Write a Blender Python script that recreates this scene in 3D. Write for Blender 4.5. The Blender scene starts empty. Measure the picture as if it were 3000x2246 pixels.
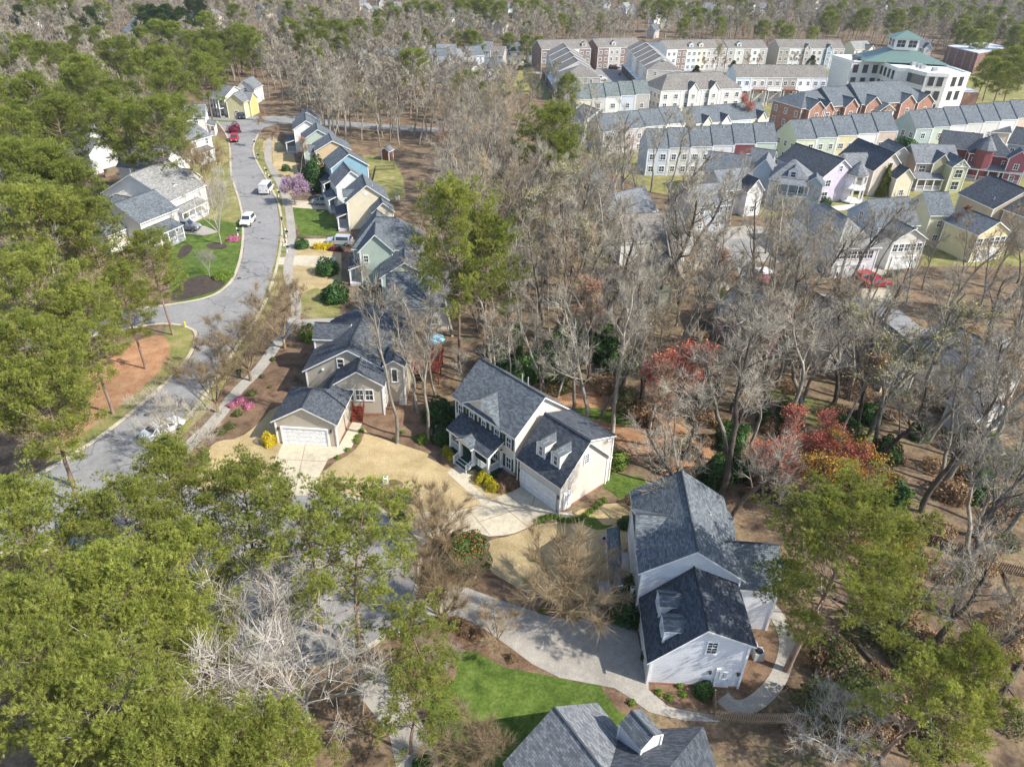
import bpy, bmesh, math, random
import numpy as np
from mathutils import Vector, Matrix
R_ = math.radians
SC = bpy.context.scene
COL = SC.collection

# ------------------------------------------------------------------ camera
H = 47.0; PITCH = R_(32); ROLL = R_(1.5); F = 2079.0
_R0 = Vector((1, 0, 0)); _U0 = Vector((0, math.sin(PITCH), math.cos(PITCH))); FW = Vector((0, math.cos(PITCH), -math.sin(PITCH)))
CR = math.cos(ROLL)*_R0 + math.sin(ROLL)*_U0
CU = -math.sin(ROLL)*_R0 + math.cos(ROLL)*_U0
cam_d = bpy.data.cameras.new('camera'); cam = bpy.data.objects.new('camera', cam_d); COL.objects.link(cam)
cam_d.sensor_width = 36.0; cam_d.lens = 36.0*F/3000.0; cam_d.clip_start = 0.5; cam_d.clip_end = 6000
m = Matrix((CR, CU, -FW)).transposed().to_4x4(); m.translation = Vector((0, 0, H)); cam.matrix_world = m
SC.camera = cam

# ------------------------------------------------------------------ light
SUN_AZ = R_(-21.0)   # direction of the sun as seen from the ground (x axis = 0)
SUN_EL = R_(42)
w = bpy.data.worlds.new('World'); SC.world = w; w.use_nodes = True
nt = w.node_tree; bg = nt.nodes['Background']
sky = nt.nodes.new('ShaderNodeTexSky'); sky.sky_type = 'NISHITA'; sky.sun_disc = False
sky.sun_elevation = SUN_EL; sky.sun_rotation = R_(90) - SUN_AZ
nt.links.new(sky.outputs[0], bg.inputs[0]); bg.inputs[1].default_value = 0.15
sd = bpy.data.lights.new('sun', 'SUN'); sd.energy = 4.0; sd.angle = R_(0.53); sd.color = (1, 0.945, 0.86)
so = bpy.data.objects.new('sun', sd); COL.objects.link(so)
sv = Vector((math.cos(SUN_AZ)*math.cos(SUN_EL), math.sin(SUN_AZ)*math.cos(SUN_EL), math.sin(SUN_EL)))
so.rotation_euler = sv.to_track_quat('Z', 'Y').to_euler(); so.location = (60, -60, 120)
SC.view_settings.view_transform = 'Standard'; SC.view_settings.look = 'None'; SC.view_settings.gamma = 1.0
SC.view_settings.exposure = 0.93
SC.cycles.max_bounces = 6; SC.cycles.diffuse_bounces = 3; SC.cycles.transparent_max_bounces = 8

# ------------------------------------------------------------------ helpers
def P(px, py, z=0.0):
    "photo pixel (3000 x 2246) -> world point on the plane at height z"
    d = (px-1500)/F*CR - (py-1123)/F*CU + FW
    t = (z-H)/d.z
    return Vector((t*d.x, t*d.y, z))
D = 3000/2212.0
def PD(x, y, z=0.0): return P(x*D, y*D, z)
def tag(o, label=None, cat=None, group=None, kind=None):
    if label: o['label'] = label
    if cat: o['category'] = cat
    if group: o['group'] = group
    if kind: o['kind'] = kind
    return o
def empty(name, loc, label=None, cat=None, group=None, rz=0):
    o = bpy.data.objects.new(name, None); COL.objects.link(o); o.location = loc; o.rotation_euler.z = rz
    o.empty_display_size = 0.5
    return tag(o, label, cat, group)
def link(name, me, parent=None, loc=None, rz=0):
    o = bpy.data.objects.new(name, me); COL.objects.link(o)
    if parent: o.parent = parent
    if loc is not None: o.location = loc
    if rz: o.rotation_euler.z = rz
    return o
class MB:
    "collects polygons in lists, builds one mesh"
    def __init__(s): s.v = []; s.f = []; s.mi = []; s.uv = []; s.hasuv = False
    def poly(s, pts, mi=0, uv=None):
        n = len(s.v); s.v += [tuple(p) for p in pts]; s.f.append(list(range(n, n+len(pts)))); s.mi.append(mi)
        s.uv.append(uv if uv else [(0, 0)]*len(pts)); s.hasuv |= uv is not None
    def prism(s, pts, z0, z1, mi=0):
        "vertical prism from ccw ground polygon"
        a = [(p[0], p[1], z0) for p in pts]; b = [(p[0], p[1], z1) for p in pts]; n = len(pts)
        s.poly(b, mi); s.poly(a[::-1], mi)
        for i in range(n): j = (i+1) % n; s.poly([a[i], a[j], b[j], b[i]], mi)
    def box(s, c, sz, rz=0, mi=0, ax=None):
        "box with centre c, size sz, rotated rz"
        cs, sn = math.cos(rz), math.sin(rz); q = []
        for dz in (-.5, .5):
            for dx, dy in ((-.5, -.5), (.5, -.5), (.5, .5), (-.5, .5)):
                x, y = dx*sz[0], dy*sz[1]; q.append((c[0]+cs*x-sn*y, c[1]+sn*x+cs*y, c[2]+dz*sz[2]))
        for f in ((3, 2, 1, 0), (4, 5, 6, 7), (0, 1, 5, 4), (1, 2, 6, 5), (2, 3, 7, 6), (3, 0, 4, 7)): s.poly([q[i] for i in f], mi)
    def tube(s, p0, p1, r0, r1, n=6, mi=0, cap=False):
        p0 = Vector(p0); p1 = Vector(p1); d = (p1-p0).normalized()
        a = d.orthogonal().normalized(); b = d.cross(a)
        A = [p0+(a*math.cos(t)+b*math.sin(t))*r0 for t in [2*math.pi*i/n for i in range(n)]]
        B = [p1+(a*math.cos(t)+b*math.sin(t))*r1 for t in [2*math.pi*i/n for i in range(n)]]
        for i in range(n): j = (i+1) % n; s.poly([A[i], A[j], B[j], B[i]], mi)
        if cap: s.poly(B, mi); s.poly(A[::-1], mi)
    def mesh(s, name, mats, smooth=False):
        me = bpy.data.meshes.new(name); me.from_pydata(s.v, [], s.f)
        for m_ in (mats if isinstance(mats, (list, tuple)) else [mats]): me.materials.append(m_)
        me.polygons.foreach_set('material_index', s.mi)
        if s.hasuv:
            l = me.uv_layers.new(name='uv'); l.data.foreach_set('uv', [c for u in s.uv for q in u for c in q])
        if smooth: me.polygons.foreach_set('use_smooth', [True]*len(s.f))
        me.update(); return me
    def build(s, name, mats, parent=None, smooth=False, loc=None):
        return link(name, s.mesh(name, mats, smooth), parent, loc)

# ------------------------------------------------------------------ materials
def mat(name):
    m_ = bpy.data.materials.new(name); m_.use_nodes = True; return m_, m_.node_tree, m_.node_tree.nodes['Principled BSDF']
def N(nt, t, **k):
    n = nt.nodes.new(t)
    for a, b in k.items():
        if a in n.inputs: n.inputs[a].default_value = b
        else: setattr(n, a, b)
    return n
def noise_mix(nt, cols, scale, coord='Object', detail=4, lo=.35, hi=.65, rough=.6):
    "colour ramp over noise"
    tc = nt.nodes.new('ShaderNodeTexCoord')
    no = N(nt, 'ShaderNodeTexNoise', Scale=scale, Detail=detail, Roughness=rough)
    if coord: nt.links.new(tc.outputs[coord], no.inputs['Vector'])
    r = nt.nodes.new('ShaderNodeValToRGB'); e = r.color_ramp.elements
    while len(e) < len(cols): e.new(0.5)
    for i, c in enumerate(cols):
        e[i].position = lo+(hi-lo)*i/(len(cols)-1); e[i].color = (*c, 1)
    nt.links.new(no.outputs['Fac'], r.inputs['Fac']); return r.outputs['Color'], no
def mul(nt, a, b, fac=1.0, mode='MULTIPLY'):
    x = nt.nodes.new('ShaderNodeMix'); x.data_type = 'RGBA'; x.blend_type = mode; x.inputs[0].default_value = fac
    for s, v in ((6, a), (7, b)):
        if hasattr(v, 'is_output'): nt.links.new(v, x.inputs[s])
        else: x.inputs[s].default_value = (*v, 1)
    return x.outputs[2]
_mc = {}
def cached(f):
    def g(*a):
        k = (f.__name__,)+tuple(a)
        if k not in _mc: _mc[k] = f(*a)
        return _mc[k]
    return g
@cached
def plain(name, col, rough=.6, metal=0., spec=.5):
    m_, nt, b = mat(name); b.inputs['Base Color'].default_value = (*col, 1); b.inputs['Roughness'].default_value = rough
    b.inputs['Metallic'].default_value = metal; b.inputs['Specular IOR Level'].default_value = spec
    c, _ = noise_mix(nt, [tuple(x*.86 for x in col), tuple(min(1, x*1.1) for x in col)], 1.7, lo=.3, hi=.7)
    nt.links.new(c, b.inputs['Base Color']); return m_
@cached
def siding(col, lap=.17):
    m_, nt, b = mat('siding'); b.inputs['Roughness'].default_value = .55
    tc = nt.nodes.new('ShaderNodeTexCoord'); sp = nt.nodes.new('ShaderNodeSeparateXYZ'); nt.links.new(tc.outputs['Object'], sp.inputs[0])
    d = N(nt, 'ShaderNodeMath', operation='DIVIDE'); d.inputs[1].default_value = lap; nt.links.new(sp.outputs[2], d.inputs[0])
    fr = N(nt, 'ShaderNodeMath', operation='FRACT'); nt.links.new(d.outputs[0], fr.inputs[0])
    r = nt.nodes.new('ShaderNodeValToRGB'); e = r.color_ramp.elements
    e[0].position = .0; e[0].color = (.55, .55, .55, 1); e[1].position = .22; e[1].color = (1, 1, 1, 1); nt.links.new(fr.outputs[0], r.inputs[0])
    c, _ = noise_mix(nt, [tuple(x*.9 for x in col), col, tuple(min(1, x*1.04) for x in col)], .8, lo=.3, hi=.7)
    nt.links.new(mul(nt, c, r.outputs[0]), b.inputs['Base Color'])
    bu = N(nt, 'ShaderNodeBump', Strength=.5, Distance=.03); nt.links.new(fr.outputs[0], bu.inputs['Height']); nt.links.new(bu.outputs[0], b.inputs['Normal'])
    return m_
@cached
def shingle(col, contrast=.35):
    m_, nt, b = mat('shingles'); b.inputs['Roughness'].default_value = .95; b.inputs['Specular IOR Level'].default_value = .2
    uv = nt.nodes.new('ShaderNodeUVMap'); uv.uv_map = 'uv'
    br = N(nt, 'ShaderNodeTexBrick', Scale=1.0); br.inputs['Brick Width'].default_value = .34; br.inputs['Row Height'].default_value = .16
    br.inputs['Mortar Size'].default_value = .013; br.inputs['Mortar Smooth'].default_value = .5; br.inputs['Bias'].default_value = -.1
    br.inputs['Color1'].default_value = (*[x*(1-contrast) for x in col], 1); br.inputs['Color2'].default_value = (*[x*(1+contrast) for x in col], 1)
    br.inputs['Mortar'].default_value = (*[x*.45 for x in col], 1)
    nt.links.new(uv.outputs[0], br.inputs['Vector'])
    c, no = noise_mix(nt, [(.86, .86, .87), (1, 1, 1), (1.1, 1.1, 1.07)], .35, lo=.3, hi=.72)
    c2, n2 = noise_mix(nt, [(.82, .82, .82), (1.15, 1.15, 1.15)], 9., lo=.3, hi=.7)
    nt.links.new(mul(nt, mul(nt, br.outputs['Color'], c), c2), b.inputs['Base Color'])
    bu = N(nt, 'ShaderNodeBump', Strength=.4, Distance=.02); nt.links.new(br.outputs['Fac'], bu.inputs['Height']); bu.invert = True
    nt.links.new(bu.outputs[0], b.inputs['Normal']); return m_
@cached
def brickm(col):
    m_, nt, b = mat('brick'); b.inputs['Roughness'].default_value = .85
    tc = nt.nodes.new('ShaderNodeTexCoord'); mp = nt.nodes.new('ShaderNodeMapping'); mp.inputs['Rotation'].default_value = (R_(90), 0, 0)
    br = N(nt, 'ShaderNodeTexBrick', Scale=1.0); br.inputs['Brick Width'].default_value = .3; br.inputs['Row Height'].default_value = .1
    br.inputs['Mortar Size'].default_value = .012
    br.inputs['Color1'].default_value = (*[x*.75 for x in col], 1); br.inputs['Color2'].default_value = (*[x*1.25 for x in col], 1)
    br.inputs['Mortar'].default_value = (.35, .3, .26, 1)
    nt.links.new(tc.outputs['Object'], mp.inputs[0]); nt.links.new(mp.outputs[0], br.inputs['Vector'])
    c, _ = noise_mix(nt, [(.8, .8, .8), (1.1, 1.1, 1.1)], 1.2); nt.links.new(mul(nt, br.outputs[0], c), b.inputs['Base Color']); return m_
@cached
def ground(name, cols, scale, fine, bump=.3, patch=.12):
    "soil, grass, mulch: broad patches x mid noise x fine grain"
    m_, nt, b = mat(name); b.inputs['Roughness'].default_value = .95; b.inputs['Specular IOR Level'].default_value = .15
    c, _ = noise_mix(nt, list(cols), scale, detail=6, lo=.32, hi=.68, rough=.65)
    c2, n2 = noise_mix(nt, [(.55, .55, .55), (1, 1, 1), (1.4, 1.4, 1.4)], fine, detail=5, lo=.3, hi=.7, rough=.75)
    c3, _ = noise_mix(nt, [(.8, .82, .8), (1.16, 1.14, 1.1)], patch, detail=3)
    nt.links.new(mul(nt, mul(nt, c, c2), c3), b.inputs['Base Color'])
    bu = N(nt, 'ShaderNodeBump', Strength=bump, Distance=.08); nt.links.new(n2.outputs[0], bu.inputs['Height']); nt.links.new(bu.outputs[0], b.inputs['Normal'])
    return m_
@cached
def bark(name, c0, c1, scale=3.):
    m_, nt, b = mat(name); b.inputs['Roughness'].default_value = .9; b.inputs['Specular IOR Level'].default_value = .2
    tc = nt.nodes.new('ShaderNodeTexCoord'); mp = nt.nodes.new('ShaderNodeMapping'); mp.inputs['Scale'].default_value = (1, 1, .25)
    nt.links.new(tc.outputs['Object'], mp.inputs[0])
    c, no = noise_mix(nt, [c0, c1], scale, coord=None, detail=6, rough=.7); nt.links.new(mp.outputs[0], no.inputs['Vector'])
    oi = nt.nodes.new('ShaderNodeObjectInfo'); r = nt.nodes.new('ShaderNodeMapRange'); r.inputs[3].default_value = .7; r.inputs[4].default_value = 1.2
    nt.links.new(oi.outputs['Random'], r.inputs[0]); nt.links.new(mul(nt, c, r.outputs[0]), b.inputs['Base Color']); return m_
@cached
def leaf(name, cols, trans=.35, scale=.9, rnd=.25, tint=(1, .9, .6)):
    m_, nt, b = mat(name); b.inputs['Roughness'].default_value = .55; b.inputs['Specular IOR Level'].default_value = .25
    c, _ = noise_mix(nt, list(cols), scale, detail=3, lo=.3, hi=.7)
    oi = nt.nodes.new('ShaderNodeObjectInfo'); r = nt.nodes.new('ShaderNodeMapRange'); r.inputs[3].default_value = 1-rnd; r.inputs[4].default_value = 1+rnd
    nt.links.new(oi.outputs['Random'], r.inputs[0]); cc = mul(nt, c, r.outputs[0])
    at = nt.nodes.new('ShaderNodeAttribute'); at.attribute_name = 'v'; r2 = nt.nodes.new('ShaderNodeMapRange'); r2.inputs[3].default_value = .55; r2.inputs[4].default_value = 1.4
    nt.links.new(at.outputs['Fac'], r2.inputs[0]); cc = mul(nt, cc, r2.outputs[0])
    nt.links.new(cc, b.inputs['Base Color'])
    if trans:
        tr = nt.nodes.new('ShaderNodeBsdfTranslucent'); nt.links.new(mul(nt, cc, tint), tr.inputs[0])
        mx = nt.nodes.new('ShaderNodeMixShader'); mx.inputs[0].default_value = trans
        nt.links.new(b.outputs[0], mx.inputs[1]); nt.links.new(tr.outputs[0], mx.inputs[2]); nt.links.new(mx.outputs[0], nt.nodes['Material Output'].inputs[0])
    return m_
@cached
def paved(name, col, grain=14., stain=.25, joints=0., cracks=0.):
    m_, nt, b = mat(name); b.inputs['Roughness'].default_value = .9; b.inputs['Specular IOR Level'].default_value = .2
    c, _ = noise_mix(nt, [tuple(x*(1-stain) for x in col), col, tuple(x*(1+stain*.4) for x in col)], .22, detail=7, lo=.3, hi=.7, rough=.7)
    c2, n2 = noise_mix(nt, [(.8, .8, .8), (1.15, 1.15, 1.15)], grain, detail=3)
    c3, _ = noise_mix(nt, [(.86, .86, .88), (1.05, 1.05, 1.03)], 1.6, detail=5)
    out = mul(nt, mul(nt, c, c2), c3)
    if cracks:
        tc = nt.nodes.new('ShaderNodeTexCoord'); nz = N(nt, 'ShaderNodeTexNoise', Scale=.5, Detail=5); nt.links.new(tc.outputs['Object'], nz.inputs['Vector'])
        va = nt.nodes.new('ShaderNodeVectorMath'); va.operation = 'MULTIPLY_ADD'; va.inputs[1].default_value = (3, 3, 0); nt.links.new(nz.outputs['Color'], va.inputs[0]); nt.links.new(tc.outputs['Object'], va.inputs[2])
        vo = N(nt, 'ShaderNodeTexVoronoi', Scale=.11, feature='DISTANCE_TO_EDGE'); nt.links.new(va.outputs[0], vo.inputs['Vector'])
        r = nt.nodes.new('ShaderNodeValToRGB'); e = r.color_ramp.elements; e[0].position = .004; e[0].color = (1-cracks, 1-cracks, 1-cracks, 1); e[1].position = .012; e[1].color = (1, 1, 1, 1)
        nt.links.new(vo.outputs['Distance'], r.inputs[0]); out = mul(nt, out, r.outputs[0])
    nt.links.new(out, b.inputs['Base Color']); return m_
M_white = plain('white_paint', (.78, .78, .76), .5)
M_glass = plain('window_glass', (.035, .045, .055), .08, 0., .8)
M_dark = plain('dark_metal', (.02, .02, .022), .5)
M_roofs = dict(black=(.08, .09, .104), slate=(.13, .147, .16), grey=(.18, .19, .2), taupe=(.2, .185, .165), light=(.25, .25, .235), green=(.15, .175, .17))
def roofm(k): return shingle(M_roofs[k])
# ------------------------------------------------------------------ the setting: ground sheets
G_litter = ground('leaf_litter', ((.06, .043, .03), (.125, .085, .055), (.2, .145, .092), (.095, .09, .04)), .35, 2.6)
G_straw = ground('dormant_lawn', ((.3, .225, .115), (.38, .295, .16), (.43, .34, .19)), .5, 9., .2, .09)
G_green = ground('green_lawn', ((.045, .075, .014), (.08, .125, .022), (.13, .17, .04)), .9, 4., .4)
G_mixed = ground('patchy_lawn', ((.13, .155, .035), (.2, .19, .07), (.3, .24, .12)), .5, 5., .3)
G_mulch = ground('brown_mulch', ((.1, .062, .04), (.17, .108, .07), (.23, .155, .1)), .7, 8., .5)
G_pinestraw = ground('pine_straw', ((.24, .12, .06), (.33, .18, .1), (.39, .235, .13)), .5, 7., .5)
G_darkm = ground('dark_mulch', ((.045, .036, .03), (.075, .06, .05)), 1., 9., .5)
G_asph = paved('asphalt', (.25, .245, .235), 20., .25, 0., .4)
G_conc = paved('concrete', (.5, .44, .325), 14., .22)
G_walk = paved('pavement_concrete', (.34, .315, .27), 14., .25)
G_kerb = paved('kerb_concrete', (.45, .4, .3), 10., .3)
clear = []   # polygons (world xy) where no scattered tree may stand
def ccw(p):
    a = sum(p[i][0]*p[(i+1) % len(p)][1]-p[(i+1) % len(p)][0]*p[i][1] for i in range(len(p)))
    return p if a > 0 else p[::-1]
def smooth_poly(p, it=2, closed=True):
    for _ in range(it):
        q = []
        n = len(p)
        for i in range(n if closed else n-1):
            a, b = p[i], p[(i+1) % n]; q += [(a[0]*.75+b[0]*.25, a[1]*.75+b[1]*.25), (a[0]*.25+b[0]*.75, a[1]*.25+b[1]*.75)]
        if not closed: q = [p[0]]+q+[p[-1]]
        p = q
    return p
def sheet(name, pts, z, m_, keep=True, s=0, px=True):
    p = [tuple(P(*q)[:2]) for q in pts] if px else list(pts)
    if s: p = smooth_poly(p, s)
    p = ccw(p)
    b = MB(); b.poly([(x, y, z) for x, y in p]); me = b.mesh(name, m_)
    bm = bmesh.new(); bm.from_mesh(me); bmesh.ops.triangulate(bm, faces=bm.faces[:]); bm.to_mesh(me); bm.free()
    o = link(name, me); tag(o, kind='structure')
    if keep: clear.append(p)
    return o
def strip(b, line, w0, w1, z0, z1):
    "ribbon with thickness along an open line, between lateral offsets w0 and w1 (left positive)"
    L = [Vector(p) for p in line]; n = len(L); A = []; B = []
    for i in range(n):
        d = (L[min(i+1, n-1)]-L[max(i-1, 0)]).normalized(); nn = Vector((-d.y, d.x))
        A.append(L[i]+nn*w0); B.append(L[i]+nn*w1)
    for i in range(n-1):
        a0, a1, b0, b1 = A[i], A[i+1], B[i], B[i+1]
        b.poly([(a0.x, a0.y, z1), (a1.x, a1.y, z1), (b1.x, b1.y, z1), (b0.x, b0.y, z1)])
        b.poly([(a0.x, a0.y, z0), (a1.x, a1.y, z0), (a1.x, a1.y, z1), (a0.x, a0.y, z1)])
        b.poly([(b0.x, b0.y, z1), (b1.x, b1.y, z1), (b1.x, b1.y, z0), (b0.x, b0.y, z0)])
def d2(l): return [(x*D, y*D) for x, y in l]
# terrain reaches the horizon
S = 2600
b = MB(); n = 26
for i in range(n):
    for j in range(n):
        x0, x1 = -S+2*S*i/n, -S+2*S*(i+1)/n; y0, y1 = -300+2*S*j/n, -300+2*S*(j+1)/n
        b.poly([(x0, y0, 0), (x1, y0, 0), (x1, y1, 0), (x0, y1, 0)])
tag(b.build('ground', G_litter), kind='structure')

# main street and cul-de-sac
mainL = d2([(470, 262), (488, 285), (499, 310), (500, 375), (509, 402), (522, 441), (528, 480), (527, 540), (512, 595), (488, 625), (450, 645), (385, 657), (300, 668), (150, 690), (0, 705)])
mainL2 = d2([(0, 760), (150, 735), (330, 697), (385, 699), (415, 708), (430, 720), (418, 765), (369, 821), (267, 910), (184, 969), (117, 1009), (60, 1040), (-80, 1110)])
mainR = d2([(600, 268), (570, 276), (556, 290), (545, 313), (546, 336), (558, 360), (571, 383), (580, 399), (591, 420), (601, 442), (608, 485), (605, 526), (596, 575), (583, 620), (565, 665), (530, 720), (490, 775), (451, 838), (395, 912), (339, 958), (318, 985), (330, 1020), (380, 1050), (440, 1060)])
culR = d2([(560, 1066), (690, 1068), (755, 1074), (800, 1090), (845, 1124), (880, 1160), (901, 1195), (903, 1240), (890, 1290), (862, 1340), (810, 1385), (740, 1420), (640, 1440), (520, 1420), (420, 1360), (330, 1280), (240, 1215), (130, 1180), (-80, 1200)])
road = mainL[::-1] + [(470*D, 250*D)] + [(660*D, 252*D), (660*D, 266*D)] + mainR + culR + [(-80*D, 1110*D)] + mainL2[::-1]
sheet('road', road, .012, G_asph)
cross = d2([(445, 246), (470, 250), (660, 254), (760, 264), (900, 274), (1010, 278), (1010, 287), (900, 284), (760, 276), (660, 268), (560, 264), (450, 259)])
sheet('side_road', cross, .016, G_asph)
W = lambda l, s=2: smooth_poly([tuple(P(*q)[:2]) for q in l], s, False)
kb = MB()
strip(kb, W(mainL), 0, -.42, 0, .09); strip(kb, W(mainL2), 0, -.42, 0, .09)
strip(kb, W(mainR[2:]), 0, .42, 0, .09); strip(kb, W(culR), 0, .42, 0, .09)
tag(kb.build('kerb', G_kerb), kind='structure')
# pavement (sidewalk) to the right of the street
walkline = d2([(583, 300), (575, 340), (590, 370), (607, 400), (622, 435), (628, 480), (632, 530), (618, 590), (640, 640), (640, 690), (600, 740), (560, 800), (510, 845), (470, 905), (420, 950), (385, 985), (370, 1010)])
wb = MB(); strip(wb, W(walkline), -.75, .75, 0, .035); tag(wb.build('pavement', G_walk), kind='structure')
verge = d2([(560, 300), (556, 335), (575, 372), (593, 402), (608, 440), (615, 485), (612, 530), (600, 585), (590, 620), (575, 660), (540, 715), (500, 775), (462, 838), (410, 905), (350, 960)])
vb = MB(); strip(vb, W(verge), -.9, 1.1, 0, .018); tag(vb.build('grass_verge', G_mixed), kind='structure')

# front gardens of the three near houses
sheet('brown_garden_bed', [(870, 960), (800, 1050), (700, 1150), (600, 1245), (545, 1310), (590, 1400), (640, 1420), (800, 1300), (830, 1150), (930, 1010), (1000, 940)], .016, G_mulch, s=1)
sheet('straw_lawn_west', [(640, 1290), (700, 1285), (760, 1240), (800, 1190), (870, 1190), (835, 1300), (785, 1391), (770, 1450), (700, 1440), (600, 1420), (560, 1430), (610, 1350), (612, 1310)], .02, G_straw, s=1)
sheet('straw_lawn', [(937, 1391), (980, 1355), (1035, 1318), (1060, 1260), (1100, 1200), (1250, 1190), (1260, 1280), (1330, 1330), (1480, 1420), (1500, 1452), (1411, 1476), (1335, 1493), (1245, 1497), (1180, 1500), (1150, 1488), (1100, 1464), (1040, 1449), (935, 1448)], .02, G_straw)
sheet('mulch_bed_trees', [(1040, 1190), (1110, 1170), (1240, 1170), (1330, 1250), (1345, 1370), (1300, 1372), (1262, 1330), (1200, 1310), (1125, 1285), (1070, 1270)], .024, G_mulch, s=2)
sheet('mulch_bed_drive', [(962, 1330), (1012, 1328), (1052, 1270), (1072, 1262), (1050, 1310), (1010, 1340), (965, 1362), (952, 1355)], .028, G_mulch, s=1)
sheet('mulch_bed_meter', [(1120, 1415), (1150, 1402), (1183, 1412), (1180, 1430), (1150, 1450), (1165, 1490), (1145, 1492), (1110, 1470), (1108, 1440)], .028, G_mulch, s=2)
sheet('mulch_bed_kerb', [(935, 1412), (990, 1410), (1010, 1425), (1000, 1440), (935, 1446)], .028, G_mulch, s=1)
sheet('mulch_bed_porch', [(1384, 1400), (1420, 1408), (1470, 1432), (1500, 1440), (1525, 1430), (1540, 1400), (1480, 1380), (1400, 1370)], .028, G_mulch, s=1)
sheet('mulch_bed_mailbox', [(1150, 1480), (1190, 1478), (1215, 1500), (1205, 1515), (1170, 1518), (1145, 1500)], .032, G_mulch, s=1)
sheet('driveway_west', [(830, 1297), (992, 1308), (1020, 1310), (1010, 1325), (962, 1345), (937, 1391), (928, 1450), (775, 1452), (785, 1391)], .036, G_conc)
sheet('side_path', [(990, 1312), (1030, 1312), (1064, 1234), (1034, 1234)], .040, G_conc)
sheet('driveway_centre', [(1150, 1498), (1200, 1508), (1245, 1499), (1335, 1494), (1378, 1487), (1411, 1476), (1433, 1465), (1482, 1448), (1535, 1422), (1640, 1500), (1675, 1497), (1680, 1510), (1640, 1525), (1600, 1522), (1572, 1527), (1545, 1546), (1510, 1561), (1476, 1568), (1433, 1571), (1395, 1560), (1340, 1560), (1280, 1570), (1235, 1600), (1215, 1570)], .036, G_conc)
sheet('front_path', [(1309, 1384), (1321, 1376), (1352, 1364), (1382, 1390), (1372, 1400), (1374, 1412), (1433, 1465), (1411, 1477)], .040, G_conc)
jb = MB()
for a, b_ in (((1371, 1491), (1436, 1569)), ((1449, 1463), (1546, 1543)), ((1407, 1527), (1560, 1480)), ((1560, 1480), (1571, 1440)), ((812, 1345), (962, 1352)), ((895, 1302), (862, 1450)), ((790, 1398), (935, 1400))):
    p, q = P(*a), P(*b_); d = (q-p).normalized(); nn = Vector((-d.y, d.x, 0))*.025
    jb.poly([(p+nn).to_tuple()[:2]+(.044,), (q+nn).to_tuple()[:2]+(.044,), (q-nn).to_tuple()[:2]+(.044,), (p-nn).to_tuple()[:2]+(.044,)])
tag(jb.build('driveway_joints', G_mulch), kind='structure')
# house at the lower right and the last house
sheet('mulch_east', [(1200, 1620), (1300, 1560), (1400, 1570), (1440, 1640), (1500, 1680), (1700, 1740), (1760, 1760), (1740, 1850), (1600, 1810), (1480, 1770), (1370, 1730), (1290, 1720), (1240, 1760)], .016, G_mulch, s=1)
sheet('straw_lawn_east', [(1415, 1600), (1440, 1578), (1500, 1570), (1572, 1535), (1640, 1530), (1720, 1480), (1860, 1470), (1880, 1560), (1800, 1640), (1780, 1700), (1640, 1770), (1560, 1745), (1480, 1700), (1430, 1670)], .02, G_straw, s=1)
sheet('green_patch', [(1700, 1530), (1735, 1508), (1755, 1525), (1770, 1540), (1805, 1535), (1760, 1555), (1725, 1545)], .024, G_green, s=1)
sheet('green_strip', [(1755, 1400), (1800, 1385), (1900, 1400), (1890, 1440), (1830, 1450), (1818, 1465), (1790, 1440), (1770, 1430)], .024, G_green, s=1)
sheet('driveway_east', [(1208, 1830), (1222, 1770), (1250, 1722), (1330, 1712), (1370, 1722), (1480, 1762), (1600, 1802), (1695, 1822), (1702, 1730), (1745, 1730), (1750, 1822), (1860, 1830), (1900, 1996), (1900, 2020), (1960, 2070), (2060, 2090), (2110, 2095), (2110, 2115), (2000, 2110), (1900, 2085), (1840, 2040), (1800, 2015), (1720, 2000), (1640, 1985), (1560, 1945), (1500, 1900), (1430, 1850), (1370, 1815), (1300, 1800)], .036, G_walk)
cp = MB(); strip(cp, W(d2([(1560, 1505), (1585, 1530), (1625, 1525), (1675, 1480), (1700, 1420), (1700, 1370), (1672, 1318), (1640, 1295)])), -.62, .62, 0, .045)
tag(cp.build('curved_path', G_walk), kind='structure')
sheet('mulch_shrubs', [(1290, 1800), (1360, 1812), (1430, 1850), (1520, 1915), (1590, 1950), (1560, 1965), (1480, 1950), (1400, 1910), (1330, 1890), (1300, 1860)], .028, G_mulch, s=1)
sheet('green_lawn', [(1232, 1990), (1262, 1950), (1330, 1900), (1400, 1912), (1480, 1955), (1590, 1975), (1700, 2000), (1760, 2005), (1770, 2030), (1835, 2090), (1860, 2160), (1700, 2246), (1600, 2290), (1300, 2290), (1285, 2200), (1240, 2060)], .02, G_green)
sheet('mulch_ring', [(1240, 1975), (1265, 1940), (1310, 1930), (1340, 1950), (1335, 1990), (1300, 2008), (1262, 2005)], .032, G_mulch, s=2)
sheet('bottom_pavement', [(1120, 1960), (1165, 1985), (1225, 2090), (1290, 2240), (1320, 2330), (1180, 2330), (1140, 2150), (1040, 2020)], .02, G_walk)
sheet('flower_bed', [(1775, 2025), (1830, 2030), (1880, 2075), (1880, 2095), (1850, 2100), (1800, 2075)], .024, G_mulch, s=1)
sheet('flower_bed_wall', [(1870, 2010), (1900, 2000), (2090, 2015), (2085, 2075), (1990, 2070), (1920, 2040)], .03, G_mulch, s=1)
sheet('mulch_path_garden', [(2150, 1990), (2200, 1900), (2230, 1850), (2290, 1860), (2270, 1960), (2200, 2035), (2150, 2040)], .012, G_mulch, s=1, keep=False)
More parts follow.
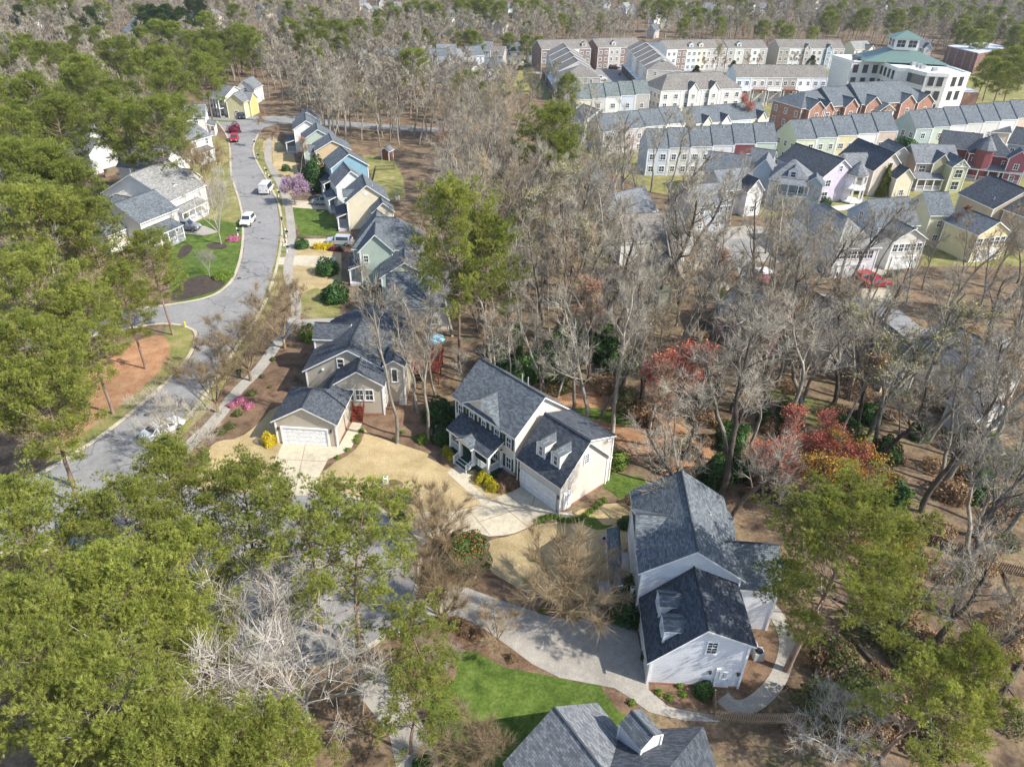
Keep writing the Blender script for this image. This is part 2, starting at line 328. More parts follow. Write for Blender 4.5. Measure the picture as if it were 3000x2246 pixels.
# back of the white house
sheet('back_mulch', [(1560, 1130), (1700, 1120), (1900, 1190), (2050, 1280), (2150, 1400), (1950, 1400), (1820, 1330), (1800, 1290), (1700, 1200), (1600, 1180)], .008, G_pinestraw, s=1, keep=False)
sheet('back_grass', [(1680, 1190), (1800, 1200), (1880, 1225), (1850, 1250), (1760, 1235), (1690, 1215)], .014, G_green, s=1, keep=False)
# left: pine straw, grass and corner garden
sheet('pine_straw_ground', [(150, 1345), (200, 1200), (240, 1100), (360, 1010), (480, 975), (520, 1010), (485, 1100), (400, 1170), (300, 1240), (190, 1330)], .012, G_pinestraw, s=1)
sheet('corner_grass', [(470, 960), (530, 950), (570, 975), (560, 1035), (492, 1110), (362, 1222), (240, 1310), (150, 1362), (130, 1350), (300, 1230), (440, 1120), (510, 1030)], .016, G_mixed, s=1)
sheet('corner_lawn', [(520, 680), (600, 640), (700, 655), (716, 700), (712, 735), (690, 800), (655, 850), (600, 872), (540, 885), (500, 880), (490, 760)], .012, G_green)
sheet('corner_dark_bed', [(505, 850), (560, 810), (625, 805), (668, 822), (640, 850), (590, 866), (530, 880), (500, 878)], .018, G_darkm, s=1)
sheet('tree_ring', [(600, 715), (640, 708), (670, 718), (655, 732), (610, 730)], .018, G_darkm, s=1)
sheet('bed_by_house', [(530, 720), (560, 715), (567, 730), (540, 755), (515, 765)], .018, G_darkm, s=1)
sheet('garden_strip_west', [(560, 560), (600, 480), (660, 440), (690, 520), (705, 600), (714, 655), (640, 665), (540, 650)], .010, G_mixed, s=0)
sheet('upper_lawns_west', [(520, 420), (640, 400), (672, 420), (680, 500), (640, 520), (560, 530)], .008, G_mixed)
# right hand gardens along the street
sheet('green_lawn_north', [(857, 600), (940, 605), (985, 640), (990, 690), (880, 690), (862, 640)], .014, G_green)
sheet('straw_garden', [(835, 735), (905, 725), (1000, 740), (1000, 830), (940, 850), (880, 860), (820, 800)], .014, G_straw)
sheet('yellow_green_lawn', [(880, 860), (940, 838), (1000, 890), (990, 935), (910, 935), (860, 900)], .016, G_mixed, s=1)
sheet('driveway_grey', [(840, 937), (980, 932), (985, 960), (930, 980), (850, 950)], .02, G_walk)
sheet('driveway_north_a', [(826, 585), (1000, 595), (1000, 618), (830, 606)], .02, G_conc)
sheet('driveway_north_b', [(828, 700), (1010, 700), (1010, 722), (830, 722)], .02, G_conc)
sheet('driveway_north_c', [(815, 755), (880, 748), (985, 752), (975, 785), (905, 780), (815, 775)], .02, G_conc)
sheet('gardens_north', [(760, 420), (800, 400), (860, 450), (880, 530), (850, 590), (825, 560), (790, 490)], .008, G_straw)
sheet('backyard_grass', [(1060, 455), (1150, 460), (1180, 520), (1190, 580), (1110, 590), (1090, 520)], .008, G_mixed, keep=False)
sheet('lawn_by_yellow_house', [(760, 345), (850, 352), (890, 362), (770, 360)], .014, G_green)
sheet('lawn_by_yellow_house', [(612, 340), (690, 352), (690, 358), (612, 356)], .014, G_green)
sheet('pickup_driveway', [(480, 655), (600, 662), (640, 680), (600, 690), (480, 680)], .014, G_walk)
# townhouse quarter: yards and lanes
sheet('lane', [(1560, 168), (1700, 170), (1720, 192), (1770, 200), (1800, 240), (1770, 250), (1700, 235), (1560, 215)], .012, G_walk)
sheet('lane', [(1730, 195), (1900, 190), (2150, 195), (2170, 212), (1990, 218), (1800, 240), (1740, 235)], .016, G_asph)
sheet('lane', [(2180, 360), (2330, 350), (2360, 385), (2340, 400), (2180, 380)], .012, G_asph)
sheet('town_gardens', [(1640, 330), (2400, 300), (3100, 330), (3100, 780), (2700, 780), (2300, 640), (1900, 560), (1640, 420)], .006, G_mixed)
sheet('town_gardens_north', [(1540, 160), (2480, 150), (2900, 200), (3100, 300), (2400, 310), (1700, 330), (1500, 260)], .004, G_mixed)
sheet('lane', [(1990, 680), (2200, 660), (2480, 700), (2600, 800), (2560, 830), (2300, 770), (2100, 760), (2140, 850), (2080, 850), (1980, 720)], .012, G_walk, keep=False)
sheet('lane', [(2130, 700), (2190, 700), (2260, 900), (2200, 900)], .016, G_asph, keep=False)
sheet('lane', [(2400, 860), (2600, 880), (2700, 960), (3050, 1000), (3050, 1060), (2650, 1000), (2400, 960)], .012, G_asph, keep=False)
sheet('yard_grass', [(2230, 1140), (2300, 1140), (2480, 1200), (2600, 1290), (2480, 1290), (2300, 1210)], .012, G_mixed, s=1, keep=False)
sheet('driveway_sand', [(2530, 830), (2600, 830), (2615, 880), (2560, 900), (2520, 880)], .018, G_conc, keep=False)
sheet('far_clearing', [(1650, 25), (1790, 28), (1780, 40), (1660, 42)], .01, G_mixed)
# ------------------------------------------------------------------ houses
_win = {}
def win_mesh(w_, h_, nx, ny, style):
    k = (w_, h_, nx, ny, style)
    if k in _win: return _win[k]
    f = MB(); t = .09 if style != 'far' else .13
    f.box((0, -.03, h_/2-t/2), (w_, .1, t)); f.box((0, -.04, -h_/2+t/2-.02), (w_+.06, .14, t))
    f.box((-w_/2+t/2, -.03, 0), (t, .1, h_-2*t)); f.box((w_/2-t/2, -.03, 0), (t, .1, h_-2*t))
    iw, ih = w_-2*t, h_-2*t
    for i in range(1, nx): f.box((-iw/2+iw*i/nx, -.02, 0), (.035 if style != 'far' else .07, .05, ih))
    for j in range(1, ny): f.box((0, -.02, -ih/2+ih*j/ny), (iw, .05, .06 if (ny == 2 or j == ny//2) else .035))
    g = MB(); g.poly([(-iw/2, -.012, -ih/2), (iw/2, -.012, -ih/2), (iw/2, -.012, ih/2), (-iw/2, -.012, ih/2)])
    _win[k] = (f.mesh('window', M_white), g.mesh('pane', M_glass)); return _win[k]
def door_mesh(w_, h_, mat_):
    k = ('door', w_, h_, mat_.name)
    if k in _win: return _win[k]
    f = MB(); f.box((0, -.02, 0), (w_, .08, h_))
    for i in (-1, 1):
        for j in (-1, 1): f.box((i*w_*.22, -.065, j*h_*.22-.05), (w_*.3, .02, h_*.34))
    for q in (((0, -.03, h_/2+.06), (w_+.24, .1, .12)), ((-w_/2-.06, -.03, 0), (.12, .1, h_)), ((w_/2+.06, -.03, 0), (.12, .1, h_))): f.box(*q, mi=1)
    _win[k] = f.mesh('door', [mat_, M_white]); return _win[k]
def garage_mesh(w_, h_, cols=8):
    k = ('gd', w_, h_, cols)
    if k in _win: return _win[k]
    f = MB(); f.box((0, .0, 0), (w_, .06, h_))
    for i in range(cols):
        for j in range(4):
            cx = -w_/2+w_*(i+.5)/cols; cz = -h_/2+h_*(j+.5)/4
            a, c = w_/cols*.78, h_/4*.68
            f.box((cx, -.04, cz+c/2), (a, .025, .03)); f.box((cx, -.04, cz-c/2), (a, .025, .03))
            f.box((cx-a/2, -.04, cz), (.03, .025, c)); f.box((cx+a/2, -.04, cz), (.03, .025, c))
    for j in range(1, 4): f.box((0, -.036, -h_/2+h_*j/4), (w_, .014, .02), mi=1)
    f.box((0, -.05, h_/2+.08), (w_+.36, .12, .16)); f.box((-w_/2-.09, -.05, 0), (.18, .12, h_)); f.box((w_/2+.09, -.05, 0), (.18, .12, h_))
    _win[k] = f.mesh('garage_door', [M_white, plain('joint_grey', (.45, .45, .45))]); return _win[k]

class Blk: pass
class House:
    def __init__(s, name, label, cat, base, group=None):
        s.base = Vector((base[0], base[1], 0)); s.root = empty(name, s.base, label, cat, group)
        s.walls = {}; s.roofs = {}; s.trim = MB(); s.nwin = 0
    def g(s, d, k):
        if k not in d: d[k] = MB()
        return d[k]
    def blk(s, A, B, ze, zr, depth, axis='x', ze2=None, rp=.5, hip=0, hipb=None, z0=0., wall=None, roof='slate', o=.35, walls=True, base=None, thick=.17):
        "A, B: front eave corners (world xy); roof profile ze -> zr -> ze2 across; ridge along x (front) or y (depth)"
        k = Blk(); A = Vector(A[:2]); B = Vector(B[:2]); k.u = (B-A).normalized(); k.v = Vector((-k.u.y, k.u.x)); k.A = A; k.L = (B-A).length
        k.D = depth; k.ze = ze; k.zr = zr; k.ze2 = ze if ze2 is None else ze2; k.axis = axis; k.o = o; k.z0 = z0; k.house = s
        b0 = s.base
        def W(x, y, z): q = A+k.u*x+k.v*y; return (q.x-b0.x, q.y-b0.y, z)
        k.W = W
        L_, D_ = k.L, k.D
        if axis == 'y': X = lambda a, c, z: W(c, a, z); la, lc = D_, L_      # a along ridge, c across
        else: X = lambda a, c, z: W(a, c, z); la, lc = L_, D_
        rc = lc*rp; hipb = hip if hipb is None else hipb
        k.X = X; k.la = la; k.lc = lc; k.rc = rc
        rf = s.g(s.roofs, roof); T = s.trim
        r0, r1 = (hip, la-hipb)
        P0 = dict(e00=(0, 0, k.ze), e10=(la, 0, k.ze), r0=(r0, rc, zr), r1=(r1, rc, zr), e01=(0, lc, k.ze2), e11=(la, lc, k.ze2))
        def face(names):
            pts = [P0[n_] for n_ in names]
            q = [Vector(X(*p)) for p in pts]
            nn = Vector((0, 0, 0))
            for i in range(len(q)): nn += (q[i]-q[0]).cross(q[(i+1) % len(q)]-q[0])
            if nn.z < 0: pts = pts[::-1]; q = q[::-1]; nn = -nn
            nn.normalize()
            h_ = Vector((nn.z*0-nn.y, nn.x, 0)); h_ = h_.normalized() if h_.length > 1e-4 else Vector((1, 0, 0)); sl = nn.cross(h_)
            uv = [((p-q[0]).dot(h_), (p-q[0]).dot(sl)) for p in q]
            rf.poly([(p.x, p.y, p.z+.03) for p in q], 0, uv)
            lo = [p-Vector((0, 0, thick)) for p in q]
            T.poly([tuple(p) for p in lo][::-1])
            for i in range(len(q)):
                j = (i+1) % len(q); T.poly([tuple(lo[i]), tuple(lo[j]), tuple(q[j]), tuple(q[i])])
                rf.poly([tuple(q[i]), tuple(q[j]), (q[j].x, q[j].y, q[j].z+.03), (q[i].x, q[i].y, q[i].z+.03)], 0, [(0, 0)]*4)
        face(['e00', 'e10', 'r1', 'r0'] if r1-r0 > .05 else ['e00', 'e10', 'r0'])
        if k.ze2 < zr-.05: face(['e01', 'e11', 'r1', 'r0'] if r1-r0 > .05 else ['e01', 'e11', 'r0'])
        if hip: face(['e00', 'e01', 'r0'])
        if hipb: face(['e10', 'e11', 'r1'])
        # ridge cap
        if r1-r0 > .3:
            a, b_ = Vector(X(r0, rc, zr+.04)), Vector(X(r1, rc, zr+.04)); rf.tube(a, b_, .09, .09, 5)
            rf.hasuv = True
        if walls:
            s.nb = getattr(s, 'nb', 0)+1; wl = s.g(s.walls, (s.nb, 0, wall)); sl1 = (zr-k.ze)/max(rc, .01); sl2 = (zr-k.ze2)/max(lc-rc, .01)
            z1 = k.ze+sl1*o-thick*.6; z2 = k.ze2+sl2*o-thick*.6; zt = zr-thick*.6
            if k.ze2 >= zr-.05: z2 = zt
            a0, a1, c0, c1 = o, la-o, o, lc-o
            def wq(*pp): wl.poly([X(*p) for p in pp])
            wq((a0, c0, z0), (a1, c0, z0), (a1, c0, z1), (a0, c0, z1)); wq((a0, c1, z0), (a1, c1, z0), (a1, c1, z2), (a0, c1, z2))
            for a, hh in ((a0, hip), (a1, hipb)):
                if hh: wq((a, c0, z0), (a, c1, z0), (a, c1, min(z1, z2)), (a, c0, min(z1, z2)))
                else: wq((a, c0, z0), (a, c1, z0), (a, c1, z2), (a, rc, zt), (a, c0, z1))
            for a, c, z in ((a0, c0, z1), (a1, c0, z1), (a0, c1, z2), (a1, c1, z2)):
                p = X(a, c, 0); T.box((p[0], p[1], (z0+z)/2-.02), (.16, .16, z-z0-.04), math.atan2(k.u.y, k.u.x))
            if base:
                bm_ = s.g(s.walls, (s.nb, 1, base[1]))
                pp = [X(a0-.03, c0-.03, 0), X(a1+.03, c0-.03, 0), X(a1+.03, c1+.03, 0), X(a0-.03, c1+.03, 0)]
                if axis == 'y': pp = pp[::-1]
                bm_.prism(pp, z0-.05, z0+base[0])
            q = [A+k.u*x+k.v*y for x, y in ((0, 0), (L_, 0), (L_, D_), (0, D_))]; c_ = sum(q, Vector((0, 0)))/4
            clear.append([tuple(c_+(p-c_)*(1+1.2/max(2, (p-c_).length))) for p in q])
        k.yaw = math.atan2(k.u.y, k.u.x); return k
    def at(s, k, face, t, z, off=.0):
        "point on a wall face: t metres from its left end seen from outside"
        o = k.o-off
        if face == 'F': x, y, r = t, o, k.yaw
        elif face == 'R': x, y, r = k.L-o, t, k.yaw+R_(90)
        elif face == 'L': x, y, r = o, k.D-t, k.yaw-R_(90)
        else: x, y, r = k.L-t, k.D-o, k.yaw+R_(180)
        return Vector(k.W(x, y, z)), r
    def win(s, k, face, t, z, w_=.9, h_=1.4, nx=2, ny=2, style='n', shut=None):
        p, r = s.at(k, face, t, z)
        fm, gm = win_mesh(w_, h_, nx, ny, style)
        o = link('window', fm, s.root, p, r); link('pane', gm, o); s.nwin += 1
        if shut:
            sm = ('sh', h_)
            if sm not in _win:
                q = MB(); q.box((0, -.02, 0), (.38, .05, h_))
                for i in range(int(h_/.11)): q.box((0, -.05, -h_/2+.08+.11*i), (.3, .02, .05))
                _win[sm] = q.mesh('shutter', shut)
            for d in (-1, 1): link('shutter', _win[sm], o, Vector((d*(w_/2+.24), 0, 0)))
        return o
    def door(s, k, face, t, z, w_=.95, h_=2.05, m_=None):
        p, r = s.at(k, face, t, z+h_/2); o = link('door', door_mesh(w_, h_, m_ or M_white), s.root, p, r)
        if w_ < .96 and m_ is None: fm, gm = win_mesh(.55, .8, 3, 3, 'n'); wo = link('door_window', fm, o, Vector((0, -.06, .45))); link('pane', gm, wo)
        hb = MB(); hb.box((w_*.38, -.1, -.05), (.05, .06, .12)); link('handle', hb.mesh('handle', M_dark), o); return o
    def garage(s, k, face, t, w_=4.8, h_=2.15, z=0.):
        p, r = s.at(k, face, t, z+h_/2, .02); return link('garage_door', garage_mesh(w_, h_), s.root, p, r)
    def auto(s, k, faces='F', floors=2, step=2.7, h0=1.5, dh=2.75, w_=1.1, h_=1.4, nx=2, skip=(), style='far'):
        for f in faces:
            ln = k.L if f in 'FB' else k.D; n = max(1, int((ln-1.2)/step))
            for fl in range(floors):
                for i in range(n):
                    if (f, fl, i) in skip: continue
                    t = ln*(i+.5)/n if n > 1 else ln/2
                    z = k.z0+h0+fl*dh
                    if z+h_/2 > min(k.ze, k.ze2)-.15 and not (k.axis == 'y' and f in 'FB' and abs(t-ln/2) < ln*.22 and z < k.zr-1.3): continue
                    s.win(k, f, t, z, w_, h_, nx, 2, style)
    def dormer(s, k, t, v, w_=1.5, zb=4.6, ht=1.6, rise=.6, depth=2.2, wall=None, roof='slate', win=True):
        "little gable dormer on the front slope of block k, its face at depth v"
        A = k.A+k.u*(t-w_/2-.12)+k.v*v; B = k.A+k.u*(t+w_/2+.12)+k.v*v
        d = s.blk(A, B, zb+ht, zb+ht+rise, depth, 'y', z0=zb, wall=wall, roof=roof, o=.12, thick=.1)
        clear.pop()
        if win: s.win(d, 'F', d.L/2, zb+ht*.5+.05, w_*.6, ht*.72, 1, 2, 'n')
        return d
    def posts(s, k, pts, z0, z1, r=.11, name='porch_post'):
        for (x, y) in pts:
            b = MB(); p = k.W(x, y, 0); b.box((p[0], p[1], (z0+z1)/2), (2*r, 2*r, z1-z0), k.yaw)
            b.box((p[0], p[1], z0+.1), (2*r+.08, 2*r+.08, .2), k.yaw); b.box((p[0], p[1], z1-.08), (2*r+.08, 2*r+.08, .16), k.yaw)
            b.build(name, M_white, s.root)
    def rail(s, k, x0, y0, x1, y1, z, z1=None, h_=.9, m_=None, name='railing', gap=.14):
        b = MB(); p = Vector(k.W(x0, y0, z)); q = Vector(k.W(x1, y1, z if z1 is None else z1)); L_ = (q-p).length
        up = Vector((0, 0, h_)); b.tube(p+up, q+up, .045, .045, 4); b.tube(p+Vector((0, 0, .12)), q+Vector((0, 0, .12)), .03, .03, 4)
        n = max(2, int(L_/gap))
        for i in range(n+1):
            c = p.lerp(q, i/n); b.box((c.x, c.y, c.z+h_/2+.02), (.04, .04, h_-.06), k.yaw)
        for c in (p, q): b.box((c.x, c.y, c.z+h_/2+.06), (.12, .12, h_+.12), k.yaw)
        b.build(name, m_ or M_white, s.root)
    def deckbox(s, k, x0, x1, y0, y1, z0, z1, m_, name):
        b = MB(); p = k.W((x0+x1)/2, (y0+y1)/2, (z0+z1)/2); b.box(p, (x1-x0, y1-y0, z1-z0), k.yaw); b.build(name, m_, s.root)
    def vents(s, k, ts, side=0, hgt=.5):
        for a, f_ in ts:
            c = k.rc*f_ if side == 0 else k.lc-(k.lc-k.rc)*f_; zz = k.ze+(k.zr-k.ze)*f_
            p = Vector(k.X(k.la*a, c, zz)); b = MB(); b.tube(p-Vector((0, 0, .1)), p+Vector((0, 0, hgt)), .06, .06, 7, cap=True)
            b.tube(p-Vector((0, 0, .05)), p+Vector((0, 0, .12)), .15, .09, 7); b.build('roof_vent', plain('galvanised', (.5, .5, .5), .4, .3), s.root)
    def finish(s):
        for (i_, j_, m_), b in s.walls.items(): b.build('brick_base' if j_ else 'wall', m_, s.root)
        for r, b in s.roofs.items(): b.build('roof', r if not isinstance(r, str) else roofm(r), s.root)
        if s.trim.v: s.trim.build('trim', M_white, s.root)
        return s
def fb(o, yaw, L_, W_):
    "eave corners nearest the camera of a block whose ridge runs from o along yaw"
    t = R_(yaw); u = Vector((math.cos(t), math.sin(t))); v = Vector((-u.y, u.x)); A = Vector(o)+u*L_; return A, A+v*W_
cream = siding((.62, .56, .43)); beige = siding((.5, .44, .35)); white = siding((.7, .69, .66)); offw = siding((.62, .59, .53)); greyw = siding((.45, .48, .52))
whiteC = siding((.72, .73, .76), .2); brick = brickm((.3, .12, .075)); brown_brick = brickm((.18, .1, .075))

# --- white colonial house with green shutters (centre)
h = House('colonial_house', 'white two-storey colonial house with dark green shutters, columned porch and attached two-car garage', 'house', (-6.4, 63.4))
wh = siding((.66, .62, .55), .2)
t = R_(-47.1); u = Vector((math.cos(t), math.sin(t))); A = Vector((-6.43, 63.45))
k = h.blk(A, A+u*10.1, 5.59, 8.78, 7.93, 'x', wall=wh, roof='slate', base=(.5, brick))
M_shut = plain('dark_green_paint', (.018, .05, .035), .5)
for x in (1.15, 3.0, 7.05, 8.85): h.win(k, 'F', x, 4.25, .85, 1.35, 2, 2, shut=M_shut)
h.win(k, 'F', 8.9, 1.75, .85, 1.5, 2, 2, shut=M_shut); h.win(k, 'F', 6.9, 1.75, .85, 1.5, 2, 2, shut=M_shut); h.win(k, 'F', 1.6, 1.75, .85, 1.5, 2, 2, shut=M_shut)
aw = h.win(k, 'F', 4.97, 4.3, .75, 1.2, 2, 2, shut=M_shut)
b = MB(); b.poly([(.375*math.cos(a), -.06, .6+.3*math.sin(a)) for a in [math.pi*i/10 for i in range(11)]]); link('arch_head', b.mesh('arch_head', M_white), aw)
g0 = h.blk(A+u*1.35, A+u*8.1, 5.42, 7.5, 4.6, 'y', z0=5.0, wall=wh, roof='slate', o=.3); clear.pop()
ov = MB(); p, r = h.at(g0, 'F', 3.5, 6.45); c_, s_ = math.cos(r), math.sin(r)
ring = [(math.cos(a)*.33, -.03, math.sin(a)*.42) for a in [2*math.pi*i/20 for i in range(20)]]; ov.poly([(x, -.05, z) for x, _, z in ring]); [ov.poly([ring[i], ring[(i+1) % 20], (ring[(i+1) % 20][0], -.05, ring[(i+1) % 20][2]), (ring[i][0], -.05, ring[i][2])]) for i in range(20)]
link('oval_vent', ov.mesh('oval_vent', plain('vent_white', (.8, .8, .78))), h.root, p, r)
M_green = plain('green_deck_paint', (.015, .065, .05), .5)
# porch (in front of the main block: negative v)
pk = h.blk(A+u*1.35-k.v*1.85, A+u*8.2-k.v*1.85, 2.95, 4.1, 2.25, 'x', ze2=4.1, rp=.98, walls=False, roof='black', o=.1, thick=.22)
pg = h.blk(A+u*3.55-k.v*2.3, A+u*6.0-k.v*2.3, 2.95, 3.75, 2.0, 'y', walls=False, roof='slate', o=.1, thick=.16)
b = MB(); b.poly([pg.W(.12, .12, 2.84), pg.W(pg.L-.12, .12, 2.84), pg.W(pg.L/2, .12, 3.6)]); b.poly([pg.W(.12, .2, 2.84), pg.W(pg.L-.12, .2, 2.84), pg.W(pg.L/2, .2, 3.6)][::-1]); b.build('pediment', wh, h.root)
h.deckbox(pk, .25, 6.6, .3, 2.3, .02, .62, M_green, 'porch_floor')
h.deckbox(pk, .15, 6.7, .2, 2.28, .58, .66, M_green, 'porch_edge')
for i in range(3): h.deckbox(pk, 2.35, 4.35, -.1-.32*(2-i)+.0, .3-.32*(2-i)+.02, .0, .18*(i+1)-.02, M_green, 'porch_step')
for i in range(3): h.deckbox(pk, 2.33, 4.37, -.12-.32*(2-i), -.085-.32*(2-i), .18*(i+1)-.14, .18*(i+1)-.03, M_white, 'step_riser')
h.posts(pk, [(.35, .35), (2.3, .1), (4.4, .1), (6.5, .35), (6.5, 2.1), (.35, 2.1)], .6, 2.8, .13)
h.rail(pk, .35, .35, 2.25, .35, .66); h.rail(pk, 4.45, .35, 6.5, .35, .66); h.rail(pk, 6.5, .35, 6.5, 2.1, .66); h.rail(pk, .35, .35, .35, 2.1, .66)
h.rail(pk, 2.32, .2, 2.32, -.85, .5, .02, .95); h.rail(pk, 4.38, .2, 4.38, -.85, .5, .02, .95)
h.door(k, 'F', 5.0, .62, 1.0, 2.1, M_shut)
b = MB(); p_ = pk.W(6.0, 1.3, .9); b.box(p_, (.5, .5, .06), k.yaw); b.box((p_[0], p_[1], 1.15), (.5, .06, .5), k.yaw); b.build('porch_seat', plain('brown_wood', (.12, .05, .03)), h.root)
# garage wing
t2 = R_(-46.8); u2 = Vector((math.cos(t2), math.sin(t2))); v2 = Vector((-u2.y, u2.x)); A2 = Vector((.6, 55.75))
gk = h.blk(A2, A2+u2*6.2, 3.5, 7.15, 7.4, 'x', rp=.5, wall=wh, roof='black', base=(.22, brick))
h.garage(gk, 'F', 2.95, 4.7, 2.1)
h.win(gk, 'R', 3.75, 4.95, .75, 1.25, 2, 4); h.door(gk, 'R', 1.35, .05, .85, 2.0)
A3 = A2+v2*3.75-u2*.0
h.blk(A3-u2*.1, A3+u2*5.95, 6.95, 7.08, 4.2, 'x', ze2=5.75, rp=.04, z0=0, wall=wh, roof='black', o=.22); clear.pop()
for x in (2.35, 4.35): h.dormer(gk, x, .95, 1.05, 4.35, 1.65, .5, 2.6, wh, 'slate')
M_lamp = plain('lantern_bronze', (.05, .035, .025), .4)
for x, f in ((.25, 'F'), (5.75, 'F')):
    p, r = h.at(gk, f, x, 1.95, .12); b = MB(); b.box((0, 0, 0), (.16, .14, .26)); b.box((0, 0, .17), (.22, .2, .05)); link('wall_lantern', b.mesh('wall_lantern', M_lamp), h.root, p, r)
b = MB(); c_ = gk.W(.15, .1, 0); b.tube((c_[0], c_[1], .3), (c_[0], c_[1], 3.3), .05, .05, 6); c_ = k.W(9.95, .2, 0); b.tube((c_[0], c_[1], .3), (c_[0], c_[1], 5.4), .05, .05, 6); b.build('downpipe', M_white, h.root)
h.vents(k, [(.62, .9), (.7, .88)], 1, 1.1)
h.finish()

# --- grey-white house at lower right
h = House('grey_white_house', 'pale grey lap-sided house with side porch, two long dormers and garage gable, in tree shadow', 'house', (14, 38))
k = h.blk((10.11, 38.73), (18.3, 38.23), 5.82, 8.57, 9.73, 'y', wall=whiteC, roof='slate', base=(.4, brick))
cg = h.blk(k.A+k.v*2.1+k.v*5.5-k.u*.05, k.A+k.v*2.1-k.u*.05, 5.75, 7.6, 3.6, 'y', z0=5.2, wall=whiteC, roof='slate', o=.3); clear.pop()
pk = h.blk(k.A+k.v*1.1-k.u*1.9, k.A+k.v*1.1+k.u*.2, 2.9, 3.35, 6.7, 'y', ze2=3.9, rp=.5, walls=False, roof='slate', o=.1)
h.deckbox(pk, .2, 2.2, .2, 6.5, 0, .45, plain('deck_grey', (.3, .32, .35)), 'porch_floor')
h.posts(pk, [(.3, .3), (.3, 2.3), (.3, 4.3), (.3, 6.3), (1.9, .3)], .45, 2.8, .11)
h.rail(pk, .3, .3, .3, 6.3, .45); h.deckbox(pk, -.7, .2, 1.6, 3.2, 0, .25, plain('deck_grey', (.3, .32, .35)), 'porch_step')
h.blk(k.A+k.u*3.9+k.v*.2, k.A+k.u*11.3+k.v*.2, 4.7, 6.7, 5.0, 'x', rp=.62, wall=whiteC, roof='slate', o=.3)
h.blk(k.A+k.u*7.2+k.v*5.1, k.A+k.u*8.5+k.v*5.1, 5.3, 5.9, 3.5, 'x', wall=whiteC, roof='slate', o=.2)
gk = h.blk((10.33, 33.0), (17.75, 32.78), 2.75, 6.62, 6.1, 'y', ze2=5.15, rp=.51, wall=whiteC, roof='black', base=(.22, brick))
h.win(gk, 'F', 4.45, 4.45, .85, 1.35, 2, 4); h.door(gk, 'F', 5.75, .12, .9, 1.95); h.garage(gk, 'L', 3.3, 4.6, 2.1)
for t_ in (1.0, 3.25):   # dormers on the left slope, facing left
    q = gk.A+gk.u*1.0+gk.v*(t_+1.6)
    d = h.blk(q, q-gk.v*1.65, 5.15, 5.6, 3.0, 'y', z0=3.5, wall=whiteC, roof='slate', o=.13, thick=.1); clear.pop(); h.win(d, 'F', d.L/2, 4.5, .8, .95, 2, 2)
for (x, z) in ((4.75, 1.75), (6.8, 1.7)):
    p, r = h.at(gk, 'F', x, z, .1); b = MB(); b.box((0, 0, 0), (.14, .12, .22)); b.box((0, 0, .14), (.2, .18, .05)); link('wall_lantern', b.mesh('wall_lantern', M_lamp), h.root, p, r)
h.vents(gk, [(.5, .8)], 1, .25); h.vents(k, [(.3, .6), (.6, .5)], 1, .25)
h.finish()

# --- beige house with front garage (left of centre)
h = House('beige_house', 'beige lap-sided house with dark roofs, front two-car garage and red timber entry steps', 'house', (-19, 69))
bs = siding((.47, .42, .335), .2)
gk = h.blk((-25.57, 61.4), (-18.35, 61.03), 3.05, 5.05, 7.0, 'y', hipb=3.2, wall=bs, roof='black', base=(.15, brick))
h.garage(gk, 'F', 3.45, 4.85, 2.15)
for x in (.62, 6.35):
    p, r = h.at(gk, 'F', x, 2.0, .12); b = MB(); b.box((0, 0, 0), (.16, .14, .26)); b.box((0, 0, .17), (.22, .2, .05)); link('wall_lantern', b.mesh('wall_lantern', M_lamp), h.root, p, r)
mk = h.blk((-24.5, 70.5), (-13.4, 70.2), 3.85, 6.95, 13, 'y', wall=bs, roof='black', base=(.4, brick))
h.win(mk, 'F', 4.55, 4.95, .85, 1.25, 1, 2)
p, r = h.at(mk, 'F', 2.4, 4.05, .1); b = MB(); b.box((0, 0, 0), (.22, .2, .18)); link('wall_vent', b.mesh('wall_vent', M_white), h.root, p, r)
nk = h.blk((-20.4, 67.15), (-14.3, 67.3), 4.1, 6.0, 6.5, 'y', wall=bs, roof='black', base=(.25, brick))
for x in (2.0, 3.1, 4.2): h.win(nk, 'F', x, 2.7, 1.0, 1.5, 1 if x == 2. else 2, 2 if x != 2. else 1)
h.win(nk, 'R', 1.3, 2.6, .8, 1.4); h.win(nk, 'R', 1.6, .9, .7, .8)
h.blk((-21.6, 66.3), (-18.9, 66.2), 3.2, 4.3, 3.6, 'y', wall=bs, roof='black', o=.2)
tk = h.blk((-14.9, 69.7), (-12.3, 69.7), 5.3, 6.1, 5.2, 'y', wall=bs, roof='black', o=.2, base=(.4, brick)); h.win(tk, 'F', 1.3, 4.0, .75, 1.8, 1, 1)
dk = h.blk(mk.A+mk.v*8.9-mk.u*.1, mk.A+mk.v*5.2-mk.u*.1, 5.3, 6.6, 4.5, 'y', z0=3.4, wall=bs, roof='black', o=.2); clear.pop()
M_red = plain('red_stained_wood', (.17, .035, .018), .6)
st = Vector((-17.5, 66.1, 0))-h.base
for i in range(6):
    b = MB(); b.box((st.x, st.y+.28*i, .2*(i+1)-.03), (1.25, .3, .06)); b.box((st.x, st.y+.28*i-.13, .2*(i+1)-.13), (1.25, .03, .2)); b.build('step', M_red, h.root)
b = MB(); b.box((st.x, st.y+2.3, 1.2), (1.25, 1.4, .1)); [b.box((st.x+dx, st.y+dy, .6), (.1, .1, 1.2)) for dx in (-.55, .55) for dy in (1.8, 2.8)]; b.build('landing', M_red, h.root)
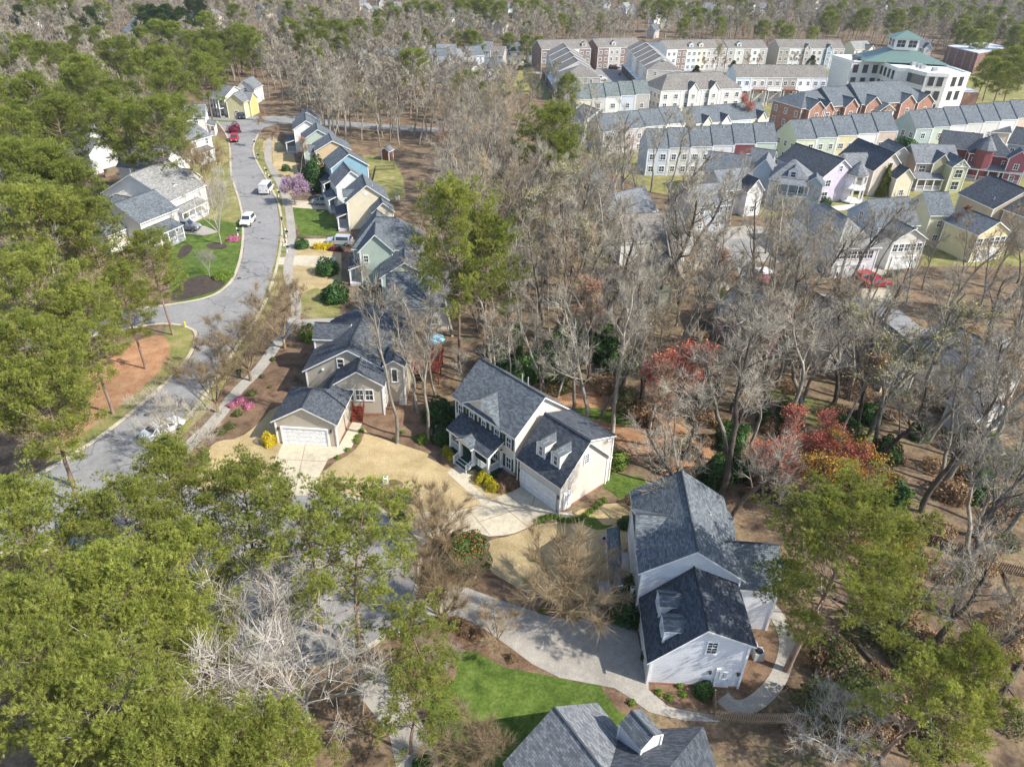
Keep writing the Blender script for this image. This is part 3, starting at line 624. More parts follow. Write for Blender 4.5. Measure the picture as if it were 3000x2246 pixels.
for dx in (-.6, .6):
    b = MB(); b.tube((st.x+dx, st.y-.1, 1.05), (st.x+dx, st.y+1.6, 2.2), .05, .05, 4); b.tube((st.x+dx, st.y+1.6, 2.2), (st.x+dx, st.y+2.9, 2.2), .05, .05, 4)
    for i in range(15): y_ = st.y-.1+.2*i; zt = min(2.2, 1.05+1.15*(y_-st.y+.1)/1.7); b.box((st.x+dx, y_, zt-.5), (.05, .05, 1.0))
    b.build('handrail', M_red, h.root)
h.finish()
# its rear deck with parasol
hd = House('timber_deck', 'red stained timber deck on posts behind the beige house', 'deck', (-11, 77))
b = MB(); b.box((0, 0, 2.1), (4.2, 5.5, .14)); b.build('deck_floor', M_red, hd.root)
for dx in (-1.9, 0, 1.9):
    for dy in (-2.5, 0, 2.5): b = MB(); b.box((dx, dy, 1.02), (.14, .14, 2.05)); b.build('post', M_red, hd.root)
b = MB()
for i in range(28): y_ = -2.7+.2*i; b.box((2.05, y_, 2.65), (.04, .05, .95)); 
for i in range(21): x_ = -2.+.2*i; b.box((x_, -2.7, 2.65), (.05, .04, .95))
b.tube((2.05, -2.7, 3.15), (2.05, 2.7, 3.15), .06, .06, 4); b.tube((-2.05, -2.7, 3.15), (2.05, -2.7, 3.15), .06, .06, 4); b.build('railing', M_red, hd.root)
clear.append([(-13.5, 74), (-8.5, 74), (-8.5, 80.2), (-13.5, 80.2)])
um = empty('parasol', (-9.9, 78.6, 2.17), 'light blue parasol open on the red deck behind the beige house', 'parasol')
b = MB(); b.tube((0, 0, 0), (0, 0, 2.5), .03, .03, 6); b.build('pole', M_white, um)
b = MB(); ng = 8
for i in range(ng):
    a0, a1 = 2*math.pi*i/ng, 2*math.pi*(i+1)/ng; R0 = 1.35
    b.poly([(0, 0, 2.55), (R0*math.cos(a0), R0*math.sin(a0), 2.05), (R0*math.cos(a1), R0*math.sin(a1), 2.05)]); b.poly([(0, 0, 2.5), (R0*math.cos(a1), R0*math.sin(a1), 2.0), (R0*math.cos(a0), R0*math.sin(a0), 2.0)])
b.build('canopy', plain('light_blue_canvas', (.25, .5, .62)), um)

# --- dark roofed house at the bottom edge
h = House('slate_roof_house', 'house at the bottom edge seen as dark slate roofs with a tall white-sided dormer', 'house', (8, 24))
a_, b_ = P(1473.5, 2233.6, 2.5), P(1749, 2057.4, 2.5); nv = (b_-a_).to_2d(); Wd = nv.length; nv.normalize(); u = Vector((nv.y, -nv.x)); A = Vector(a_[:2])
k = h.blk(A, A+u*12, 2.5, 5.2, Wd, 'x', wall=whiteC, roof='grey', base=(.3, brick))
cr_ = Vector(P(2061, 2127, 2.5)[:2]); t = R_(5); u = Vector((math.cos(t), math.sin(t))); v = Vector((-u.y, u.x))
k2 = h.blk(cr_-u*8.8-v*11, cr_-v*11, 2.5, 5.9, 11, 'x', hip=0, hipb=5.2, wall=whiteC, roof='black', base=(.3, brick))
q0, q1 = Vector(P(1815, 2112, 5.0)[:2]), Vector(P(1880, 2188, 5.0)[:2])
d = h.blk(q0, q1, 4.7, 5.35, 1.9, 'x', z0=2.6, wall=whiteC, roof='slate', o=.06, thick=.1); clear.pop()
h.finish()
# ------------------------------------------------------------------ more houses: (A, B) = pixels of the front eave corners
def px_house(name, label, A, B, ze, zr, depth, axis='y', wall=white, roof='slate', faces='F', floors=2, cat='house', group=None, hip=0, hipb=None, step=2.7, extra=None, fin=True, rp=.5, auto=True, **kw):
    a, b_ = P(*A, ze), P(*B, ze); c = (a+b_)/2
    h = House(name, label, cat, (c.x, c.y), group)
    k = h.blk(a, b_, ze, zr, depth, axis, wall=wall, roof=roof, hip=hip, hipb=hipb, rp=rp, **kw)
    if auto: h.auto(k, faces, floors, step)
    if extra: extra(h, k)
    if fin: h.finish()
    if group == 'distant houses': cf = 1-(75 if c.y > 330 else 28)/c.length; clear.append([(c.x*cf-6, c.y*cf), (c.x*cf+6, c.y*cf), (c.x+9, c.y+4), (c.x-9, c.y+4)])
    return h, k
def porch(h, k, t0, t1, dep=1.8, ze=2.7, zr=3.5, roof='slate', n=4, floor=.4, two=False, back=0.0, face='F'):
    "porch along the front (F) or left (L) or right (R) side"
    if face == 'F': a, b_ = k.A+k.u*t0-k.v*dep, k.A+k.u*t1-k.v*dep
    elif face == 'L': a, b_ = k.A+k.v*t1-k.u*dep, k.A+k.v*t0-k.u*dep
    else: a, b_ = k.A+k.v*t0+k.u*(k.L+dep), k.A+k.v*t1+k.u*(k.L+dep)
    q = h.blk(a, b_, ze, zr, dep+.3, 'x', ze2=zr, rp=.97, walls=False, roof=roof, o=.1)
    L_ = q.L; M_f = plain('porch_boards', (.42, .42, .42))
    h.deckbox(q, .15, L_-.15, .15, dep+.3, 0, floor, M_f, 'porch_floor')
    pts = [(.25+(L_-.5)*i/(n-1), .25) for i in range(n)]
    h.posts(q, pts, floor, ze-.1, .1)
    h.rail(q, .25, .25, L_-.25, .25, floor, gap=.2)
    if two:
        h.deckbox(q, .15, L_-.15, .15, dep+.3, ze-.25, ze-.1, M_white, 'balcony_floor')
    return q
GR = 'houses along the right of the street'
def street_house(o, yaw, L_, W_, ze, zr, wall, roof, label, extra=None, dy=None, depth=None):
    A, B = fb(o, yaw, L_, W_); h = House('street_house', label, 'house', ((A+B)/2), GR)
    k = h.blk(A, B, ze, zr, depth or L_, 'y', wall=wall, roof=roof, base=(.4, brick)); h.auto(k, 'L', 2)
    if extra: extra(h, k)
    h.finish(); return h, k
blue = siding((.22, .38, .47)); tan = siding((.6, .46, .27)); sage = siding((.42, .5, .42)); pale = siding((.62, .64, .64)); creamy = siding((.7, .63, .46))
def ex(h, k):
    h.vents(k, [(.3, .7)], 1); p, r = h.at(k, 'F', k.L*.47, 7.0, .06)
    b = MB(); b.poly([(.35*math.cos(a), 0, .35*math.sin(a)) for a in [2*math.pi*i/16 for i in range(16)]]); link('round_vent', b.mesh('round_vent', M_white), h.root, p, r)
    h.dormer(k, .0, .0) if 0 else None
    e = h.blk(k.A+k.u*4.3-k.v*3.2, k.A+k.u*8.6-k.v*3.2, 4.4, 6.2, 3.6, 'y', wall=creamy, roof='slate'); h.blk(k.A+k.u*3.0-k.v*6.4, k.A+k.u*7.6-k.v*6.4, 3.2, 5.0, 3.4, 'y', wall=creamy, roof='slate')
    h.win(e, 'F', 2.1, 3.5, .9, 1.2)
    porch(h, k, .5, 6.5, 1.8, 2.8, 3.5, 'black', face='L')
    d = h.blk(k.A+k.v*4.0-k.u*.2, k.A+k.v*1.8-k.u*.2, 6.0, 7.2, 3, 'y', z0=5.2, wall=creamy, roof='slate', o=.15); clear.pop()
street_house((-33.44, 134.16), -73.6, 7.51, 8.12, 5.53, 8.56, creamy, 'slate', 'cream gabled house with stepped lower gables and round attic vent, by the green front lawn', ex)
def ex(h, k):
    for x in (2.4, 4.2): h.win(k, 'F', x, 4.3, .8, 1.2)
    h.blk(k.A+k.u*1.6-k.v*3, k.A+k.u*4.2-k.v*3, 3.2, 4.4, 3.4, 'y', wall=blue, roof='slate'); porch(h, k, .2, 6., 1.8, 2.8, 3.6, 'black', face='L')
street_house((-41.52, 153.3), -64.2, 6.15, 8.33, 5.85, 8.54, blue, 'slate', 'light blue gabled house between the tan house and the dark hipped roof', ex, depth=7.5)
def ex(h, k):
    h.blk(k.A+k.u*2.5-k.v*4, k.A+k.u*6.5-k.v*4, 3.4, 5.8, 4.4, 'y', wall=tan, roof='black'); h.dormer(k, 2, 2, wall=tan) if 0 else None
    d = h.blk(k.A+k.v*5.5-k.u*1.2, k.A+k.v*2.5-k.u*1.2, 5.0, 6.4, 4, 'y', wall=tan, roof='slate')
street_house((-47.85, 168.41), -71.8, 7.52, 8.19, 5.88, 8.04, tan, 'slate', 'tan gabled house with dark roof beyond the light blue house', ex)
def ex(h, k): h.dormer(k, 4, 1.5, 1.6, 5.6, 1.3, .6, 2.5, pale); porch(h, k, .5, 6, 1.6, 2.7, 3.4, face='L')
street_house((-38.3, 143.5), -66, 7.0, 6.6, 5.3, 8.2, pale, 'grey', 'pale house with speckled grey hipped roof squeezed between the cream and blue houses', ex)
street_house((-53.5, 179.5), -74, 7.8, 8.0, 5.5, 8.0, sage, 'slate', 'sage green house with cross gables, third from the far end of the row')
def ex(h, k): porch(h, k, .5, 7, 2.2, 2.7, 3.4, face='L')
street_house((-58.38, 189.89), -74.1, 8.86, 6.93, 5.88, 8.0, white, 'slate', 'white gabled house with blue-shadowed side porch, second from the far end of the row', ex)
street_house((-59.69, 197.74), -76, 6.41, 6.21, 5.92, 7.9, white, 'grey', 'white house at the far end of the row beside the side road')
def ex(h, k):
    w_ = h.blk(k.A+k.u*3.3-k.v*5.5, k.A+k.u*11.0-k.v*5.5, 3.6, 6.0, 6, 'y', wall=sage, roof='slate'); h.win(w_, 'F', 4, 2.3)
    porch(h, k, 0, 5, 1.7, 2.8, 3.5, 'black', face='L'); h.win(k, 'F', 1.2, 4.4, .8, 1.2)
SAGEX = lambda h, k: (ex(h, k), h.blk(k.A-k.u*1.2+k.v*2.6, k.A+k.u*9.5+k.v*1.2, 5.2, 8.9, 9, 'x', wall=sage, roof='slate', hip=3.5, hipb=4))
px_house('street_house', 'sage green house with broad grey roof half hidden by bare branches, nearest the beige house', (1047, 740), (1155, 737), 5.6, 8.4, 11, 'y', sage, 'slate', 'L', 2, group=GR, extra=SAGEX)
px_house('street_house', 'low grey-roofed house behind bare trees between the sage and beige houses', (1130, 905), (1320, 900), 3.6, 6.8, 10, 'x', offw, 'slate', 'F', 1, group=GR)

# end of the street, left side houses
def ex(h, k):
    e = h.blk(k.A+k.u*6.6+k.v*2.3, k.A+k.u*6.6+k.v*2.3+(k.u*.9+k.v*.45)*6.5, 4.4, 6.5, 6, 'x', wall=siding((.55, .5, .2)), roof='grey'); h.auto(e, 'F', 1)
    f = h.blk(k.A+k.u*8.0-k.v*.5, k.A+k.u*13.3+k.v*2.2, 4.6, 6.9, 6.5, 'y', wall=siding((.66, .6, .35)), roof='grey'); h.auto(f, 'F', 1)
    q = porch(h, k, .2, k.L-.2, 2, 5.2, 5.3, 'grey', 6, .5, True); q2 = porch(h, k, .2, k.L-.2, 2, 2.7, 2.8, 'grey', 6, .5)
A = Vector((-93.59, 225.09)); t = R_(-31.4); u = Vector((math.cos(t), math.sin(t)))
h = House('yellow_white_house', 'white and yellow house with two-level front porch facing down the end of the street', 'house', A)
k = h.blk(A, A+u*7.2, 5.3, 8.2, 9.2, 'x', wall=siding((.72, .7, .6)), roof='grey'); h.auto(k, 'FR', 2); ex(h, k); h.finish()
def ex(h, k): h.auto(k, 'R', 2); porch(h, k, .5, 6, 1.8, 2.7, 3.3, face='R')
px_house('white_gable_house', 'small white gabled house beside the far pines, left of the red car', (540, 345), (603, 343), 5.2, 7.8, 8, 'x', white, 'grey', 'F', 2, extra=ex)
px_house('white_gable_house', 'white house with stacked porches under the dark pines left of the street', (452, 405), (555, 418), 5.2, 8, 8, 'y', white, 'grey', 'F', 2, extra=ex)
px_house('white_gable_house', 'large white house with front porch and gable end, behind the leaning tall pine', (475, 504), (558, 471), 5.8, 9.2, 11, 'y', white, 'grey', 'R', 2, extra=lambda h, k: (h.win(k, 'F', 4, 6, .9, 1.2), h.blk(k.A+k.u*1.5-k.v*4.2, k.A+k.u*6.5-k.v*4.2, 3.4, 5.6, 4.5, 'y', wall=white, roof='grey'), porch(h, k, 1, 7, 2, 2.7, 3.4, 'grey', face='R')))
px_house('white_gable_house', 'broad white house with light grey stained roof and right side dormer', (293, 566), (499, 590), 4.8, 9.0, 11, 'y', white, 'light', '', 2, auto=False, extra=lambda h, k: (h.blk(k.A+k.u*12.2+k.v*5.5+k.u*.0, k.A+k.u*12.2+k.v*1.5, 5.4, 6.4, 5, 'y', wall=white, roof='light', z0=3.) if 0 else None, h.blk(k.A+k.u*9+k.v*3.2, k.A+k.u*13+k.v*3.2, 5.6, 6.4, 3.5, 'x', wall=white, roof='light'), h.blk(k.A+k.u*2.2-k.v*2.6, k.A+k.u*8-k.v*2.6, 3.8, 5.8, 3, 'y', wall=white, roof='light'), h.vents(k, [(.2, .8)], 0, 1.2), porch(h, k, .2, 8, 1.8, 2.6, 3.2, 'light', 5, face='R')))
px_house('white_grey_house', 'pale house with blue-grey roof and bay windows behind the big corner pines', (284, 633), (410, 656), 4.8, 7.6, 9, 'y', offw, 'slate', '', 2, auto=False, extra=lambda h, k: (h.blk(k.A+k.u*.5-k.v*4, k.A+k.u*6-k.v*4, 3.4, 5.6, 4.5, 'y', wall=offw, roof='slate'), h.blk(k.A-k.u*4+k.v*5, k.A+k.u*1+k.v*5, 4.4, 5.8, 6, 'x', wall=offw, roof='slate'), h.auto(k, 'R', 2, 2), porch(h, k, -.5, 7, 2.4, 2.8, 3.6, 'slate', 5, face='R')))
for A, B, lab in (((380, 305), (470, 310), 'white wall of a long house glimpsed between bare trees and pines'), ((150, 400), (260, 405), 'low white house deep among the left hand pines'), ((130, 480), (205, 470), 'white house corner between two big pines at the left'),
                  ((185, 445), (260, 455), 'grey-roofed house hidden among the left hand pines'), ((690, 260), (745, 262), 'white house with steep gable behind the yellow and white house')):
    px_house('hidden_house', lab, A, B, 4.5, 7.2, 8, 'x' if A[0] < 600 else 'y', white, 'grey', 'F', 2)
px_house('garden_shed', 'small dark red shed in the woods behind the blue house', (1112, 442), (1140, 445), 2.3, 3.2, 3, 'y', siding((.16, .06, .04)), 'grey', '', 0, cat='shed')

# ------------------------------------------------------------------ townhouse rows
def row(label, A, B, n, ze, zr, depth, cols, roof='slate', floors=2, stp=0., group='terraced rows', name='townhouse_row', gab=(), hips=(0, 0), sides='', deck=None, dorm=(), stag=.0):
    a, b_ = Vector(P(*A, ze)[:2]), Vector(P(*B, ze+stp*(n-1))[:2]); c = (a+b_)/2
    h = House(name, label, 'terraced houses', c, group); u = (b_-a).normalized(); v = Vector((-u.y, u.x)); L_ = (b_-a).length; w_ = L_/n
    for i in range(n):
        off = (i % 2)*stag
        p = a+u*(w_*i)+v*off; z = stp*i
        k = h.blk(p-u*(.0 if i else .0), p+u*w_, ze+z, zr+z, depth, 'x', wall=cols[i % len(cols)], roof=roof, o=.3 if 0 else .12, hip=hips[0] if i == 0 else 0, hipb=hips[1] if i == n-1 else 0)
        sides_ = 'F'+('L' if i == 0 and 'L' in sides else '')+('R' if i == n-1 and 'R' in sides else '')
        fl = floors; dz = (ze-.6)/fl
        h.auto(k, sides_, fl, 1.75 if w_ < 5.2 else 2.1, dz*.55, dz, (1.45, 1.2, 1.55)[i % 3], 1.5, (2, 2, 3)[i % 3])
        if i in gab:
            g = h.blk(p+u*w_*.28-v*.8, p+u*w_*.78-v*.8, ze+z, ze+z+(zr-ze)*.55, 3.5, 'y', wall=cols[i % len(cols)], roof=roof, o=.2); h.auto(g, 'F', fl, 3, dz*.55, dz, 1.2, 1.3)
        if i in dorm: h.dormer(k, w_*.5, 1.2, 1.8, ze+z+.5, 1.3, .6, 2.0, cols[i % len(cols)], roof)
        h.vents(k, [(.6, .85)], 0, .7)
        if deck and i % 1 == 0:
            q = Blk(); h.deckbox(k, .4, w_-.4, -2.2, .1, deck-.15, deck, M_red if i % 2 else M_white, 'balcony')
            h.rail(k, .4, -2.15, w_-.4, -2.15, deck, gap=.3, m_=M_red if i % 2 else M_white); h.posts(k, [(.5, -2.1), (w_-.5, -2.1)], 0, deck-.1, .08)
    h.finish(); return h
wbr = siding((.45, .42, .38)); taupe = siding((.36, .32, .27)); lt = siding((.6, .58, .54)); pink = siding((.58, .5, .5)); maroon = siding((.2, .05, .06)); peach = siding((.6, .47, .38)); lgreen = siding((.5, .56, .45)); lyel = siding((.64, .56, .36)); teal = siding((.38, .46, .44)); bluegrey = siding((.33, .4, .47)); lav = siding((.56, .5, .6)); khaki = siding((.36, .34, .22)); bluew = siding((.54, .58, .64))
row('brown brick and white three-storey terrace at the far left of the townhouses', (1587, 146), (1732, 143), 4, 8.6, 11.6, 12, [brown_brick, lt, white, brown_brick], 'taupe', 3, dorm=(3,))
row('brick three-storey terrace with a dark entrance canopy, second from the left', (1753, 141), (1882, 137), 4, 8.6, 11.6, 12, [brown_brick, wbr, brown_brick, lt], 'taupe', 3, dorm=(1,))
row('rear terrace of cream, blue and taupe units behind the red budding trees', (1955, 146), (2130, 142), 6, 8.6, 11.6, 12, [white, brown_brick, bluew, creamy, wbr, taupe], 'taupe', 3, dorm=(2, 3))
row('rear terrace of grey-beige units in the middle of the back row', (2133, 142), (2250, 142), 5, 8.6, 11.4, 12, [wbr, lt, taupe, white, wbr], 'taupe', 3, dorm=(1,))
row('rear terrace with small gables at the right end of the back row', (2284, 141), (2476, 143), 6, 8.6, 11.6, 12, [taupe, white, wbr, lt, bluegrey, wbr], 'taupe', 3, gab=(2, 4))
for lab, A, B, n in (('long terrace seen end on with hipped brown roof, left one', (1648, 226), (1750, 222), 5), ('long terrace seen end on with hipped brown roof and stacked garages, right one', (1896, 205), (1990, 204), 6)):
    ze = 8.0; a, b_ = Vector(P(*A, ze)[:2]), Vector(P(*B, ze)[:2]); far_ = Vector(P(*((1600, 160) if n == 5 else (1835, 150)), ze)[:2]); ln = (far_-a).length; dr = (far_-a).normalized()
    h = House('townhouse_row', lab, 'terraced houses', (a+b_)/2, 'terraced rows'); Wd = (b_-a).length; uu = Vector((dr.y, -dr.x))
    for i in range(n):
        z = .25*i; p = a+dr*(ln/n*i); k = h.blk(p, p+uu*Wd, ze+z, ze+3.2+z, ln/n, 'y', hip=Wd*.42 if i == 0 else 0, wall=[wbr, lt, taupe, white][i % 4], roof='taupe', o=.12); h.auto(k, 'L', 3, 3, 1.6, 2.6)
        if i == 0: h.auto(k, 'F', 3, 4, 1.6, 2.6)
        h.deckbox(k, -1.5, .1, 1, ln/n-1, 0, 3.0, plain('bay_dark', (.05, .055, .06)), 'garage_bay'); h.deckbox(k, -1.7, .1, .8, ln/n-.8, 3.0, 3.2, M_white, 'bay_roof')
    h.finish()
row('green-grey roofed terrace with stepped units and bay porches, in front of the end-on rows', (1690, 292), (1905, 276), 5, 6.4, 9.8, 9, [creamy, lt, white, bluew, wbr], 'green', 2, stp=.35)
row('tall beige terrace with hipped roofs and two gabled bays', (1937, 267), (2177, 259), 4, 8.4, 12.4, 13, [lt], 'taupe', 3, gab=(1, 2), hips=(5, 5), sides='L')
row('white, taupe and grey terrace on tall decks beside the office block', (2158, 227), (2427, 229), 6, 8.8, 12.2, 10, [bluew, lt, wbr, taupe, white, bluew], 'taupe', 3, deck=5.0)
row('low dark-roofed terrace seen above the bare woods, left end', (1768, 386), (2010, 360), 4, 6.0, 9.4, 9, [lt, pink, lt, white], 'slate', 2, stp=.2)
row('dark-roofed terrace with small white gables behind the tall red budding tree', (2040, 363), (2254, 345), 4, 5.6, 9.0, 10, [creamy, white, bluew, creamy], 'slate', 2, gab=(0, 1, 3))
row('stepped dark-roofed terrace ending in maroon and pale green units', (1898, 437), (2278, 418), 6, 6.2, 9.9, 8, [bluew, lt, white, white, maroon, lgreen], 'slate', 2, stp=.3)
row('stepped terrace with pale yellow-green end gable and yellow and peach units', (2335, 410), (2633, 384), 5, 6.4, 10.2, 9.5, [siding((.6, .62, .42)), lgreen, lyel, white, peach], 'slate', 2, stp=.35, sides='L')
row('right hand stepped terrace with teal end unit, running off the picture', (2686, 378), (3030, 345), 7, 6.4, 10.2, 9.5, [teal, lgreen, white, lt, lt, white, peach], 'slate', 2, stp=.35, sides='L')
# red brick villa terrace
ze = 7.6; a, b_ = Vector(P(2349, 318, ze)[:2]), Vector(P(2720, 298, ze)[:2]); u = (b_-a).normalized(); v = Vector((-u.y, u.x)); L_ = (b_-a).length
h = House('brick_manor', 'long red brick house with big dark hipped roofs, small gables and a white portico', 'building', (a+b_)/2)
rb = brickm((.34, .13, .07)); fr = [0, .23, .44, 1.0]
for i in range(3):
    k = h.blk(a+u*L_*fr[i]-v*(.4*i), a+u*L_*fr[i+1]-v*(.4*i), ze+.2*i, ze+3.3+1.0*i, 14, 'x', hip=6 if i == 0 else .1, hipb=7 if i == 2 else 0, wall=rb, roof='slate'); h.auto(k, 'FL' if i == 0 else 'F', 2, 4.2, 2.4, 3.2, 1.3, 1.7)
for f_, w_, z in ((.03, 6, 0), (.13, 4.5, -.4), (.30, 5, .2), (.46, 6, .4), (.74, 6, .4), (.88, 6.5, .4)):
    p = a+u*L_*f_; g = h.blk(p-v*1.8, p+u*w_-v*1.8, ze+z-.2, ze+z+2.2, 6, 'y', wall=rb, roof='slate'); h.auto(g, 'F', 2, 6, 2.4, 3.2, 1.3, 1.7)
p = a+u*L_*.53; g = h.blk(p-v*4, p+u*6-v*4, ze-1, ze+.8, 4, 'y', walls=False, roof='slate'); h.posts(g, [(.5, .5), (2.2, .5), (3.8, .5), (5.5, .5)], 0, ze-1.1, .22, 'column')
h.finish()
# office block with lantern tower
zt = 13.0
h0 = P(2650, 210, zt)
of = House('office_block', 'large white office block with flat white roofs, brick corner and green pyramid roof lantern', 'office building', (h0.x, h0.y))
def opoly(l, z): return ccw([tuple((P(x*.3623+2200, y*.3623, z))[:2]) for x, y in l])
M_ow = plain('office_render', (.66, .63, .57), .8); M_oc = plain('office_cream', (.6, .52, .36), .8); M_roofw = plain('white_membrane', (.8, .8, .8), .7); M_gm = plain('green_metal_roof', (.1, .165, .145), .5)
b = MB(); bx = of.base
top = opoly([(820, 505), (1055, 512), (1185, 562), (1275, 568), (1420, 603), (1600, 612), (1770, 604), (1640, 560), (1440, 510), (1200, 470), (940, 458), (660, 457)], zt)
loc = lambda l: [(x-bx.x, y-bx.y) for x, y in l]
b.prism(loc(top), 0, zt); b.build('wall', M_ow, of.root)
c_ = Vector((sum(p[0] for p in top)/len(top), sum(p[1] for p in top)/len(top)))
inn = [tuple(c_+(Vector(p)-c_)*.975) for p in top]; out = [tuple(c_+(Vector(p)-c_)*1.006) for p in top]
b = MB(); b.prism(loc(inn), zt, zt+.1); b.build('roof', M_roofw, of.root)
b = MB(); n = len(top)
lo, li = loc(out), loc(inn)
for i in range(n):
    j = (i+1) % n
    for (q0, q1, za, zb) in ((lo[i], lo[j], zt-.5, zt+.6), (li[j], li[i], zt, zt+.6)): b.poly([(q0[0], q0[1], za), (q1[0], q1[1], za), (q1[0], q1[1], zb), (q0[0], q0[1], zb)])
    b.poly([(*lo[i], zt+.6), (*lo[j], zt+.6), (*li[j], zt+.6), (*li[i], zt+.6)])
b.build('parapet', plain('parapet_stone', (.72, .7, .65)), of.root); clear.append(top)
fm, gm = win_mesh(1.5, 2.4, 1, 2, 'n')
dkw = MB(); dkw.box((0, -.05, 0), (1.7, .16, 2.7)); M_bronze = plain('bronze_frame', (.035, .025, .02), .4); wf = dkw.mesh('window', M_bronze)
gq = MB(); gq.poly([(-.7, -.14, -1.2), (.7, -.14, -1.2), (.7, -.14, 1.2), (-.7, -.14, 1.2)]); wg = gq.mesh('pane', M_glass)
def office_windows(p0, p1, z, n, m0=.12, m1=.88):
    a_, b_ = Vector(P(2200+p0[0]*.3623, p0[1]*.3623, zt)[:2]), Vector(P(2200+p1[0]*.3623, p1[1]*.3623, zt)[:2]); r = math.atan2((b_-a_).y, (b_-a_).x)
    for i in range(n):
        q = a_.lerp(b_, m0+(m1-m0)*(i+.5)/n)-bx.to_2d()
        for zz in z: o = link('window', wf, of.root, Vector((q.x, q.y, zz)), r); link('pane', wg, o)
office_windows((820, 505), (1055, 512), (11, 6.8, 2.8), 3, 0, 1); office_windows((1055, 512), (1185, 562), (11, 6.8), 4, 0, .95); office_windows((1275, 568), (1420, 603), (11, 6.8, 2.8), 5, .05, .95); office_windows((1420, 603), (1600, 612), (11, 6.8, 2.8), 2, .1, .9); office_windows((1600, 612), (1770, 604), (11, 6.8), 2, .15, .85)
b = MB(); an = opoly([(1240, 655), (1515, 745), (1850, 748), (1700, 700), (1500, 640)], 6.5); b.prism(loc(an), 0, 6.5); b.build('annexe_wall', brick, of.root); b = MB(); b.prism(loc(an), 6.5, 6.8); b.build('annexe_roof', M_roofw, of.root); clear.append(an)
# pyramid roof and lantern
cc = Vector(P(2200+1200*.3623, 475*.3623, zt+1)[:2])-bx.to_2d()
def pyr(mb, c, w_, d_, z0, z1, rz, ov=0, tw=0):
    cs, sn = math.cos(rz), math.sin(rz); f = lambda x, y, z: (c.x+cs*x-sn*y, c.y+sn*x+cs*y, z)
    q = [f(-w_/2, -d_/2, z0), f(w_/2, -d_/2, z0), f(w_/2, d_/2, z0), f(-w_/2, d_/2, z0)]; t_ = [f(-tw/2, -tw/2, z1), f(tw/2, -tw/2, z1), f(tw/2, tw/2, z1), f(-tw/2, tw/2, z1)]
    for i in range(4): j = (i+1) % 4; mb.poly([q[i], q[j], t_[j], t_[i]])
    mb.poly(t_); mb.poly(q[::-1])
b = MB(); pyr(b, cc, 28, 19, zt+.7, zt+4.2, R_(-10), tw=8); b.build('hip_roof', M_gm, of.root)
b = MB(); b.box((cc.x, cc.y, zt+5.9), (8, 8, 3.8), R_(-10)); b.build('lantern', M_ow, of.root)
for i in range(4):
    r = R_(-10)+i*math.pi/2
    for s_ in (-1.9, 1.9):
        q = Vector((cc.x+math.sin(r)*4.03+math.cos(r)*s_, cc.y-math.cos(r)*4.03+math.sin(r)*s_, zt+6.2)); fm, gm = win_mesh(3.0, 2.5, 2, 2, 'far'); o = link('window', fm, of.root, q, r); link('pane', gm, o)
b = MB(); pyr(b, cc, 10.6, 10.6, zt+7.8, zt+10.2, R_(-10)); b.build('lantern_roof', M_gm, of.root)
for i, (x, y) in enumerate(((1290, 525), (1310, 535), (1355, 550), (1385, 560), (1480, 580))):
    q = P(2200+x*.3623, y*.3623, zt)-bx; b = MB(); b.box((q.x, q.y, zt+.7), (1.6, 1.4, 1.2)); b.build('air_handler', plain('grey_metal', (.3, .3, .3), .5), of.root)
b = MB()
rr = random.Random(3)
for i in range(26):
    q = P(2200+rr.uniform(830, 1030)*.3623, rr.uniform(470, 492)*.3623, zt)-bx; b.box((q.x, q.y, zt+.6), (rr.uniform(.6, 2.2), rr.uniform(.6, 1.6), rr.uniform(.6, 1.4)))
b.build('roof_plant', plain('dark_plant', (.06, .06, .065), .5), of.root); of.finish()
# dark red flat-roofed building beyond
q = [P(x, y, 8) for x, y in ((2775, 136), (2866, 158), (2955, 140), (2880, 125))]; c_ = sum(q, Vector())/4
fbh = House('flat_roof_building', 'dark red flat-roofed building among trees beyond the office block', 'building', (c_.x, c_.y)); pp = ccw([(p.x-c_.x, p.y-c_.y) for p in q]); b = MB(); b.prism(pp, 0, 8); b.build('wall', brickm((.14, .035, .03)), fbh.root); b = MB(); b.prism([(x*.99, y*.99) for x, y in pp], 8, 8.3); b.build('roof', plain('grey_membrane', (.45, .47, .5)), fbh.root)
b = MB(); b.box((0, 0, 9), (6, 4, 1.6)); b.build('roof_plant', plain('grey_metal', (.3, .3, .3), .5), fbh.root); clear.append([(p.x, p.y) for p in q]); fbh.finish()

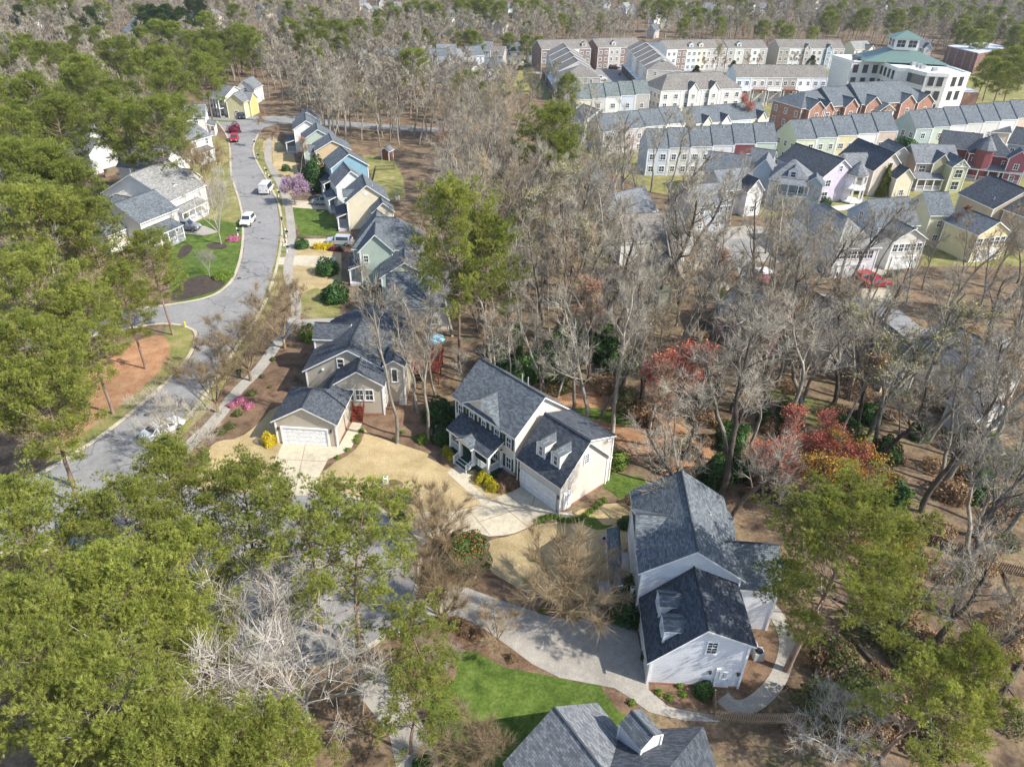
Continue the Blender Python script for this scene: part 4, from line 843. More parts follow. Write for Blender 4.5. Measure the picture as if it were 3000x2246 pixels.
# ------------------------------------------------------------------ cottages on the right
def ex(h, k):
    h.win(k, 'F', k.L*.5, 7.2, .9, 1.3); h.win(k, 'F', 2, 4.3, 1.5, 1.5); h.win(k, 'F', 1.8, 1.6, 1.6, 1.8); h.auto(k, 'L', 1, 4)
    c = k.A+k.u*(k.L-.6)-k.v*.6-h.base.to_2d(); b = MB(); R0 = 2.5; pts = [(c.x+R0*math.cos(i*math.pi/4+.39), c.y+R0*math.sin(i*math.pi/4+.39)) for i in range(8)]
    for i in range(8): j = (i+1) % 8; b.poly([(*pts[i], 6.1), (*pts[j], 6.1), (c.x, c.y, 8.9)], 0, [(0, 0), (1.9, 0), (.95, 2.8)])
    b.build('turret_roof', roofm('grey'), h.root)
    for z0, z1 in ((.5, 3.1), (3.3, 6.0)):
        b = MB(); [b.box(((pts[i][0]-c.x)*.86+c.x, (pts[i][1]-c.y)*.86+c.y, (z0+z1)/2), (.18, .18, z1-z0)) for i in range(8)]; b.build('turret_posts', M_white, h.root)
    for z in (.3, 3.1, 5.95): b = MB(); b.prism([((x-c.x)*.93+c.x, (y-c.y)*.93+c.y) for x, y in pts], z-.12, z+.12); b.build('turret_floor', M_white, h.root)
    b = MB()
    for i in range(8):
        j = (i+1) % 8; p0 = Vector(((pts[i][0]-c.x)*.88+c.x, (pts[i][1]-c.y)*.88+c.y, 4.1)); p1 = Vector(((pts[j][0]-c.x)*.88+c.x, (pts[j][1]-c.y)*.88+c.y, 4.1)); b.tube(p0, p1, .05, .05, 4)
        for q in range(6): m_ = p0.lerp(p1, q/6); b.box((m_.x, m_.y, 3.65), (.05, .05, .9))
    b.build('turret_railing', M_white, h.root)
px_house('cottage', 'lavender cottage with dark gable roof and eight-sided turret porch', (2413, 519), (2512, 508), 5.9, 9.2, 15, 'y', lav, 'black', '', 2, auto=False, extra=ex)
def ex(h, k):
    h.win(k, 'F', k.L*.5, 6.6, 1, 1.5); w_ = h.blk(k.A-k.u*4+k.v*3.5, k.A+k.u*2+k.v*3.5, 5.6, 8, 6, 'x', wall=peach, roof='grey'); h.auto(w_, 'F', 2)
    g = h.blk(k.A+k.u*3.8-k.v*3, k.A+k.u*8.6-k.v*3, 4.6, 6.8, 3.6, 'y', wall=creamy, roof='black'); h.auto(g, 'F', 1); h.dormer(k, 2, 2, 2, 6.2, 1.5, .6, 2.5, peach) if 0 else None
px_house('cottage', 'peach and cream cottage with dark gable roof behind three conifers', (2560, 502), (2655, 499), 5.6, 9.4, 14, 'y', siding((.66, .55, .45)), 'black', '', 2, auto=False, extra=ex)
def ex(h, k):
    h.dormer(k, k.L*.55, .8, 1.8, 6.2, 1.6, .7, 3, white, 'slate'); porch(h, k, 2, k.L, 2.4, 3.2, 3.6, 'grey', 4, 0.4); porch(h, k, 2, k.L, 2.4, 5.9, 6.3, 'grey', 4, 3.3)
    h.blk(k.A-k.u*4+k.v*5, k.A+k.u*1+k.v*5, 5.6, 8.6, 7, 'y', wall=bluegrey, roof='grey'); g = h.blk(k.A+k.u*7-k.v*1, k.A+k.u*11-k.v*1, 5.9, 7.6, 4, 'y', wall=bluegrey, roof='slate')
px_house('cottage', 'pale blue-grey cottage with two-level front balcony and hipped dormered roof', (2252, 523), (2376, 538), 5.9, 9.3, 9, 'x', bluegrey, 'grey', 'F', 2, hip=4, hipb=4, extra=ex)
px_house('cottage', 'pale cottage with grey roof and white decorated gable at the left of the row', (2120, 560), (2224, 550), 5.2, 8.2, 9, 'x', offw, 'grey', 'F', 2, extra=lambda h, k: h.auto(h.blk(k.A+k.u*k.L*.5-k.v*2, k.A+k.u*k.L-k.v*2, 5.2, 7.6, 4, 'y', wall=white, roof='black'), 'F', 1))
px_house('cottage', 'grey cottage with charcoal roof set behind the white decorated gable', (2060, 500), (2190, 515), 5.2, 8.4, 9, 'x', bluegrey, 'slate', 'F', 2)
px_house('cottage', 'small maroon outbuilding beside the pale green terrace end', (2163, 470), (2198, 477), 3.4, 4.8, 6, 'y', maroon, 'slate', 'F', 1, cat='outbuilding')
px_house('cottage', 'grey-blue garage building between the maroon outbuilding and the balcony cottage', (2190, 470), (2262, 480), 5.0, 7.2, 7, 'x', bluegrey, 'slate', 'L', 1)
def ex(h, k):
    g = h.blk(k.A+k.u*k.L*.62-k.v*3.5, k.A+k.u*k.L*1.02-k.v*3.5, 5.9, 7.7, 6, 'y', wall=siding((.5, .5, .3)), roof='slate'); h.win(g, 'F', g.L/2, 4.4, 1.8, 1.9, 2, 2); h.win(g, 'F', g.L/2, 1.7, 1.8, 2.0, 2, 2)
    b = MB(); o_ = g.W(g.L/2, .25, 0)
    for (x0, z0, x1, z1) in ((.4, 5.95, g.L-.4, 5.95), (g.L/2, 5.95, g.L/2, 7.5), (g.L/2, 6, g.L*.25, 6.7), (g.L/2, 6, g.L*.75, 6.7)): b.tube(g.W(x0, .2, z0), g.W(x1, .2, z1), .08, .08, 4)
    b.build('gable_truss', M_white, h.root); porch(h, k, 0, k.L*.6, 2.6, 2.9, 3.8, 'grey', 4); h.win(k, 'F', 2, 4.5, 1.6, 1.5, 2, 2)
    g = h.blk(k.A+k.u*k.L*.35-k.v*.6, k.A+k.u*k.L*.75-k.v*.6, 5.9, 8, 5, 'y', wall=khaki, roof='slate')
    h.blk(k.A-k.u*5+k.v*4, k.A+k.u*2+k.v*4, 5.6, 8.4, 8, 'y', wall=wbr, roof='slate')
px_house('cottage', 'olive and brown cottage with white truss gable and deep front porch', (2684, 478), (2815, 480), 5.8, 9, 9, 'x', siding((.33, .27, .2)), 'grey', '', 2, auto=False, extra=ex)
def ex(h, k):
    c = k.A+k.u*3.2-k.v*.3-h.base.to_2d(); b = MB(); R0 = 2.3; pts = [(c.x+R0*math.cos(i*math.pi/4+.39), c.y+R0*math.sin(i*math.pi/4+.39)) for i in range(8)]
    for i in range(8): j = (i+1) % 8; b.poly([(*pts[i], 7.2), (*pts[j], 7.2), (c.x, c.y, 10.4)], 0, [(0, 0), (1.9, 0), (.95, 3.4)])
    b.build('turret_roof', roofm('grey'), h.root); b = MB(); b.prism([((x-c.x)*.85+c.x, (y-c.y)*.85+c.y) for x, y in pts], 0, 7.2); b.build('turret_wall', maroon, h.root)
    g = h.blk(k.A+k.u*8-k.v*2, k.A+k.u*12.5-k.v*2, 5.9, 8, 4, 'y', wall=siding((.36, .1, .13)), roof='slate'); h.auto(g, 'F', 2); porch(h, k, .5, 12, 2.4, 2.9, 3.8, 'grey', 6)
    w_ = h.blk(k.A-k.u*6+k.v*5, k.A+k.u*3+k.v*5, 5.6, 8.8, 8, 'x', wall=maroon, roof='black'); h.auto(w_, 'F', 2)
px_house('cottage', 'maroon cottage with octagonal turret, white trim and wide porch', (2838, 448), (2972, 463), 5.9, 10, 10, 'x', maroon, 'black', 'F', 2, hip=5, hipb=5, extra=ex)
px_house('cottage', 'pale blue house cut by the right edge beyond the maroon cottage', (2950, 420), (3080, 440), 5.9, 9.2, 10, 'x', bluegrey, 'black', 'FL', 2)
px_house('cottage', 'peach cottage with dark gable roof in front of the right hand terrace', (2862, 385), (2965, 390), 5.0, 7.8, 8, 'x', peach, 'black', 'F', 2)
def ex(h, k): h.vents(k, [(.75, .3)], 0, .5)
px_house('cottage', 'broad beige house with large near-black roof at the right edge', (2805, 565), (2911, 613), 5.4, 9.0, 11.5, 'x', siding((.46, .38, .28)), 'black', 'F', 1, extra=ex)
px_house('cottage', 'beige house cut by the right edge below the broad black-roofed one', (2936, 612), (3040, 650), 5.4, 9, 12, 'x', siding((.42, .36, .3)), 'black', 'F', 1)
def ex(h, k):
    h.vents(k, [(.5, .45)], 0, 1.0); h.win(k, 'L', 3, 6.6, 1, 1.5); w_ = h.blk(k.A+k.u*k.L*.75+k.v*1.5, k.A+k.u*k.L*1.35+k.v*1.5, 4.9, 6.8, 7, 'x', wall=lyel, roof='slate', hipb=3)
    f = h.blk(Vector(P(2868, 690, 5.2)[:2]), Vector(P(2966, 680, 5.2)[:2]), 5.2, 7.4, 8, 'y', wall=siding((.7, .6, .35)), roof='slate')
    for i in range(5): h.win(f, 'F', 1.2+i*(f.L-2.4)/4, 3.7, 1.15, 1.5, 2, 2)
    h.garage(f, 'F', f.L/2, 4.4, 2.2)
px_house('cottage', 'yellow house with grey roof and garage wing with a band of five windows', (2727, 632), (2802, 632), 5.9, 9, 8.5, 'x', lyel, 'slate', 'F', 2, extra=ex)
def ex(h, k):
    h.vents(k, [(.35, .4), (.7, .5)], 0, 1.0); h.win(k, 'L', 4, 6.6, 1.1, 1.5)
    f = h.blk(Vector(P(2618, 707, 5.3)[:2]), Vector(P(2722, 701, 5.3)[:2]), 5.3, 7.3, 9, 'y', wall=siding((.62, .61, .55)), roof='slate')
    for i in range(5): h.win(f, 'F', 1.0+i*(f.L-2.2)/4, 3.9, 1.05, 1.45, 2, 2)
    h.garage(f, 'F', f.L/2, 4.4, 2.2); h.auto(f, 'L', 1, 4)
px_house('cottage', 'blue-grey and white house with slate roof and garage wing, left of the yellow house', (2575, 668), (2699, 660), 6.2, 9.8, 9.5, 'x', bluegrey, 'slate', 'F', 2, extra=ex)
def ex(h, k):
    for i in range(6): h.win(k, 'F', 1.6+i*(k.L-3.2)/5, 4.0, 1.1, 1.45, 2, 2)
    h.garage(k, 'F', k.L*.45, 4.6, 2.2)
px_house('cottage', 'white house with pale hipped roof and a row of six windows above its garage', (2452, 729), (2586, 725), 5.3, 8.6, 19, 'y', siding((.66, .66, .66)), 'light', '', 2, auto=False, hip=5.5, extra=ex)
# half hidden houses in the woods
def ex(h, k): h.win(k, 'F', k.L*.5, 5.2, 1.3, 1.9, 2, 4)
px_house('woodland_house', 'pale green gabled house with broad brown-grey roof deep in the bare woods', (1897, 820), (2010, 828), 4.6, 8.0, 13, 'y', siding((.5, .55, .42)), 'taupe', '', 2, auto=False, extra=ex)
def ex(h, k):
    c = Vector(k.W(2.2, k.D*.62, 0)[:2]); b = MB(); b.box((c.x, c.y, 5.5), (1.6, 1.3, 5.5), .3); b.build('chimney', siding((.5, .22, .22)), h.root); b = MB(); b.box((c.x, c.y, 8.4), (1.9, 1.6, .35), .3); b.build('chimney_cap', M_white, h.root); h.vents(k, [(.3, .3), (.6, .5)], 0, .8)
px_house('woodland_house', 'house with long charcoal roof, pink walls and a pink chimney in the bare woods', (2090, 915), (2262, 985), 3.4, 7.2, 12, 'x', siding((.5, .24, .24)), 'slate', 'F', 1, extra=ex)
px_house('woodland_house', 'house with pinkish brown roof behind the bare trees', (1818, 712), (2020, 700), 4.2, 7.6, 9, 'x', white, 'taupe', 'F', 1)
px_house('woodland_house', 'house with cream outlined gable facing left behind bare trees', (1700, 612), (1790, 650), 4.5, 8, 12, 'y', creamy, 'grey', 'F', 1)
px_house('woodland_house', 'house with faded taupe roof under the branches at the right', (2440, 1015), (2565, 985), 4.2, 7.6, 13, 'y', wbr, 'taupe', 'F', 1)
px_house('woodland_house', 'grey-roofed house below the taupe roof, mostly behind branches', (2600, 1080), (2700, 1075), 3.6, 6.8, 10, 'y', wbr, 'grey', 'F', 1)
px_house('woodland_house', 'pale roofed house in deep shade near the right edge', (2865, 1125), (3010, 1090), 3.8, 7.0, 10, 'y', white, 'grey', 'F', 1)
px_house('woodland_house', 'low blue-grey roof with white end wall near the right edge', (2765, 1180), (2860, 1235), 2.8, 4.4, 6, 'x', white, 'slate', '', 0, auto=False)
px_house('woodland_house', 'white gabled house left of the pine at the edge of the townhouses', (1712, 357), (1795, 350), 5.2, 8, 9, 'y', white, 'slate', 'F', 1)
for i, (A, B, lab) in enumerate((((1715, 560), (1790, 555), 'grey shingled house behind the thin bare trees, left of the cottages'), ((2035, 610), (2140, 600), 'dark grey house with white porch gable behind bare crowns'))):
    px_house('woodland_house', lab, A, B, 5.2, 8.2, 9, 'x', greyw, 'grey', 'F', 2)

# ------------------------------------------------------------------ distant houses
rr = random.Random(5)
far = [((375, 70), (411, 74)), ((481, 98), (512, 96)), ((41, 62), (70, 66)), ((558, 50), (590, 51)), ((597, 46), (628, 48)), ((809, 37), (835, 40)), ((357, 92), (385, 96)), ((321, 131), (345, 131)), ((280, 43), (307, 43)), ((172, 8), (190, 8)), ((590, 90), (602, 90)), ((555, 22), (566, 22)), ((745, 28), (775, 30)),
       ((1056, 28), (1081, 29)), ((1081, 36), (1110, 37)), ((1131, 18), (1150, 19)), ((1148, 21), (1174, 22)), ((1303, 43), (1323, 45)), ((1330, 55), (1375, 57)), ((1377, 55), (1400, 56)), ((1398, 56), (1418, 58)), ((1418, 60), (1444, 62)), ((1443, 75), (1472, 77)), ((1475, 25), (1490, 26)), ((1500, 40), (1527, 41)), ((1810, 22), (1836, 24)), ((1836, 28), (1863, 29)), ((1895, 50), (1918, 53)), ((1936, 60), (1965, 61)), ((1893, 90), (1918, 92)),
       ((2060, 28), (2090, 29)), ((2090, 29), (2149, 32)), ((2201, 24), (2225, 24)), ((2225, 23), (2251, 24)), ((2285, 9), (2316, 11)), ((2050, 22), (2072, 24)), ((1050, 10), (1075, 10)), ((1110, 10), (1130, 10)), ((1555, 6), (1580, 7)), ((1735, 8), (1790, 9)), ((2010, 8), (2040, 9)), ((2390, 8), (2410, 8)), ((2590, 10), (2610, 10)),
       ((1045, 172), (1083, 172)), ((1083, 173), (1122, 173)), ((1122, 168), (1176, 169)), ((1226, 162), (1269, 162)), ((1258, 173), (1316, 173)), ((1278, 157), (1337, 158)), ((1335, 172), (1371, 173)), ((1375, 165), (1420, 163)), ((1389, 147), (1438, 149)), ((1438, 162), (1475, 164)), ((1480, 150), (1532, 151)), ((1267, 198), (1321, 197)), ((1323, 204), (1407, 198)), ((1420, 203), (1470, 204)), ((1549, 162), (1571, 162)), ((1728, 152), (1752, 152)), ((1900, 150), (1955, 150)), ((2477, 146), (2503, 148)), ((2505, 146), (2556, 144)), ((2670, 138), (2730, 140)), ((350, 292), (375, 292))]
fw = [white, offw, lt, white, creamy, bluew, white, wbr]; fr_ = ['grey', 'light', 'slate', 'grey', 'taupe', 'slate']
pos = lambda x: 'far left' if x < 600 else 'left of centre' if x < 1000 else 'centre' if x < 1500 else 'right of centre' if x < 2100 else 'far right'
fwn = ['white', 'off-white', 'light grey', 'white', 'cream', 'pale blue', 'white', 'grey-beige']; frn = dict(grey='grey', light='pale', slate='slate', taupe='brown')
for i, (A, B) in enumerate(far):
    near_ = A[1] > 140; wi = (i*3) % 8 if not near_ else (i*5+3) % 8; ro = fr_[(i*7) % 6]; ax = 'y' if (B[0]-A[0] < 34 and i % 3) else 'x'
    def ex(h, k):
        if k.axis == 'x' and k.L > 9: h.auto(h.blk(k.A+k.u*k.L*.55-k.v*2.5, k.A+k.u*k.L*.95-k.v*2.5, 5.2, 7.4, 5, 'y', wall=fw[wi], roof=ro), 'F', 2)
    zone = 'left of the brown brick terrace' if near_ and A[0] < 1600 else 'near the rear terraces' if near_ else ('near the %s of the skyline' % pos(A[0]))
    zi = min(5.4, 1.0+abs(P(*B).x-P(*A).x)*.62)
    px_house('distant_house', '%s house with %s %s roof %s' % (fwn[wi], frn[ro], 'gabled' if ax == 'y' else 'long', zone), A, B, zi, zi+3.3, 9, ax, fw[wi], ro, 'F', 2, group='distant houses', extra=ex)
# ------------------------------------------------------------------ trees and plants
TWIG = bark('twig_grey', (.22, .19, .145), (.42, .375, .295), 1.2); TWIG_B = bark('twig_brown', (.24, .18, .115), (.4, .32, .21), 1.2)
TWIG_W = bark('twig_pale', (.24, .215, .18), (.42, .385, .33), 1.2); TWIG_T = bark('twig_tan', (.2, .145, .085), (.34, .26, .15), 1.2)
BARK_G = bark('bark_grey', (.15, .13, .1), (.38, .345, .28), 3.); BARK_P = bark('bark_pine', (.13, .085, .06), (.3, .22, .17), 3.); BARK_W = bark('bark_pale', (.32, .3, .26), (.52, .49, .43), 3.); BARK_D = bark('bark_dark', (.05, .04, .033), (.16, .13, .105), 3.)
NEED = leaf('pine_needles', ((.13, .175, .032), (.22, .265, .048), (.32, .345, .075)), .4, .8, .18)
NEED_L = leaf('pine_needles_bright', ((.175, .215, .042), (.295, .33, .068), (.42, .435, .11)), .45, .8, .15)
NEED_D = leaf('evergreen_dark', ((.028, .055, .016), (.05, .085, .022), (.085, .125, .03)), .25, .6, .25)
L_RED = leaf('red_buds', ((.34, .075, .05), (.47, .13, .08), (.52, .21, .12)), .3, .8, .1, (1, .6, .4)); L_PINKB = leaf('russet_buds', ((.3, .13, .09), (.42, .2, .14)), .3, .8, .1, (1, .7, .6))
L_ORG = leaf('copper_leaves', ((.3, .1, .03), (.45, .19, .05)), .3, .8, .1); L_YG = leaf('yellow_green_buds', ((.28, .27, .07), (.4, .38, .12)), .3, .8, .1); L_GOLD = leaf('golden_catkins', ((.34, .2, .03), (.5, .31, .05)), .3, .8, .1)
L_YEL = leaf('yellow_foliage', ((.45, .33, .01), (.65, .5, .015), (.72, .62, .03)), .25, 1.5, .1); L_PINK = leaf('pink_flowers', ((.42, .12, .2), (.6, .24, .33)), .25, 2, .1, (1, .6, .8)); L_PURP = leaf('redbud_flowers', ((.36, .24, .36), (.5, .37, .48)), .2, 2, .1, (1, .7, 1)); L_MAR = leaf('burgundy_leaves', ((.12, .015, .04), (.22, .03, .07)), .2, 2, .1, (1, .5, .6))
L_HOLLY = leaf('glossy_green', ((.02, .055, .012), (.04, .1, .018), (.075, .15, .03)), .2, 1.5, .15); L_BRIGHT = leaf('bright_green', ((.1, .17, .02), (.16, .24, .03), (.22, .3, .05)), .25, 1.5, .1); L_OLIVE = leaf('olive_green', ((.08, .1, .03), (.15, .17, .05)), .25, 1.5, .15); L_BRN = leaf('dry_brown_leaves', ((.2, .12, .06), (.33, .22, .12)), .25, 1.5, .15); L_GOLDG = leaf('gold_conifer', ((.11, .13, .015), (.2, .2, .025)), .25, 1., .1)

def np_mesh(name, V_, F_, mats, mi=None, val=None):
    "fast mesh from arrays; F_ all the same length"
    me = bpy.data.meshes.new(name); n, kf = F_.shape
    me.vertices.add(len(V_)); me.vertices.foreach_set('co', V_.astype(np.float32).ravel())
    me.loops.add(n*kf); me.loops.foreach_set('vertex_index', F_.astype(np.int32).ravel())
    me.polygons.add(n); me.polygons.foreach_set('loop_start', np.arange(0, n*kf, kf, dtype=np.int32)); me.polygons.foreach_set('loop_total', np.full(n, kf, dtype=np.int32))
    for m_ in (mats if isinstance(mats, list) else [mats]): me.materials.append(m_)
    if mi is not None: me.polygons.foreach_set('material_index', mi.astype(np.int32))
    me.update(calc_edges=True)
    if val is not None: a = me.attributes.new('v', 'FLOAT', 'POINT'); a.data.foreach_set('value', val.astype(np.float32))
    return me
def unit(a): return a/np.maximum(np.linalg.norm(a, axis=-1, keepdims=True), 1e-9)
def tubes(segs, n=5):
    "segs: (k,8) p0 p1 r0 r1 -> verts, quads"
    p0, p1, r0, r1 = segs[:, :3], segs[:, 3:6], segs[:, 6:7], segs[:, 7:8]
    d = unit(p1-p0); up = np.where(np.abs(d[:, 2:3]) > .9, [[1., 0, 0]], [[0, 0, 1.]]); a = unit(np.cross(d, up)); b = np.cross(d, a)
    t = np.arange(n)*2*np.pi/n; c, s = np.cos(t)[None, :, None], np.sin(t)[None, :, None]
    ring = a[:, None]*c+b[:, None]*s; A = p0[:, None]+ring*r0[:, None]; B = p1[:, None]+ring*r1[:, None]
    V_ = np.concatenate([A, B], 1).reshape(-1, 3); i = np.arange(n); j = (i+1) % n
    q = np.stack([i, j, j+n, i+n], 1)[None]+(np.arange(len(segs))*2*n)[:, None, None]; return V_, q.reshape(-1, 4)
def ribbons(segs, rs):
    p0, p1 = segs[:, :3], segs[:, 3:6]; d = unit(p1-p0); w_ = unit(np.cross(d, unit(rs.normal(size=d.shape))))
    V_ = np.stack([p0-w_*segs[:, 6:7], p0+w_*segs[:, 6:7], p1+w_*segs[:, 7:8], p1-w_*segs[:, 7:8]], 1).reshape(-1, 3)
    return V_, (np.arange(len(segs))*4)[:, None]+np.arange(4)[None]
def blades(c, d, ln, wd, hint=None):
    "triangles: centre base c, direction d, faces turned roughly to the hint"
    rs = np.random.RandomState(len(c)); hn = rs.normal(size=d.shape)
    if hint is not None: hn = hn*.45+hint
    w_ = unit(np.cross(d, unit(hn)))
    V_ = np.stack([c-w_*wd, c+w_*wd, c+d*ln], 1).reshape(-1, 3); return V_, np.arange(len(c)*3).reshape(-1, 3)
def quads(c, nrm, sz, rs, asp=.6):
    a = unit(np.cross(nrm, unit(rs.normal(size=nrm.shape)))); b = np.cross(nrm, a)*asp; s = sz
    V_ = np.stack([c-a*s, c-b*s, c+a*s, c+b*s], 1).reshape(-1, 3); return V_, (np.arange(len(c))*4)[:, None]+np.arange(4)[None]

def skeleton(seed, h, r, kind='wood', lean=0.):
    "recursive limbs; returns coarse segs and fine segs (lists of p0 p1 r0 r1) and twig tips"
    rd = random.Random(seed); big = []; fine = []; tips = []
    def grow(p, d, ln, r0, lev, up):
        n = max(2, int(ln/(1.1 if lev < 2 else .55))) if lev < 3 else 2; st = ln/n; r1 = r0*(.3 if lev == 0 else .25)
        for i in range(n):
            w_ = .10 if lev == 0 else .2
            d = (d+Vector((rd.gauss(0, w_), rd.gauss(0, w_), rd.gauss(0, w_*.6)+up))).normalized(); q = p+d*st
            ra = r0+(r1-r0)*i/n; rb = r0+(r1-r0)*(i+1)/n
            (big if lev < par['tl'] else fine).append((*p, *q, ra, rb)); p = q; f = (i+1)/n
            if lev == 0: go = f > par['start'] and rd.random() < par['dens']; cnt = rd.choice((1, 1, 2))
            elif lev < par['lev']: go = f > .2; cnt = par['k'] if lev < 3 else 1
            else: go = False; cnt = 0
            if go:
                for _ in range(cnt):
                    az = rd.uniform(0, 2*math.pi); sp_ = rd.uniform(*par['ang']) if lev else rd.uniform(*par['ang0'])
                    s1 = d.orthogonal().normalized(); s2 = d.cross(s1); nd = (d*math.cos(sp_)+(s1*math.cos(az)+s2*math.sin(az))*math.sin(sp_)).normalized()
                    if lev == 0: l2 = par['l0']*h*(1.15-f*.75)*rd.uniform(.7, 1.2)
                    else: l2 = ln*rd.uniform(.35, .62)*(1.1-.5*f)
                    grow(p, nd, l2, max(rb*rd.uniform(.4, .62), .009), lev+1, par['up'])
        tips.append((*p, *d)) if lev >= par['lev']-1 else None
    par = dict(wood=dict(start=.36, dens=.9, lev=4, k=2, ang=(.35, .75), ang0=(.4, .85), l0=.3, up=.13, tl=2),
               slim=dict(start=.45, dens=.8, lev=4, k=2, ang=(.3, .65), ang0=(.3, .65), l0=.24, up=.15, tl=2),
               spread=dict(start=.22, dens=1, lev=4, k=2, ang=(.35, .8), ang0=(.45, .9), l0=.4, up=.12, tl=3),
               vase=dict(start=.2, dens=1, lev=3, k=3, ang=(.15, .42), ang0=(.12, .38), l0=.3, up=.05, tl=2))[kind]
    if kind == 'vase':
        for i in range(14):
            az = i*.9+rd.uniform(-.2, .2); t_ = rd.uniform(.08, .62); grow(Vector((math.cos(az)*.12, math.sin(az)*.12, 0)), Vector((math.cos(az)*math.sin(t_), math.sin(az)*math.sin(t_), math.cos(t_))), h*rd.uniform(.6, .8), r*rd.uniform(.6, 1), 0, .01)
    elif kind == 'spread':
        p = Vector((0, 0, h*.16)); big.append((0, 0, 0, *p, r, r*.85))
        for i in range(6):
            az = i*1.05+rd.uniform(-.3, .3); t_ = rd.uniform(.3, .75); grow(p, Vector((math.cos(az)*math.sin(t_), math.sin(az)*math.sin(t_), math.cos(t_))), h*rd.uniform(.5, .72), r*rd.uniform(.45, .65), 0, .02)
    else: grow(Vector((0, 0, -.1)), Vector((lean, lean*.5, 1)).normalized(), h*.95, r, 0, .03)
    return np.array(big), np.array(fine), np.array(tips) if tips else np.zeros((0, 6))
def bare_meshes(name, seed, h, r, kind, mb, mt, tw=.02, extra=2, bud=None, nb=2, lean=0., far=False, bsz=.09):
    big, fine, tips = skeleton(seed, h, r, kind, lean); rs = np.random.RandomState(seed)
    V_, Q = tubes(big, 5 if far else 7); me_t = np_mesh(name+'_trunk', V_, Q, mb)
    fine[:, 6:8] = np.maximum(fine[:, 6:8], tw*.55)
    V1, Q1 = ribbons(fine, rs); 
    # twig sprays
    k = max(0, extra); T = np.repeat(tips, k, 0) if k else tips[:0]
    if len(T):
        d = unit(T[:, 3:6]+rs.normal(0, .45, (len(T), 3))+[0, 0, .15]); ln = rs.uniform(.45, 1.25, (len(T), 1)); st = T[:, :3]-T[:, 3:6]*rs.uniform(0, .5, (len(T), 1))
        sg = np.concatenate([st, st+d*ln, np.full((len(T), 1), tw*.7), np.full((len(T), 1), tw*.25)], 1); V2, Q2 = ribbons(sg, rs); Q2 = Q2+len(V1); V1 = np.concatenate([V1, V2]); Q1 = np.concatenate([Q1, Q2])
        ends = (st+d*ln)
    else: ends = tips[:, :3]
    mi = np.zeros(len(Q1)); mats = [mt]
    if bud:
        E_ = np.repeat(ends, nb, 0); E_ = E_+rs.normal(0, .16, E_.shape); V3, Q3 = quads(E_, unit(rs.normal(size=E_.shape)), rs.uniform(.5, 1.3, (len(E_), 1))*bsz, rs); Q3 = Q3+len(V1); V1 = np.concatenate([V1, V3]); Q1 = np.concatenate([Q1, Q3]); mi = np.concatenate([mi, np.ones(len(Q3))]); mats = [mt, bud]
    val = np.repeat(rs.rand(len(Q1)), 4) if bud else None
    me_c = np_mesh(name+'_crown', V1, Q1, mats, mi, val)
    return me_t, me_c
